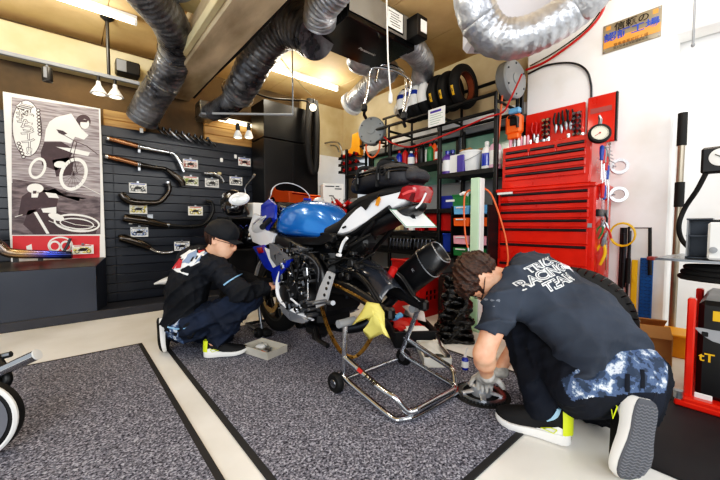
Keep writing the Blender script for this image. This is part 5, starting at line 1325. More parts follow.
# pale green lift post with orange hose
t = thing('lift_post', 'pale green upright lift post standing on the floor behind the kneeling mechanic', 'post', (2.55, 1.47, 0)); c = onX(476.5, 178, 2.55)
mb().box((c.x, c.y, c.z/2), (.05, .075, c.z), bev=.004).box((c.x, c.y, .01), (.2, .2, .02), bev=.004).build('column', mat('pale_green_paint', '#bfe0bd', .5, var=.08), t, smooth=30)
mb().box((c.x+.01, c.y-.045, c.z/2), (.06, .014, c.z-.01), bev=.003).build('guide_rail', m_wplas, t, smooth=30)
mb().tube([(c.x-.02, c.y+.06, c.z-.13), (c.x-.03, c.y+.10, c.z-.12), (c.x-.03, c.y+.13, c.z-.13)], [.02, .016, .012], 8).build('grip', m_wplas, t)
pp = [onX(a, b_, 2.48) for a, b_ in ((470, 190), (465, 195), (464, 208), (464.5, 225), (466, 240), (468, 248))]
h = simple('air_hose', 'orange air hose with steel tip hanging left of the pale green post', 'hose', mb().tube(pp, .007, 8, sub=6), m_orangeH)
q = mb().tube([pp[-1], pp[-1]+V((0, -.005, -.025))], .01, 8).build('nozzle', m_steel, h)
pp = [onX(a, b_, 2.6) for a, b_ in ((484, 188), (491, 194), (497, 208), (502, 224), (506, 240), (508, 258), (506, 270))]
simple('air_hose', 'orange air hose falling in front of the red roller cabinet', 'hose', mb().tube(pp, .007, 8, sub=6), m_orangeH)
# small clutter under the number plate: rack of ratchets, white plugs, red pot
rk = thing('parts_rail', 'black rail with hanging ratchets under the number plate side of the shelving', 'rail', (2.75, 2.3, .74))
mb().box((2.78, 2.4, .70), (.03, .66, .035), bev=.004).build('rail', m_black, rk, smooth=30)
for k in range(12): mb().tube([(2.76, 2.12+.05*k, .71), (2.75, 2.12+.05*k, .66), (2.75, 2.125+.05*k, .60)], [.012, .008, .006], 8).build('hook', m_dsteel, rk)
t = thing('pot', 'small red pot on the shelf under the number plate', 'pot', pos(421, 2.87, .80)); p = pos(421.5, 2.8, .80); mb().lathe([(.03, 0), (.035, .06), (.04, .065), (.03, .07), (0, .07)], p, n=18).build('body', m_lred, t)
mb().lathe([(.006, .069), (.012, .08), (0, .085)], p, n=10).build('knob', m_black, t)
boxthing('carton', 'small white and black carton under the number plate', 'carton', pos(412, 2.8, .80), (.05, .06, .08), m_paper)
boxthing('carton', 'cream carton beside the tail of the motorcycle', 'carton', pos(398, 2.84, .80), (.08, .12, .09), m_cream)
boxthing('carton', 'white carton on the low shelf right of the silencer', 'carton', pos(436, 2.80, .60), (.06, .1, .025), m_paper)
# grey panels leaning behind the lower shelves
simple('grey_panel', 'plain grey sheet leaning behind the lower shelf bays', 'panel', mb().box((3.29, 2.2, 1.17), (.02, 1.4, .3), bev=.004).box((3.285, 2.2, 1.325), (.03, 1.4, .012), bev=.003), mat('panel_midgrey', '#a5a8a9', .5, var=.1), 30)
# ---- floor items by the shelving
t = thing('crate', 'red plastic crate with square holes on the floor behind the silencer', 'crate', (2.62, 2.1, 0))
b = mb()
def holed(o, u, v, w, h, holes, th):
    """panel with square holes, built as a grid of strips"""
    xs = sorted({0, w, *[q for a in holes for q in (a[0], a[2])]}); ys = sorted({0, h, *[q for a in holes for q in (a[1], a[3])]})
    u, v, o = V(u), V(v), V(o); n = u.cross(v); M = Matrix((u, v, n)).transposed()
    for i in range(len(xs)-1):
        for j in range(len(ys)-1):
            cx, cy = (xs[i]+xs[i+1])/2, (ys[j]+ys[j+1])/2
            if any(a[0] < cx < a[2] and a[1] < cy < a[3] for a in holes): continue
            b.box(o+u*cx+v*cy, (xs[i+1]-xs[i], ys[j+1]-ys[j], th), M=M)
hs = [(.09+.06*i, .15+.055*j, .13+.06*i, .19+.055*j) for i in range(3) for j in range(2)]
x0, y0, w, d, h = 2.40, 1.96, .33, .34, .52
holed((x0, y0+d, 0), (0, -1, 0), (0, 0, 1), d, h, hs, .012); holed((x0, y0, 0), (1, 0, 0), (0, 0, 1), w, h, hs, .012)
b.box((x0+w, y0+d/2, h/2), (.012, d, h)).box((x0+w/2, y0+d, h/2), (w, .012, h)).box((x0+w/2, y0+d/2, .01), (w, d, .012))
b.box((x0, y0+d/2, h), (.03, d+.03, .025), bev=.006).box((x0+w/2, y0, h), (w+.03, .03, .025), bev=.006)
b.build('shell', m_redp, t, smooth=0)
mb().box((x0+.19, y0+.18, .2), (.3, .3, .36)).build('shade_block', m_black, t, smooth=0)  # added black block, stands in for the shaded inside seen through the holes
t = thing('carton', 'dark brown carton with gold ring marks between the red crate and black bags', 'carton', (2.56, 1.70, 0)); c = V((2.56, 1.70, .2))
mb().box(c, (.2, .2, .4), bev=.006).build('body', mat('carton_darkbrown', '#2c1a15', .5), t, smooth=30)
for k in range(3): mb().ring([(.022, -.003), (.03, -.003), (.03, .003), (.022, .003)], c+V((-.102, -.02, .12-.1*k)), (1, 0, 0), 18).build('ring_mark', mat('gold_print', '#b8955a', .5), t)
simple('mains_block', 'dark tray with small white packet on top of the brown carton', 'tray', mb().box((2.56, 1.70, .415), (.2, .22, .03), bev=.006).box((2.50, 1.64, .45), (.03, .05, .05), bev=.004), m_plas, 30)
# stack of crumpled black plastic bags
S = SDF((1.98, 1.2, -.02), (2.5, 1.74, .54), .006); rg = random.Random(2)
for k in range(11):
    R = Matrix.Rotation(.6+rg.uniform(-.2, .2), 3, 'Z') @ Matrix.Rotation(rg.uniform(-.08, .08), 3, 'X') @ Matrix.Rotation(rg.uniform(-.08, .08), 3, 'Y')
    S.box((2.22+rg.uniform(-.012, .012), 1.46+rg.uniform(-.012, .012), .025+.043*k), (.165-.006*k, .125-.005*k, .021), R, .02, .006)
S.disp(folds(.012, 45, 5)); S.disp(folds(.006, 110, 6)); S.cut((0, 0, .002), (0, 0, -1))
o = S.build('bag_stack', mat('glossy_black_film', '#0b0b0c', .14, var=.3, bump=1.0, bscale=30, rvar=.06, stretch=(1, 1, 3)), None, 0); tag(o, 'knee high stack of glossy crumpled black plastic bags beside the mechanic', 'bags'); o['kind'] = 'stuff'
# rear wheel behind the mechanic
wc = V((2.16, .66, .312)); wa = V((-.93, -.34, .12)).normalized(); t = thing('wheel_assembly', 'removed rear motorcycle wheel with wide black tyre standing behind the kneeling mechanic', 'wheel', (wc.x, wc.y, 0))
mb().ring([(.2, -.09), (.235, -.1), (.27, -.092), (.295, -.06), (.31, -.02), (.312, 0), (.31, .02), (.295, .06), (.27, .092), (.235, .1), (.2, .09)], wc, wa, 56).build('tyre', m_rub, t)
b = mb(); R = frame(wa, (0, 0, 1))
for k in range(44):
    a = 2*pi*k/44
    for s in (-1, 1):
        pts = [wc+R @ V((r*cos(a+da*s), r*sin(a+da*s), h*s)) for r, h, da in ((.3115, .012, 0), (.3, .055, .05), (.275, .09, .08))]; b.tube(pts, .0035, 4)
b.build('tread_groove', m_blkgloss, t); b = mb().ring([(.208, -.08), (.18, -.07), (.172, 0), (.18, .07), (.208, .08), (.2, 0)], wc, wa, 48)
for k in range(5):
    a = 2*pi*k/5; b.tube([wc+R @ V((.03*cos(a), .03*sin(a), 0)), wc+R @ V((.18*cos(a), .18*sin(a), 0))], [.024, .016], 8)
b.cyl(wc-wa*.07, wc+wa*.07, .04, n=20); b.build('rim', m_bblk, t)
# sprocket hub held by the mechanic
t = thing('sprocket_carrier', 'steel sprocket with pierced carrier lying on the floor under the gloved hand', 'sprocket', (hub_c.x, hub_c.y, 0)); c = V((hub_c.x-.01, hub_c.y-.0, .012))
b = mb(); n = 42; pr_ = []
for k in range(n*4):
    a = 2*pi*k/(n*4); pr_.append((( .118 if k % 4 in (0, 1) else .108))*1.0); 
vs = []; fs = []; m_ = n*4
for lay, zz in ((0, 0), (1, .008)):
    for k in range(m_): a = 2*pi*k/m_; vs += [c+V((pr_[k]*cos(a), pr_[k]*sin(a), zz)), c+V((.088*cos(a), .088*sin(a), zz))]
for k in range(m_):
    k2 = (k+1) % m_; o0, o1 = 2*k, 2*k2; T = 2*m_
    fs += [(o0, o1, o1+1, o0+1), (T+o0, T+o0+1, T+o1+1, T+o1), (o0, T+o0, T+o1, o1), (o0+1, o1+1, T+o1+1, T+o0+1)]
b.add(vs, fs); b.build('toothed_ring', m_steel, t, smooth=0)
b = mb()
for k in range(5): a = 2*pi*k/5; b.tube([c+V((.03*cos(a), .03*sin(a), .018)), c+V((.1*cos(a), .1*sin(a), .01))], [.02, .013], 8, flat=(1, .5))
b.ring([(.028, 0), (.05, 0), (.05, .045), (.042, .05), (.028, .05)], c, (0, 0, 1), 28); b.build('carrier', mat('carrier_bright', '#c4c6ca', .35, .6, var=.3), t)
simple('axle_spacer', 'black round rubber tray lying on the carpet under the sprocket', 'tray', mb().lathe([(.1, 0), (.135, .0), (.14, .008), (.135, .011), (.0, .011)], (c.x, c.y, .0095-.008), n=36), m_rub)
# wall clutter right of the cabinet
pp = [onX(622, 235, 3.08)+V((.008*(k/16), .075*cos(k*2*pi/16), .085*sin(k*2*pi/16)+.002*(k/16))) for k in range(49)]
simple('cable_coil', 'yellow cable coil hanging at the rear corner of the red cabinet', 'cable', mb().tube(pp, .006, 6), m_yellow)
A, B2, C2 = onX(622, 228, 3.19), onX(650, 228, 3.19), onX(650, 275, 3.19)
t = thing('folding_frame', 'black square tube frame leaning on the white wall', 'frame', (3.19, .56, .5)); D2 = V((A.x, A.y, C2.z))
mb().tube([D2-V((0, 0, .15)), A, B2, C2], .012, 8).build('outer_tube', m_black, t); mb().tube([A+V((0, -.02, 0)), A+V((0, -.02, -.45))], .014, 8).tube([A+V((0, -.05, -.02)), A+V((0, -.05, -.42))], .01, 8).build('inner_tube', m_dsteel, t)
A, B2 = onX(640, 262, 3.21), onX(651, 322, 3.21); t = thing('embossed_panel', 'blue diamond embossed plastic panel standing against the white wall', 'panel', (3.21, .49, 0)); yc = (A.y+B2.y)/2
mb().box((3.215, yc, .31), (.012, .075, .62), bev=.003).build('sheet', mat('panel_blue', '#1f5c9c', .4, var=.2), t, smooth=30)
b = mb()
for k in range(24):
    for q in (-1, 0, 1): b.box((3.208, yc+.023*q, .03+.025*k), (.004, .02, .005), M=Matrix.Rotation(.6 if (k+q) % 2 else -.6, 3, 'X'))
b.build('embossing', mat('panel_navy', '#123a6c', .4), t, smooth=0)
simple('spirit_level', 'yellow spirit level standing beside the blue panel', 'level', mb().box((3.21, .565, .3), (.02, .035, .6), bev=.003).box((3.205, .565, .45), (.016, .02, .04), bev=.003).box((3.205, .565, .2), (.016, .02, .04), bev=.003), m_yellow, 30)
for i, (y, h, m, nm) in enumerate(((.60, .85, m_black, 'black'), (.63, .8, m_dsteel, 'dark grey'))):
    t = thing('pry_bar', nm+' steel pry bar standing beside the yellow level', 'pry bar', (3.17, y, 0)); mb().tube([(3.17, y, 0), (3.19, y, h*.8), (3.17, y, h)], [.009, .009, .007], 8).build('shaft', m, t)
    mb().tube([(3.187, y, h*.5), (3.19, y, h*.72)], .015, 10).build('grip', m_rub, t)
t = boxthing('carton', 'open brown cardboard carton on the floor beside the yellow box', 'carton', (2.80, .40, 0), (.2, .18, .2), m_card, rz=.3)
for s in (-1, 1): mb().box((2.80+s*.13, .40+s*.03, .215), (.1, .17, .006), M=Matrix.Rotation(.3, 3, 'Z') @ Matrix.Rotation(s*.6, 3, 'Y')).build('flap', m_card, t, smooth=0)
t = boxthing('storage_box', 'orange yellow plastic box on the floor against the white wall', 'box', (3.06, .33, 0), (.2, .22, .14), mat('box_amber', '#f0a21e', .5), rz=.1)
mb().box((3.06, .33, .145), (.23, .25, .018), .1, .005).build('rim', mat('box_amber', '#f0a21e', .5), t, smooth=30)
# tall lever bar in the recess
t = thing('lever_bar', 'tall steel lever bar with black rubber grips leaning in the wall recess', 'bar', (3.2, .335, 0)); p0, p1 = onX(674, 300, 3.2), onX(683, 113, 3.2); p0 = V((p0.x, p0.y+.005, 0.0))
mb().cyl(p0, p1-V((0, 0, .1)), .02, n=16).build('tube', mat('worn_steel', '#a59a88', .35, .8, var=.3), t); mb().cyl(p1-V((0, 0, .22)), p1, .027, .026, n=16).build('grip', m_rub, t)
mb().cyl(p1-V((0, 0, .64)), p1-V((0, 0, .47)), .027, n=16).build('sleeve', m_rub, t)
# ---- bench machine at the right edge
mc = thing('wheel_balancer', 'black and red wheel balancing machine with a steel top at the right edge', 'machine', (2.5, -.05, 0))
m_mblk = mat('machine_black', '#161719', .35, var=.25)
mb().box((2.47, -.11, .285), (.5, .52, .46), bev=.02).build('cabinet', m_mblk, mc, smooth=30)
for x in (2.23, 2.6): mb().box((x, .172, .27), (.05, .03, .50), bev=.006).build('red_post', m_red, mc, smooth=30)
b = mb().box((2.42, -.11, .04), (.5, .60, .03), bev=.008).box((2.19, .05, .022), (.05, .33, .028), bev=.006); b.build('base_frame', m_red, mc, smooth=30)
mb().cyl((2.16, .2, .05), (2.16, .2, .085), .018, n=12).build('level_screw', m_steel, mc)
xf = 2.219
mq = lambda px, py: onX(px, py, xf)
pts = [mq(694, 327), mq(702, 335), mq(712, 341), mq(740, 350), mq(740, 334), mq(712, 330), mq(702, 328)]
mb().prism([(p.y, p.z) for p in pts], (xf, 0, 0), (0, 1, 0), (0, 0, 1), .006).build('grey_band', mat('band_grey', '#9a9da2', .4), mc, smooth=0)
p = mq(700, 396); mb().box((xf-.004, p.y-.01, p.z), (.006, .06, .03), bev=.003).build('white_plate', m_wplas, mc, smooth=0)
p = mq(705, 334); mb().box((xf-.004, p.y, p.z), (.006, .022, .022), bev=.003).build('switch', m_black, mc, smooth=0)
p = mq(721, 317); mb().box((xf-.003, p.y, p.z), (.004, .05, .045)).build('yellow_sticker', m_yellow, mc, smooth=0)
p = mq(706.5, 357); mb().text('tT', (xf-.004, p.y, p.z), (0, -1, 0), (0, 0, 1), .055, bold=.02).build('yellow_logo', m_yellow, mc, smooth=0)
b = mb().prism([(-.02, .33), (.42, .26), (.42, -.45), (0, -.45), (-.04, .1)], (2.25, 0, .695), (1, 0, 0), (0, 1, 0), .014, inset=.2); b.build('steel_top', m_steel, mc, smooth=30)
mb().box((2.5, -.1, .6), (.08, .1, .18), bev=.01).build('top_column', m_mblk, mc, smooth=30)
mb().box((2.24, .325, .696), (.05, .03, .018), -.2, .003).build('red_edge', mat('edge_darkred', '#7c2a26', .5), mc, smooth=30)
b = mb(); cc = V((2.36, .04, .655))
for k in range(3): b.tube([cc+V((.11*cos(a), (.17+.01*k)*sin(a), -.024*k)) for a in [2*pi*q/20 for q in range(20)]], .014, 8, closed=True)
simple('hose_coil', 'black rubber hose coiled under the steel top plate', 'hose', b, m_rub)
# things on the bench top
zt = .703
t = thing('angle_bracket', 'grey steel angle bracket standing on the bench top', 'bracket', (2.3, .15, zt)); 
mb().box((2.33, .165, zt+.005), (.1, .09, .008)).box((2.37, .165, zt+.095), (.012, .09, .19), bev=.002).box((2.33, .165, zt+.19), (.1, .09, .01), bev=.002).box((2.33, .165, zt+.11), (.09, .09, .008)).build('steel_plate', m_dsteel, t, smooth=0)
mb().box((2.33, .205, zt+.095), (.1, .006, .19)).build('gusset', m_grey, t, smooth=0)
t = thing('control_box', 'white control box with a dark knob on the bench at the right edge', 'box', (2.22, .07, zt)); mb().box((2.25, .05, zt+.09), (.12, .16, .17), bev=.008).build('body', m_wplas, t, smooth=30)
mb().lathe([(.014, 0), (.014, .012), (0, .014)], (2.188, .11, zt+.05), (-1, 0, 0), 14).build('knob', m_grey, t)
mb().box((2.25, .05, zt+.181), (.1, .14, .012), bev=.003).box((2.25, .03, zt+.215), (.03, .03, .07), bev=.004).build('top_plate', m_black, t, smooth=30)
t = thing('tyre_inflator', 'black wall box with a round white pressure dial at the right edge', 'gauge', (2.4, .1, 1.12)); c = V((2.43, .06, 1.185))
mb().box(c, (.05, .24, .13), bev=.01).build('case', m_black, t, smooth=30); mb().lathe([(.04, 0), (.042, .006), (.036, .008), (0, .008)], c+V((-.025, .05, .01)), (-1, 0, 0), 28).build('dial', m_paper, t)
mb().box(c+V((-.036, .05, .01)), (.003, .05, .004), M=Matrix.Rotation(.6, 3, 'X')).build('needle', m_black, t, smooth=0)
mb().box(c+V((.04, -.18, 0)), (.03, .5, .04), bev=.005).box(c+V((.2, -.3, 0)), (.3, .04, .04), bev=.005).box(c+V((.55, -.3, 0)), (.5, .04, .04), bev=.005).build('wall_arm', m_black, t, smooth=30)
pp = [c+V((-.01, .10, -.06)), onX(697, 190, 2.45), onX(685, 208, 2.5), onX(679, 225, 2.5), onX(682, 240, 2.5), onX(693, 250, 2.45), onX(706, 252, 2.4)]
mb().tube(pp, .012, 8, sub=6).build('air_line', m_rub, t)
# ---- enamelled sign
sg = thing('wall_sign', 'metal wall sign with orange band and blue Japanese lettering on the white wall', 'sign', (3.243, .65, 2.2))
A, B2, C2, D2 = onX(603.5, 28, 3.243), onX(662.5, 3.5, 3.243), onX(662.5, 34, 3.243), onX(603.5, 56, 3.243)
cy, cz, w_, h_ = (A.y+B2.y)/2, (A.z+D2.z+B2.z+C2.z)/4, abs(A.y-B2.y), abs((A.z+B2.z)-(C2.z+D2.z))/2
c = V((3.243, cy, cz)); U, Vv = V((0, -1, 0)), V((0, 0, 1))
mb().box(c, (.008, w_, h_), bev=.002).build('plate', mat('sign_metal', '#a59b86', .35, .5, var=.2, vscale=3), sg, smooth=0)
mb().box(c+V((-.0055, 0, -.04)), (.003, w_*.97, h_*.3)).build('orange_band', mat('sign_orange', '#ee9a45', .45), sg, smooth=0)
m_sblue = mat('sign_blue', '#2a50c0', .45)
mb().text('信頼の', c+V((-.006, 0, h_*.31)), U, Vv, .062, bold=.012, sx=1.15).build('lettering', m_black, sg, smooth=0)
mb().text('認証工場', c+V((-.008, 0, h_*.02)), U, Vv, .07, bold=.016, sx=1.2).build('lettering', m_sblue, sg, smooth=0)
b = mb()
b.text('整備事業認証工場', c+V((-.006, 0, -h_*.3)), U, Vv, .026); b.text('国土交通省関東運輸局長', c+V((-.006, 0, -h_*.41)), U, Vv, .019)
b.build('small_print', m_black, sg, smooth=0)
mb().box(c+V((-.006, w_*.4, h_*.36)), (.002, .03, .03)).build('emblem', mat('sign_orange', '', .4), sg, smooth=0)
mb().box(c+V((-.006, -w_*.4, h_*.36)), (.002, .03, .03)).build('emblem', mat('sign_orange', '', .4), sg, smooth=0)
for sy in (-1, 1):
    for sz in (-1, 1): mb().lathe([(.006, 0), (.006, .003), (0, .005)], c+V((-.004, sy*(w_/2-.012), sz*(h_/2-.012))), (-1, 0, 0), 10).build('rivet', m_steel, sg)
# conduit and red line on the white wall
pp = [onX(a, b_, 3.235) for a, b_ in ((528, 74), (548, 65), (572, 63), (586, 70), (591, 84), (591.5, 99))]
simple('conduit', 'thin dark grey conduit curving down the white wall to the lid', 'conduit', mb().tube(pp, .008, 8, sub=6), m_dsteel)
pp = [onX(a, b_, 3.2) for a, b_ in ((526, 70), (545, 62), (570, 45), (590, 28), (602, 12), (608, -8))]
simple('red_cable', 'red cable strung from the hose reel up to the ceiling by the sign', 'cable', mb().tube(pp, .01, 8, sub=6), m_redp)
pp = [onX(a, b_, 3.22) for a, b_ in ((530, 66), (555, 52), (585, 30), (600, 12))]
simple('black_cable', 'thin black cable beside the red cable near the silver duct', 'cable', mb().tube(pp, .006, 6, sub=6), m_black)
pp = [onX(693, 45, 3.0)+V((0, 0, .5)), onX(693, 45, 3.0)]
simple('hanging_rod', 'thin grey rod hanging from the ceiling in front of the recess', 'rod', mb().tube(pp, .007, 8).ell(pp[1], (.01, .01, .014)), m_grey)
# ================================================================ left side: poster, display box, slat wall goods
YP = 4.125
def pq(x, y): return (x/2.667, 85+y/2.667)
po = thing('poster', 'tall monochrome poster of two vintage motorcycle riders with a red bottom band', 'poster', (-.06, YP, .57))
A, B2, C2, D2 = [onY(a, b_, YP) for a, b_ in ((4.5, 91.5), (101.5, 109), (104.5, 258), (9, 258))]
x0, x1, zt_, zb = (A.x+D2.x)/2, (B2.x+C2.x)/2, (A.z+B2.z)/2, .53
m_pgrey = mat('poster_halftone', '#b3abad', .7, color2='#7d7276', vscale=9, stretch=(.7, 1, 7), lo=.38, hi=.6)
m_pdark = mat('poster_ink', '#4a3b41', .7, var=.25, vscale=20)
m_pmid = mat('poster_mid', '#7e7377', .7, color2='#4c4247', vscale=12, stretch=(1, 1, 3))
m_pred = mat('poster_red', '#d8343c', .6, var=.08)
PB = mb().box(((x0+x1)/2, YP+.008, (zt_+zb)/2), (x1-x0, .012, zt_-zb), bev=.002); PM = [m_paper, m_pgrey, m_pmid, m_pdark, m_pred]
def flat(name, polys, m, lay):
    for p in polys:
        q = [onY(*pq(*a), YP) for a in p]; q = [V((min(max(v.x, x0+.012), x1-.012), YP-.0006*lay, v.z)) for v in q]
        n = len(q); c = sum(q, V())/n; PB.add([c]+q, [(0, 1+i, 1+(i+1) % n) for i in range(n)], PM.index(m))
def elp(cx, cy, rx, ry, n=28, tilt=0.0): return [(cx+rx*cos(a)*cos(tilt)-ry*sin(a)*sin(tilt), cy+rx*cos(a)*sin(tilt)+ry*sin(a)*cos(tilt)) for a in [2*pi*i/n for i in range(n)]]
def ringpoly(name, cx, cy, rx, ry, w, m, lay, tilt=0.0):
    o, i_ = elp(cx, cy, rx, ry, 32, tilt), elp(cx, cy, rx-w, ry-w, 32, tilt); vs = [V((p.x, YP-.0006*lay, p.z)) for p in [onY(*pq(*a), YP) for a in o+i_]]
    PB.add(vs, [(k, (k+1) % 32, 32+(k+1) % 32, 32+k) for k in range(32)], PM.index(m))
def strokes(name, lines, w, m, lay):
    for ln in lines:
        pts = [onY(*pq(*a), YP) for a in ln]; PB.tube([V((p.x, YP-.0006*lay, p.z)) for p in pts], w, 6, mi=PM.index(m))
flat('upper_picture', [[(31, 32), (268, 66), (268, 300), (31, 258)]], m_pgrey, 1)
flat('lower_picture', [[(31, 260), (268, 302), (268, 398), (31, 400)]], m_pmid, 1)
flat('ground_tone', [[(33, 250), (110, 262), (180, 285), (268, 300), (268, 320), (150, 300), (33, 262)], [(31, 262), (100, 262), (190, 290), (268, 312), (268, 340), (150, 335), (31, 300)]], m_pmid, 2)
flat('rider_dark', [[(118, 152), (165, 152), (198, 172), (182, 205), (150, 228), (112, 214), (108, 180)], elp(222, 98, 20, 19), [(140, 200), (200, 190), (190, 240), (150, 245)], [(58, 298), (84, 280), (130, 288), (155, 305), (150, 330), (110, 325), (80, 345), (48, 352)], [(75, 335), (120, 328), (190, 345), (262, 372), (255, 398), (90, 398), (62, 372)]], m_pdark, 3)
flat('rider_light', [[(132, 98), (150, 86), (190, 76), (206, 100), (218, 118), (236, 134), (224, 146), (200, 138), (190, 156), (160, 150), (118, 150), (122, 120)], elp(226, 104, 12, 13), elp(94, 276, 22, 13), [(84, 286), (105, 284), (100, 300), (84, 300)], [(120, 286), (150, 290), (158, 302), (130, 300)], [(110, 330), (150, 325), (150, 342), (115, 340)], elp(160, 212, 16, 9), elp(150, 352, 22, 9, tilt=.3), [(90, 340), (98, 338), (132, 396), (124, 397)], [(150, 165), (200, 170), (240, 180), (235, 190), (195, 182)]], m_paper, 4)
flat('rider_shade', [[(150, 118), (168, 122), (180, 130), (168, 134), (156, 128)], [(214, 92), (236, 92), (232, 100), (214, 99)], [(88, 282), (98, 282), (96, 290), (88, 290)]], m_pdark, 5)
ringpoly('front_wheel_ink', 196, 238, 36, 46, 9, m_paper, 5, .45); ringpoly('rear_wheel_ink', 100, 222, 22, 30, 7, m_paper, 5, .45)
ringpoly('lower_wheel_ink', 205, 368, 62, 24, 5, m_paper, 5, .1); ringpoly('lower_wheel_ink', 205, 370, 46, 15, 3, m_paper, 6, .1)
strokes('handlebar_ink', [[(168, 132), (200, 150), (230, 162), (262, 186)], [(196, 150), (184, 190), (196, 236)], [(205, 152), (196, 190), (206, 236)]], .003, m_pdark, 5)
strokes('spoke_ink', [[(196+30*cos(a), 238+36*sin(a)), (196-30*cos(a), 238-36*sin(a))] for a in [pi*i/9 for i in range(9)]], .0011, m_pdark, 5)
strokes('white_line', [[(212, 264), (268, 292)], [(60, 346), (40, 352)], [(140, 352), (200, 372), (255, 378)], [(130, 362), (190, 386), (250, 388)]], .0024, m_paper, 5)
flat('speech_bubble', [elp(72, 116, 38, 74, 36, -.05)], m_paper, 5); ringpoly('bubble_outline', 72, 116, 40, 76, 2.2, m_pdark, 6, -.05)
for i, (ch_, sz) in enumerate((('気', .115), ('持', .115), ('ち', .11), ('イ', .10), ('イ', .10), ('!!', .08))):
    c = onY(*pq(66+2.4*i, 66+22*i), YP)
    PB.text(ch_, V((c.x, YP-.0042, c.z)), (1, 0, -.12), (.05, 0, 1), sz, bold=.035, depth=.0003, mi=3); PB.text(ch_, V((c.x, YP-.0048, c.z)), (1, 0, -.12), (.05, 0, 1), sz, bold=-.004, depth=.0003, mi=0)
for cx0, cy0, dx, dy, n in ((102, 68, .6, 9, 8), (50, 156, 3.2, 9, 5)):
    flat('small_glyph_ink', [elp(cx0+dx*i, cy0+dy*i, 6, 5, 10) for i in range(n)], m_pdark, 6); flat('small_glyph_fill', [elp(cx0+dx*i, cy0+dy*i, 3.2, 2.5, 10) for i in range(n)], m_paper, 7)
flat('red_band', [[(33, 402), (266, 402), (266, 462), (33, 462)]], m_pred, 2)
ringpoly('emblem', 146, 430, 16, 15, 5, m_paper, 3); ringpoly('emblem', 176, 430, 16, 15, 5, m_paper, 3); ringpoly('emblem', 161, 428, 34, 24, 4, m_paper, 3)
flat('band_white', [[(70, 430), (84, 424), (86, 440), (72, 444)], [(228, 424), (240, 426), (238, 440), (226, 438)]], m_paper, 3)
PB.build('printed_sheet', PM, po, smooth=0, recalc=False)
# ---- black display box
db = thing('display_box', 'dark grey display box with sloping top standing on the low platform under the poster', 'display box', (-.35, 4.0, .08))
yF_, yB_ = 3.865, 4.10
pts = [(-1.2, 0), (.20, 0), (.20, .48), (-1.2, .48)]
b = mb(); zt0, zt1 = .487, .545
b.add([(-1.2, yF_, .081), (.165, yF_, .081), (.165, yF_, zt0), (-1.2, yF_, zt0), (-1.2, yB_, .081), (.255, yB_, .081), (.255, yB_, zt1), (-1.2, yB_, zt1)], [(0, 1, 2, 3), (1, 5, 6, 2), (2, 6, 7, 3), (4, 7, 6, 5), (0, 3, 7, 4), (0, 4, 5, 1)])
b.build('body', mat('display_dark', '#343a47', .4, var=.2, vscale=2), db, smooth=0)
mb().add([(-1.2, yF_+.004, zt0+.003), (.16, yF_+.004, zt0+.003), (.245, yB_, zt1+.003), (-1.2, yB_, zt1+.003)], [(0, 1, 2, 3)]).build('top_panel', mat('display_top', '#4b4a47', .35, var=.2, vscale=3), db, smooth=0)
# titanium silencer on the box
ts = thing('titanium_silencer', 'heat tinted blue and gold exhaust pipe lying on the display box', 'exhaust', (-.2, 4.0, .58))
m_ti = bpy.data.materials.new('heat_tinted_steel'); m_ti.use_nodes = True; nt = m_ti.node_tree; pb = nt.nodes['Principled BSDF']; pb.inputs['Metallic'].default_value = .9; pb.inputs['Roughness'].default_value = .18
tc = nt.nodes.new('ShaderNodeTexCoord'); sx = nt.nodes.new('ShaderNodeSeparateXYZ'); mr = nt.nodes.new('ShaderNodeMapRange'); mr.inputs[1].default_value = -.45; mr.inputs[2].default_value = .02; rp = nt.nodes.new('ShaderNodeValToRGB')
nt.links.new(tc.outputs['Object'], sx.inputs[0]); nt.links.new(sx.outputs[0], mr.inputs[0]); nt.links.new(mr.outputs[0], rp.inputs[0]); nt.links.new(rp.outputs[0], pb.inputs['Base Color'])
e = rp.color_ramp.elements; e[0].color = (.12, .12, .14, 1); e[1].color = (.03, .03, .04, 1)
for p_, c_ in ((.3, (.45, .3, .16, 1)), (.5, (.2, .14, .3, 1)), (.65, (.05, .08, .5, 1)), (.85, (.02, .03, .12, 1))): q = e.new(p_); q.color = c_
mb().tube([(-.50, 3.96, .80), (-.44, 3.95, .70), (-.38, 3.95, .635), (-.2, 3.955, .612), (-.02, 3.96, .595), (.005, 3.96, .593)], [.03, .04, .04, .036, .034, .03], 20, sub=4).build('pipe', m_ti, ts)
mb().tube([(-.06, 4.05, .6), (-.02, 4.05, .68), (.0, 4.05, .74)], .012, 8).build('side_branch', m_dsteel, ts)
for x in (-.2, -.35): mb().box((x, 3.99, .572), (.03, .08, .036)).build('cradle', m_black, ts, smooth=0)
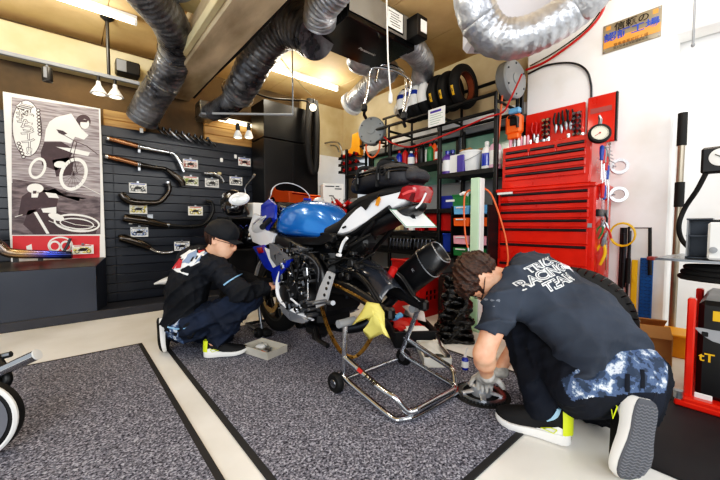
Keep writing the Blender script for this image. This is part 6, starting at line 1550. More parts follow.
# photo cards: sheets with a printed motorcycle
PC = ['#5a5f66', '#d7c23c', '#3b66a8', '#b04a3c', '#8a9a4a', '#444a55']
def photo_card(px, py, label, y=4.178, w=.155, h=.1, k=0, lean=0.0):
    c = onY(px, py, y); t = thing('photo_card', label, 'card', c, 'photo cards on the slat wall')
    R = Matrix.Rotation(lean, 3, 'X'); M = R; F = lambda a, bb, d: c+R @ V((a, -d, bb))
    b = mb().box(c, (w, .004, h), M=R).box(F(0, -.005, .0026), (w*.93, .001, h*.68), M=R, mi=1)
    for s in (-.28, .27): b.ring([(.018, -.0006), (.012, -.0006), (.012, .0006), (.018, .0006)], F(w*s, -.018, .0036), R @ V((0, 1, 0)), 14, mi=2)
    b.prism([(-.04, -.005), (-.02, .012), (.0, .016), (.025, .012), (.045, .02), (.03, -.0), (.02, -.014), (-.02, -.014)], F(0, .0, .0036), R @ V((1, 0, 0)), R @ V((0, 0, 1)), .001, mi=2)
    b.box(F(0, h*.41, .0028), (w*.8, .001, h*.09), M=R, mi=3)
    b.build('printed_sheet', [m_paper, mat('print_ground_%d' % (k % 6), PC[k % 6], .6, color2='#f0efe6', vscale=60, lo=.4, hi=.6), m_black, mat('caption_%d' % (k % 3), ('#3a56b0', '#c23a30', '#2b2b2b')[k % 3], .6)], t, smooth=0)
    mb().box(F(0, h*.5+.008, .001), (.02, .008, .022), M=R).build('card_clip', m_steel, t, smooth=0); return t
CL = [(138, 188, 'photo card above the bent exhaust elbow, on the bare steel slats'), (138.5, 209, 'photo card between the bent elbow and the long black megaphone exhaust'), (139.5, 232, 'pale photo card directly below the long black megaphone exhaust'),
      (190.5, 164, 'photo card right of the upper double exhaust pipe'), (191, 181, 'photo card right of the lower double exhaust pipe'), (212, 183, 'reddish photo card under the small chrome exhaust'), (236, 181, 'photo card right of the small chrome exhaust'),
      (195.5, 211, 'photo card above the cap of the crouching mechanic, within the curled pipe'), (182, 246, 'yellow green photo card just behind the back of the crouching mechanic'), (244.5, 162, 'photo card high on the wall next to the tall black cabinet')]
for k, (a, b_, l) in enumerate(CL): photo_card(a, b_, l, k=k)
c = onY(83, 249, 4.09); t = photo_card(83, 249.5, 'photo card standing on the display box in front of the poster', y=4.06, w=.155, h=.085, k=1, lean=.12); t['group'] = 'photo cards on the slat wall'
for a, b_, l in ((141.5, 130.5, 'small white price tag above the first exhaust on the slat wall'), (221.5, 160, 'small white price tag high on the slat wall, left of a pair'), (235.5, 156.5, 'small white price tag high on the slat wall, right of a pair'), (226, 195, 'small white price tag above the helmets'), (130.5, 222, 'small white price tag hanging from the megaphone exhaust')):
    c = onY(a, b_, 4.18); t = thing('price_tag', l, 'tag', c); mb().box(c, (.03, .003, .045) if a != 226 else (.06, .003, .035)).build('tag_sheet', m_paper, t, smooth=0); mb().box(c+V((0, .012, .028)), (.004, .025, .004)).build('tag_hook', m_steel, t, smooth=0)
# exhausts on the slat wall
m_copper = mat('copper_tint', '#a87a5c', .22, .9, var=.3); m_exb = mat('exhaust_black', '#4d4843', .22, .85, var=.4, coat=.3)
YE = 4.10
def pipe(pts): return [onY(a, b_, YE) for a, b_ in pts]
def peg(t, pts):
    b = mb()
    for a, b_ in pts: c = onY(a, b_, YE); b.tube([c+V((0, .09, .0)), c+V((0, .0, -.02)), c+V((0, -.035, .0))], .005, 6)
    b.build('wall_hook', m_dsteel, t)
for i, (p1, p2, mid_, l) in enumerate((([(108, 138.5), (122, 142), (139, 146.5)], [(139, 146.5), (155, 150), (169, 152.5), (175, 155), (180, 163), (184, 172)], (139, 146.5), 'copper and chrome exhaust silencer, upper of the pair at the top of the slat wall'), ([(106.5, 156.5), (122, 160), (139, 164.5)], [(139, 164.5), (155, 167.5), (166, 169), (174, 175), (181, 181), (183, 186)], (139, 164.5), 'copper and black exhaust silencer, lower of the pair at the top of the slat wall'))):
    t = thing('exhaust_pipe', l, 'exhaust', onY(*mid_, YE), 'exhaust pipes on the slat wall'); mb().tube(pipe(p1), [.02, .027, .027], 16, sub=4).build('silencer', m_copper, t)
    mb().tube(pipe(p2), [.026, .018, .016, .016, .017, .02] if i == 0 else [.026, .02, .018, .03, .036, .03], 12, sub=5).build('header_pipe', m_chrome if i == 0 else m_exb, t)
    c = onY(p1[0][0], p1[0][1], YE); mb().lathe([(.012, 0), (.023, 0), (.024, .02), (.012, .02)], c-V((.01, 0, 0)), (1, 0, -.12), 16).build('end_cap', m_chrome, t)
    mb().ring([(.027, -.012), (.031, -.012), (.031, .012), (.027, .012)], onY(*mid_, YE), (1, 0, -.15), 18).box(onY(*mid_, YE)-V((0, 0, .04)), (.02, .012, .04)).build('clamp', m_steel, t); peg(t, (mid_, p2[2]))
t = thing('exhaust_elbow', 'dark bent exhaust elbow pipe with flared tip on the slat wall', 'exhaust', onY(145, 202, YE), 'exhaust pipes on the slat wall')
mb().tube(pipe([(121, 193), (125, 198), (131, 201.5), (145, 202.5), (159, 202), (166, 196), (169.5, 189), (168, 183)]), [.03, .04, .036, .028, .024, .022, .022, .024], 14, sub=5).build('pipe', m_exb, t); peg(t, ((137, 200),))
mb().ring([(.018, -.008), (.026, -.008), (.026, .008), (.018, .008)], onY(168, 182.5, YE), (-.2, 0, 1), 18).build('flange', m_chrome, t)
t = thing('megaphone_exhaust', 'long black megaphone exhaust with a curled header on the slat wall', 'exhaust', onY(150, 221, YE), 'exhaust pipes on the slat wall')
mb().tube(pipe([(123.5, 217.5), (128, 218.5), (145, 221), (158, 224), (168, 225.5)]), [.034, .043, .046, .034, .024], 16, sub=4).build('silencer', m_exb, t)
mb().tube(pipe([(168, 225), (185, 226.5), (200, 225.5), (208, 221), (213, 212), (212, 203), (206, 201)]), .016, 12, sub=5).build('header_pipe', m_black, t); mb().ring([(.02, -.01), (.026, -.01), (.026, .01), (.02, .01)], onY(168, 225, YE), (1, 0, -.1), 18).build('clamp', m_steel, t); mb().box(onY(150, 216.5, YE), (.05, .02, .04)).build('bracket', m_steel, t, smooth=0); peg(t, ((140, 220), (190, 226)))
t = thing('slip_on_exhaust', 'dark slip on silencer with a chrome link pipe, low on the slat wall', 'exhaust', onY(135, 241, YE), 'exhaust pipes on the slat wall')
mb().tube(pipe([(118.5, 238.5), (124, 238.5), (140, 243.5), (150, 248)]), [.03, .042, .042, .028], 16, sub=4).build('silencer', m_exb, t); mb().tube(pipe([(150, 248), (156, 251.5), (162, 252.5), (169, 252.5), (173, 251.5)]), [.02, .014, .014, .013, .013], 12, sub=4).build('link_pipe', m_chrome, t); peg(t, ((130, 241), (160, 252)))
t = thing('small_exhaust', 'small chrome exhaust hanging among the photo cards', 'exhaust', onY(214, 174, YE), 'exhaust pipes on the slat wall'); mb().tube(pipe([(204, 173), (214, 174), (221, 177), (224, 182)]), [.014, .018, .014, .012], 12, sub=4).build('pipe', m_chrome, t); mb().box(onY(219.5, 173.5, YE), (.04, .03, .03), bev=.008).build('canister', m_cream, t, smooth=30); peg(t, ((213, 174),))
t = thing('white_fitting', 'white pipe fitting on a peg low on the slat wall behind the crouching mechanic', 'fitting', onY(162, 282, 4.15)); mb().tube([onY(a, b_, 4.13) for a, b_ in ((154, 284), (159, 282.5), (164, 281.5), (169, 280))], [.008, .02, .035, .04], 12).build('cone', m_wplas, t); mb().tube([onY(162, 282, 4.13), onY(162, 282, 4.13)+V((0, .06, 0))], .006, 6).build('peg', m_dsteel, t)
# levers hung along the top of the slat wall
for k in range(9):
    c = onY(157+6.3*k, 131.5+1.35*k, 4.13)+V((0, 0, -.01)); t = thing('brake_lever', ('silver' if k in (2, 4) else 'black')+' lever hanging on the slat wall top, %s of the whole row from the left' % ORD[k], 'lever', c, ('silver' if k in (2, 4) else 'black')+' levers on the slat wall edge')
    mb().tube([c+V((.0, .05, .05)), c+V((0, -.01, .05)), c+V((.02, -.03, .02)), c+V((.05, -.035, -.01)), c+V((.085, -.03, -.03))], [.008, .014, .014, .011, .009], 8, sub=3).build('blade', m_steel if k in (2, 4) else m_blkgloss, t); mb().cyl(c+V((0, -.02, .03)), c+V((0, -.02, .065)), .014, n=10).build('pivot', m_dsteel, t)
# tall black cabinet
tc_ = thing('tall_cabinet', 'tall matt black two part cabinet beside the slat wall', 'cabinet', (2.15, 3.98, 0))
mb().box((2.16, 4.0, .95), (.76, .36, 1.9), bev=.004).build('lower_unit', m_blk, tc_, smooth=0); mb().box((2.16, 4.0, 2.13), (.76, .36, .44), bev=.004).build('upper_unit', mat('black_panel_upper', '#121315', .4, var=.3), tc_, smooth=0)
for x in (1.78+.19, 1.78+.57): mb().box((x, 3.817, .95), (.375, .006, 1.87), bev=.002).build('door', m_blk, tc_, smooth=0)
# hanging black tube beside it
pp = [V((2.36, 3.72, 2.45)), V((2.33, 3.71, 2.22)), V((2.31, 3.70, 1.95)), V((2.33, 3.70, 1.7)), V((2.38, 3.7, 1.53)), V((2.43, 3.7, 1.6)), V((2.45, 3.71, 1.9)), V((2.46, 3.72, 2.2)), V((2.44, 3.73, 2.45))]
simple('inner_tube', 'long black rubber tube loop hanging in front of the tall black cabinet', 'tube', mb().tube(pp, .042, 12, sub=5), m_rub)
# helmets on a small black rack, boxes by the nose of the motorcycle
m_helm = mat('helmet_black', '#15161c', .12, coat=.8); m_hblue = mat('helmet_blue', '#26348a', .15, coat=.8)
hr_ = thing('helmet_rack', 'black two level stand holding helmets by the front of the motorcycle', 'stand', (1.3, 3.2, 0))
mb().box((1.3, 3.25, .925), (.42, .32, .02), bev=.003).box((1.3, 3.25, .63), (.42, .32, .02), bev=.003).build('shelf_board', m_black, hr_, smooth=0)
for x in (1.11, 1.49):
    for y in (3.11, 3.39): mb().box((x, y, .47), (.025, .025, .94)).build('leg', m_black, hr_, smooth=0)
mb().box((1.3, 3.40, .5), (.4, .01, .86)).build('back_panel', m_black, hr_, smooth=0)
def helmet(c, label, m2):
    t = thing('helmet', label, 'helmet', c, None); c = V(c); S_ = SDF(c-V((.2, .2, .05)), c+V((.2, .2, .32)), .009); k = c+V((0, 0, .13))
    S_.ell(k, [.118, .14, .13]); S_.ell(k+V((-.03, -.05, -.05)), [.09, .1, .075], None, .03); S_.cut(c+V((0, 0, .012)), (0, 0, -1))
    S_.build('shell', m_helm, t, 1)
    b = mb(); secs = []
    for z in (.085, .12, .155, .175): secs.append([k+V((1.03*(.118+.003)*sin(a)*sqrt(max(.1, 1-((z-.13)/.13)**2)), -1.02*.143*cos(a)*sqrt(max(.1, 1-((z-.13)/.13)**2)), z-.13)) for a in [radians(-95+150*i/12) for i in range(13)]])
    b.loft(secs, closed=False); b.build('visor', m_blkgloss, t, smooth=60)
    b = mb()
    for a0 in (.2, 1.2, 2.4):
        secs = []
        for q in range(7):
            a = a0+.1*q; z = .19+.018*sin(q); r = .11*sqrt(max(.05, 1-((z-.13)/.13)**2))*1.06; secs.append([k+V((-r*cos(a-.6), -r*1.15*sin(a-.6), z-.13+dz)) for dz in (-.012-.002*q, .012)])
        b.loft(secs, closed=False)
    b.build('stripe', m2, t, smooth=60); return t
helmet((1.19, 3.22, .937), 'black helmet with white stripes on the upper level of the stand', m_wplas); helmet((1.36, 3.24, .645), 'black helmet with blue stripes on the lower level of the stand', m_hblue)
t = helmet((1.17, 3.22, .645), 'dark helmet partly hidden by the cap of the crouching mechanic', m_hblue)
boxthing('carton', 'white carton beside the mirror on top of the helmet stand', 'carton', (1.42, 3.24, .937), (.13, .16, .14), m_paper)
# orange chest and white carton behind the windscreen
oc = thing('orange_cabinet', 'orange red metal box standing on a black stand behind the windscreen', 'cabinet', (2.1, 3.55, .7))
mb().box((2.12, 3.6, .97), (.44, .3, .5), bev=.01).build('body', m_orange, oc, smooth=30); mb().box((2.11, 3.447, 1.08), (.05, .006, .11)).build('white_tag', m_paper, oc, smooth=0); mb().box((2.12, 3.447, 1.20), (.36, .006, .012)).build('lid_seam', m_lred, oc, smooth=0)
mb().box((2.12, 3.6, .36), (.42, .28, .70), bev=.006).build('pedestal', m_black, oc, smooth=0)
wcn = thing('carton', 'white carton with dark print stacked behind the fuel tank', 'carton', (2.6, 3.62, 1.13)); mb().box((2.62, 3.62, 1.26), (.27, .24, .25), rz=-.4, bev=.004).build('body', m_paper, wcn, smooth=0)
R = Matrix.Rotation(-.4, 3, 'Z'); b = mb()
for dx, dz, w in ((-.05, .09, .12), (.06, .06, .09), (-.03, -.03, .06), (.05, .09, .05)): b.box(V((2.62, 3.62, 1.26))+R @ V((dx, -.121, dz)), (w, .003, .014), M=R)
b.build('print_mark', m_black, wcn, smooth=0)
ct = thing('work_table', 'black work table carrying the white carton and red tools behind the tank', 'table', (2.66, 3.6, 0)); mb().box((2.66, 3.60, 1.115), (.32, .34, .03), bev=.004).build('table_top', m_black, ct, smooth=0)
for x in (2.53, 2.79):
    for y in (3.46, 3.74): mb().box((x, y, .55), (.03, .03, 1.1)).build('leg', m_black, ct, smooth=0)
rg = random.Random(44)
for k in range(8):
    c = V((2.735+rg.uniform(-.02, .03), 3.02+.045*k, 1.374)); m = (m_redp, m_lred, m_wplas, m_redp)[k % 4]
    t = thing('bottle', ('red' if k % 4 != 2 else 'white')+' small bottle on the shelf behind the seat, %s of the row from the right' % ORD[k], 'bottle', c, ('red' if k % 4 != 2 else 'white')+' bottles behind the seat'); c = V((2.93+rg.uniform(-.05, .05), 3.0+.05*k, 1.512)); t.location = c
    h = rg.uniform(.06, .1); mb().lathe([(.018, 0), (.02, .004), (.02, h*.7), (.008, h*.85), (.008, h), (0, h)], c, n=12).build('body', m, t)
for k in range(6):
    c = V((2.93, 2.85+.12*k, 1.032)); t = thing('oil_can', ('red oil can with white cap on the shelf behind the seat, %s from the right' % ('first', 'second', 'third', 'fourth', 'fifth', 'sixth')[k]), 'can', c, 'red oil cans behind the seat')
    mb().box(c+V((0, 0, .07)), (.1, .085, .14), bev=.012).build('body', (m_redp, m_lred)[k % 2], t, smooth=30); mb().cyl(c+V((-.02, 0, .14)), c+V((-.02, 0, .175)), .016, n=12).build('cap', m_wplas, t); mb().box(c+V((-.051, 0, .07)), (.003, .06, .06)).build('paper_label', m_paper, t, smooth=0)
rg = random.Random(5)
for k in range(7):
    c = at(333+3.2*k, 206-1.2*(k % 3), 3.42); t = thing('hand_tool', 'red handled tool heaped behind the fuel tank, partly hidden by it', 'tool', c, 'red tools behind the fuel tank'); d = V((rg.uniform(-1, 1), rg.uniform(-1, 1), rg.uniform(-.2, .8))).normalized()
    mb().tube([c-d*.06, c, c+d*.06], [.014, .019, .014], 10).build('handle', m_redp if k % 3 else m_lred, t); mb().tube([c+d*.06, c+d*.12], [.007, .005], 8).build('shaft', m_steel, t)
bx = thing('tool_shelf', 'black wall shelf with red front holding red handled tools behind the tank', 'shelf', at(340, 212, 3.45)); c = at(341, 214, 3.45); mb().box(c, (.3, .2, .02)).box(c+V((0, 0, -.35)), (.04, .04, .7)).build('board', m_black, bx, smooth=0); mb().box(c+V((-.08, -.1, .02)), (.2, .01, .05), .3).build('front_rail', m_redp, bx, smooth=0)
# ---- floor items
m_tray = mat('tray_steel', '#d8d3c6', .4, .35, var=.2)
tr_ = thing('parts_tray', 'shallow steel tray of small tools on the carpet by the front wheel', 'tray', (.99, 2.17, .01)); rz = .28; R = Matrix.Rotation(rz, 3, 'Z'); c0 = V((.965, 2.105, .0105))
hx, hy = .085, .125; b = mb().box(c0+V((0, 0, .003)), (2*hx, 2*hy, .004), rz)
for s in (-1, 1): b.box(c0+R @ V((s*hx, 0, .024)), (.004, 2*hy, .045), rz).box(c0+R @ V((0, s*hy, .024)), (2*hx, .004, .045), rz).tube([c0+R @ V((s*hx, -hy, .047)), c0+R @ V((s*hx, hy, .047))], .004, 6).tube([c0+R @ V((-hx, s*hy, .047)), c0+R @ V((hx, s*hy, .047))], .004, 6)
b.build('pan', m_tray, tr_, smooth=0)
simple('screwdriver', 'orange handled screwdriver lying in the steel tray', 'screwdriver', mb().tube([c0+R @ V((-.06, -.10, .02)), c0+R @ V((-.05, -.03, .022))], .013, 10).tube([c0+R @ V((-.05, -.03, .022)), c0+R @ V((-.035, .06, .02))], .004, 8), m_orange)
for k in range(4): simple('bolt', 'loose steel part lying in the steel tray', 'bolt', mb().cyl(c0+R @ V((.0+.022*k, -.05+.05*k, .014)), c0+R @ V((.04+.01*k, -.02+.04*k, .016)), .01, n=8).cyl(c0+R @ V((.0+.022*k, -.05+.05*k, .014)), c0+R @ V((-.006+.022*k, -.054+.05*k, .014)), .016, n=6), m_steel, group='loose parts in the steel tray')
simple('rag', 'white folded rag lying in the steel tray', 'rag', mb().box(c0+R @ V((.035, .07, .018)), (.07, .06, .022), rz+.3, .008), m_paper, 60)
bt = thing('parts_bin', 'open black plastic bin on the carpet under the swingarm', 'bin', (1.85, 1.7, .01)); c0 = V((1.93, 1.68, .0105)); rz = -.62; R = Matrix.Rotation(rz, 3, 'Z'); hx, hy, hz = .14, .22, .11
b = mb().box(c0+V((0, 0, .004)), (2*hx, 2*hy, .006), rz)
for s in (-1, 1): b.box(c0+R @ V((s*hx, 0, hz/2)), (.008, 2*hy, hz), rz).box(c0+R @ V((0, s*hy, hz/2)), (2*hx, .008, hz), rz).box(c0+R @ V((s*(hx+.008), 0, hz)), (.022, 2*hy+.03, .012), rz, .003).box(c0+R @ V((0, s*(hy+.008), hz)), (2*hx+.03, .022, .012), rz, .003)
b.build('tub', m_plas, bt, smooth=0)
def cloth(name, label, cat, m, grid, cat2=None):
    n, k = len(grid), len(grid[0]); b = mb(); top = [p for r in grid for p in r]; fs = [(i*k+j, i*k+j+1, (i+1)*k+j+1, (i+1)*k+j) for i in range(n-1) for j in range(k-1)]
    b.add(top, fs); o = b.build(name, m, None, smooth=80); so = o.modifiers.new('solid', 'SOLIDIFY'); so.thickness = .003; so.offset = 0; return tag(o, label, cat)
def crumple(c, hx, hy, R, amp, seed, n=16, dome=0.0):
    rg = random.Random(seed); ph = [(rg.uniform(6, 26), rg.uniform(6, 26), rg.uniform(0, 6)) for _ in range(5)]; g = []
    for i in range(n):
        r_ = []
        for j in range(n):
            u, w = -1+2*i/(n-1), -1+2*j/(n-1); z = sum(sin(a*u*.5+b_*w*.5+p) for a, b_, p in ph)/5*amp + dome*(1-u*u)*(1-w*w); r_.append(c+R @ V((u*hx*(1-.12*sin(3*w+ph[0][2])), w*hy*(1-.12*sin(3*u+ph[1][2])), z)))
        g.append(r_)
    return g
cloth('red_rag', 'crumpled red shop rag lying in the black bin', 'rag', m_redp, crumple(c0+R @ V((.0, .04, .085)), .11, .14, R, .025, 2, dome=.03))
cloth('white_rag', 'crumpled white rag lying in the black bin beside the red one', 'rag', m_paper, crumple(c0+R @ V((.03, -.12, .09)), .08, .08, R, .02, 5, dome=.02))
simple('spray_can', 'small blue capped can lying in the black bin', 'can', mb().tube([c0+R @ V((-.08, .12, .1)), c0+R @ V((-.02, .19, .115))], .026, 14), m_lblue)
# red capped bottle and blue parts on the floor under the chain
bottle('chain_oil', 'small bottle with red cap on the carpet under the yellow rag', 'bottle', onZ(354, 330, .0105)+V((.25, .12, 0)), .032, .16, m_dblue, m_redp)
# yellow rag hung over the left swingarm end, pale rag behind
rg = random.Random(9); g = []; ctr = onX(388, 305, 1.10)
out = [(370, 301), (378, 305), (383, 312), (387, 328), (390, 338), (381, 335), (372, 337.5), (364, 333), (370, 323), (366, 318), (353, 324), (360, 313)]
cen = onX(374, 315, 1.06); b = mb(); m_ = len(out); vs = [cen]; n = 6
for i in range(1, n+1):
    for k, (a, b_) in enumerate(out):
        p = onX(a, b_, 1.09+.05*(sin(k*2.3)*.5)*(i/n)); q = cen.lerp(p, i/n); q = q+V((.016*sin(k*2.0+i*.8)*(i/n), 0, .006*sin(k*3+i))); vs.append(q)
fs = [(0, 1+k, 1+(k+1) % m_) for k in range(m_)]+[(1+i*m_+k, 1+(i+1)*m_+k, 1+(i+1)*m_+(k+1) % m_, 1+i*m_+(k+1) % m_) for i in range(n-1) for k in range(m_)]
o = b.add(vs, fs).build('yellow_rag', mat('rag_yellow', '#ecdf78', .85, var=.12, bump=.2, bscale=80), None, smooth=80); so = o.modifiers.new('solid', 'SOLIDIFY'); so.thickness = .004
tag(o, 'pale yellow rag draped over the swingarm end of the motorcycle', 'rag')
out = [onX(a, b_, 1.55) for a, b_ in ((402, 306), (414, 304), (424, 312), (426, 322), (412, 318), (404, 314))]
c_ = sum(out, V())/6; cloth('pale_rag', 'pale pinkish rag hanging behind the yellow rag', 'rag', mat('rag_pale', '#e6d2c6', .85, var=.1), [[out[0], out[1], out[2]], [(out[0]+out[5])/2+V((.02, 0, 0)), c_+V((-.02, 0, 0)), (out[2]+out[3])/2], [out[5], out[4], out[3]]])
# clear plastic tray with tools and a spray can
ct_ = thing('clear_tray', 'cloudy plastic tray holding tools on the carpet edge by the mechanic', 'tray', (1.72, 1.3, .01)); c0 = V((1.745, 1.31, .0105)); rz = -.72; R = Matrix.Rotation(rz, 3, 'Z'); hx, hy = .08, .15
m_cl = mat('cloudy_plastic', '#e6e2d6', .4, var=.12); b = mb().box(c0+V((0, 0, .003)), (2*hx, 2*hy, .004), rz)
for s in (-1, 1): b.box(c0+R @ V((s*hx, 0, .028)), (.004, 2*hy, .055), rz).box(c0+R @ V((0, s*hy, .028)), (2*hx, .004, .055), rz).tube([c0+R @ V((s*hx, -hy, .056)), c0+R @ V((s*hx, hy, .056))], .005, 6).tube([c0+R @ V((-hx, s*hy, .056)), c0+R @ V((hx, s*hy, .056))], .005, 6)
b.build('tub', m_cl, ct_, smooth=0)
cloth('plastic_bag', 'crumpled translucent bag lying in the cloudy plastic tray', 'bag', m_cl, crumple(c0+R @ V((0, .03, .05)), .07, .11, R, .025, 12, dome=.03))
simple('breaker_bar', 'long steel breaker bar lying across the cloudy tray', 'bar', mb().tube([c0+R @ V((.06, -.16, .075)), c0+R @ V((.05, .0, .075)), c0+R @ V((.07, .2, .08))], [.011, .009, .011], 10), m_steel)
p = onZ(465, 369, .0105); bottle('spray_can', 'small grease can with white nozzle standing on the carpet by the tray', 'can', p, .02, .085, m_dblue, m_wplas, mlab=m_paper)
simple('nozzle_straw', 'thin white straw leaning on the grease can', 'straw', mb().tube([p+V((.012, .03, .0)), p+V((.02, .0, .125))], .004, 6), m_wplas)
# ---- cart at the left edge
cw = thing('push_scooter', 'small cart with white rimmed wheel and chrome bar at the left edge', 'cart', (-.25, 1.9, 0))
wc = at(-24, 420, 1.25); ax = (-_f+_r*.25+V((0, 0, .05))).normalized()
kq = .82
mb().ring([(r*kq, h*kq) for r, h in ((.10, -.03), (.16, -.035), (.172, -.02), (.172, .02), (.16, .03), (.10, .03))], wc, ax, 40).build('tyre', m_rub, cw); mb().lathe([(r*kq, h*kq) for r, h in ((.0, .03), (.1, .03), (.14, .036), (.1, -.02), (0, -.02))], wc, ax, 36).build('hub_disc', mat('disc_grey', '#6a6c72', .4, var=.1), cw)
mb().ring([(r*kq, h*kq) for r, h in ((.163, .026), (.174, .022), (.176, .034), (.168, .042), (.16, .04))], wc, ax, 44).build('white_rim', m_wplas, cw)
b = mb().tube([at(-20, 381, 1.5), at(6, 369, 1.52), at(36, 355, 1.54)], .024, 16); b.build('chrome_bar', m_chrome, cw)
mb().lathe([(.018, 0), (.025, .002), (.025, .008), (.0, .009)], at(36, 355, 1.54), (at(36, 355, 1.54)-at(6, 369, 1.52)), 18).build('bar_cap', m_wplas, cw)
mb().tube([at(-20, 362, 1.56), at(0, 357, 1.57), at(11, 354, 1.58)], .014, 12).build('lever', m_steel, cw); mb().box(at(-10, 376, 1.55), (.09, .09, .1), .5, .015).tube([at(0, 390, 1.53), at(8, 380, 1.53), at(2, 366, 1.55), at(-8, 352, 1.56)], .018, 10, sub=4).build('bracket', m_black, cw, smooth=40)
# ================================================================ overhead: ducts, fan unit, lamps, rails
m_duct = mat('duct_black', '#8b8d92', .3, .6, color2='#3c3d42', vscale=5, bump=.8, bscale=18, bdist=.02, rvar=.1)
m_duct2 = mat('duct_foil', '#d3d6db', .36, .75, color2='#9a9da4', vscale=7, bump=.9, bscale=13, bdist=.02, rvar=.1)
def duct(name, label, pts, r, m, seed, ringgap=.035, amp=.03, wr=0.0):
    P_, _ = spline([V(p) for p in pts], [1]*len(pts), 24); rg = random.Random(seed)
    L = [0]
    for a, b_ in zip(P_, P_[1:]): L.append(L[-1]+(b_-a).length)
    n = max(20, int(L[-1]/.008)); Q = []; j = 0
    for i in range(n+1):
        s = L[-1]*i/n
        while j < len(L)-2 and L[j+1] < s: j += 1
        t = (s-L[j])/max(1e-6, L[j+1]-L[j]); Q.append(P_[j].lerp(P_[j+1], t))
    rad = r if isinstance(r, (list, tuple)) else [r, r]
    b = mb(); rr_ = [rad[0]+(rad[-1]-rad[0])*i/n for i in range(n+1)]
    rr_ = [q*(1-amp*(.5+.5*sin(2*pi*(L[-1]*i/n)/ringgap))) for i, q in enumerate(rr_)]
    b.tube(Q, rr_, 28)
    ph = [(rg.uniform(10, 40), rg.uniform(0, 6), V((rg.uniform(-1, 1), rg.uniform(-1, 1), rg.uniform(-1, 1)))) for _ in range(6)]
    vs = []
    for i in range(n+1):
        for k in range(28):
            p = V(b.v[i*28+k]); d = p-Q[i]; f = sum(sin(w*v.dot(p)+q) for w, q, v in ph)/6; vs.append(tuple(Q[i]+d*(1+wr*f)))
    b.v = vs
    t = thing(name, label, 'duct', Q[0]); b.build('sleeve', m, t, smooth=70)
    return t, Q
def band(t, Q, i, r, m=m_steel):
    a = V(Q[i]); d = (V(Q[min(i+1, len(Q)-1)])-V(Q[max(0, i-1)])).normalized(); mb().ring([(r, -.006), (r+.006, -.006), (r+.006, .006), (r, .006)], a, d, 28).build('clamp_band', m, t)
pts = [onZ(122, -40, 2.5), onZ(152, 0, 2.48), onZ(170, 24, 2.46), at(176, 50, 3.02), at(166, 78, 3.22), at(151, 102, 3.34), at(142, 120, 3.42)]
t, Q = duct('black_duct', 'black flexible duct running along the ceiling and down to the top of the slat wall', pts, .142, m_duct, 1, .05, .025, .05)
for f_ in (.55, .74, .97): band(t, Q, int(f_*(len(Q)-1)), .142)
pts = [at(318, 36, 2.72), at(296, 26, 2.85), at(274, 34, 3.0), at(258, 56, 3.15), at(246, 80, 3.3), at(236, 96, 3.45)]
t, Q = duct('black_duct', 'wide black flexible duct curving from the fan unit down beside the concrete beam', pts, [.19, .145], m_duct, 2, .06, .035, .05)
for f_ in (.6, .97): band(t, Q, int(f_*(len(Q)-1)), .158)
pts = [at(240, 90, 3.42), at(232, 102, 3.55), at(222, 108, 3.68), at(212, 112, 3.78)]
t, Q = duct('foil_duct', 'short crumpled foil and black duct end at the vent fitting over the slat wall', pts, [.125, .10], m_duct, 3, .03, .07, .06); mb().ring([(.11, -.03), (.13, -.03), (.13, .03), (.11, .03)], Q[4], V(Q[8])-V(Q[0]), 28).build('foil_collar', m_duct2, t)
vf = thing('vent_fitting', 'galvanised vent fitting with a lamp tray over the slat wall', 'vent', onY(205, 114, 3.95)); c = at(205, 112, 3.85)
mb().box(c, (.16, .2, .2), bev=.01).build('housing', m_steel, vf, smooth=30); mb().box(c+V((.06, -.12, -.07)), (.3, .1, .025), bev=.005).build('tray', m_grey, vf, smooth=30)
for k in range(3): mb().tube([c+V((.05+.05*k, -.12, -.02)), c+V((.07+.05*k, -.13, .05))], .012, 8).build('wire_stub', m_black, vf)
pts = [at(352, -40, 2.2), at(336, -12, 2.33), at(322, 6, 2.45), at(320, 22, 2.58)]
t, Q = duct('foil_duct', 'crumpled silver foil duct joining the near end of the ceiling fan unit', pts, .125, m_duct2, 4, .028, .08, .05)
pts = [V((2.34, 2.12, 2.5)), V((2.5, 2.13, 2.5)), V((2.75, 2.22, 2.47)), V((2.98, 2.45, 2.42)), V((3.14, 2.75, 2.36)), V((3.3, 3.0, 2.33))]
t, Q = duct('foil_duct', 'silver foil duct leaving the fan unit towards the tyres', pts, .115, m_duct2, 5, .03, .08, .05)
pts = [V((2.2, 2.49, 2.5)), V((2.24, 2.62, 2.49)), at(388, 70, 3.6), at(372, 84, 3.75), at(358, 98, 3.95), at(352, 104, 4.05)]
t, Q = duct('foil_duct', 'silver foil duct with a white collar ending at the far wall above the orange pouch', pts, .12, m_duct2, 6, .03, .08, .05); mb().ring([(.09, -.03), (.14, -.03), (.14, .02), (.09, .02)], Q[-1], V(Q[-1])-V(Q[-4]), 28).build('white_collar', m_wplas, t)
pts = [onZ(470, -30, 2.5), at(474, 0, 2.0), at(480, 20, 2.02), at(496, 37, 2.04), at(520, 38, 2.02), at(548, 26, 1.98), at(573, 8, 1.94), at(594, -14, 1.88), onZ(612, -40, 2.55)]
t, Q = duct('foil_duct', 'large shiny silver duct looping down in front of the white wall', pts, .115, m_duct2, 7, .045, .035, .08)
cu = thing('ceiling_unit', 'smooth white ceiling unit inside the loop of the large silver duct', 'ceiling unit', at(510, 0, 1.98)); c = at(508, -8, 2.3)
mb().box(V((c.x, c.y, 2.31)), (.5, .42, .36), AZ-pi/2, .03).build('casing', mat('unit_white', '#dcdce4', .4, var=.05), cu, smooth=30); mb().box(V((c.x, c.y, 2.126)), (.36, .3, .012), AZ-pi/2, .004).build('intake_grille', m_grey, cu, smooth=30)
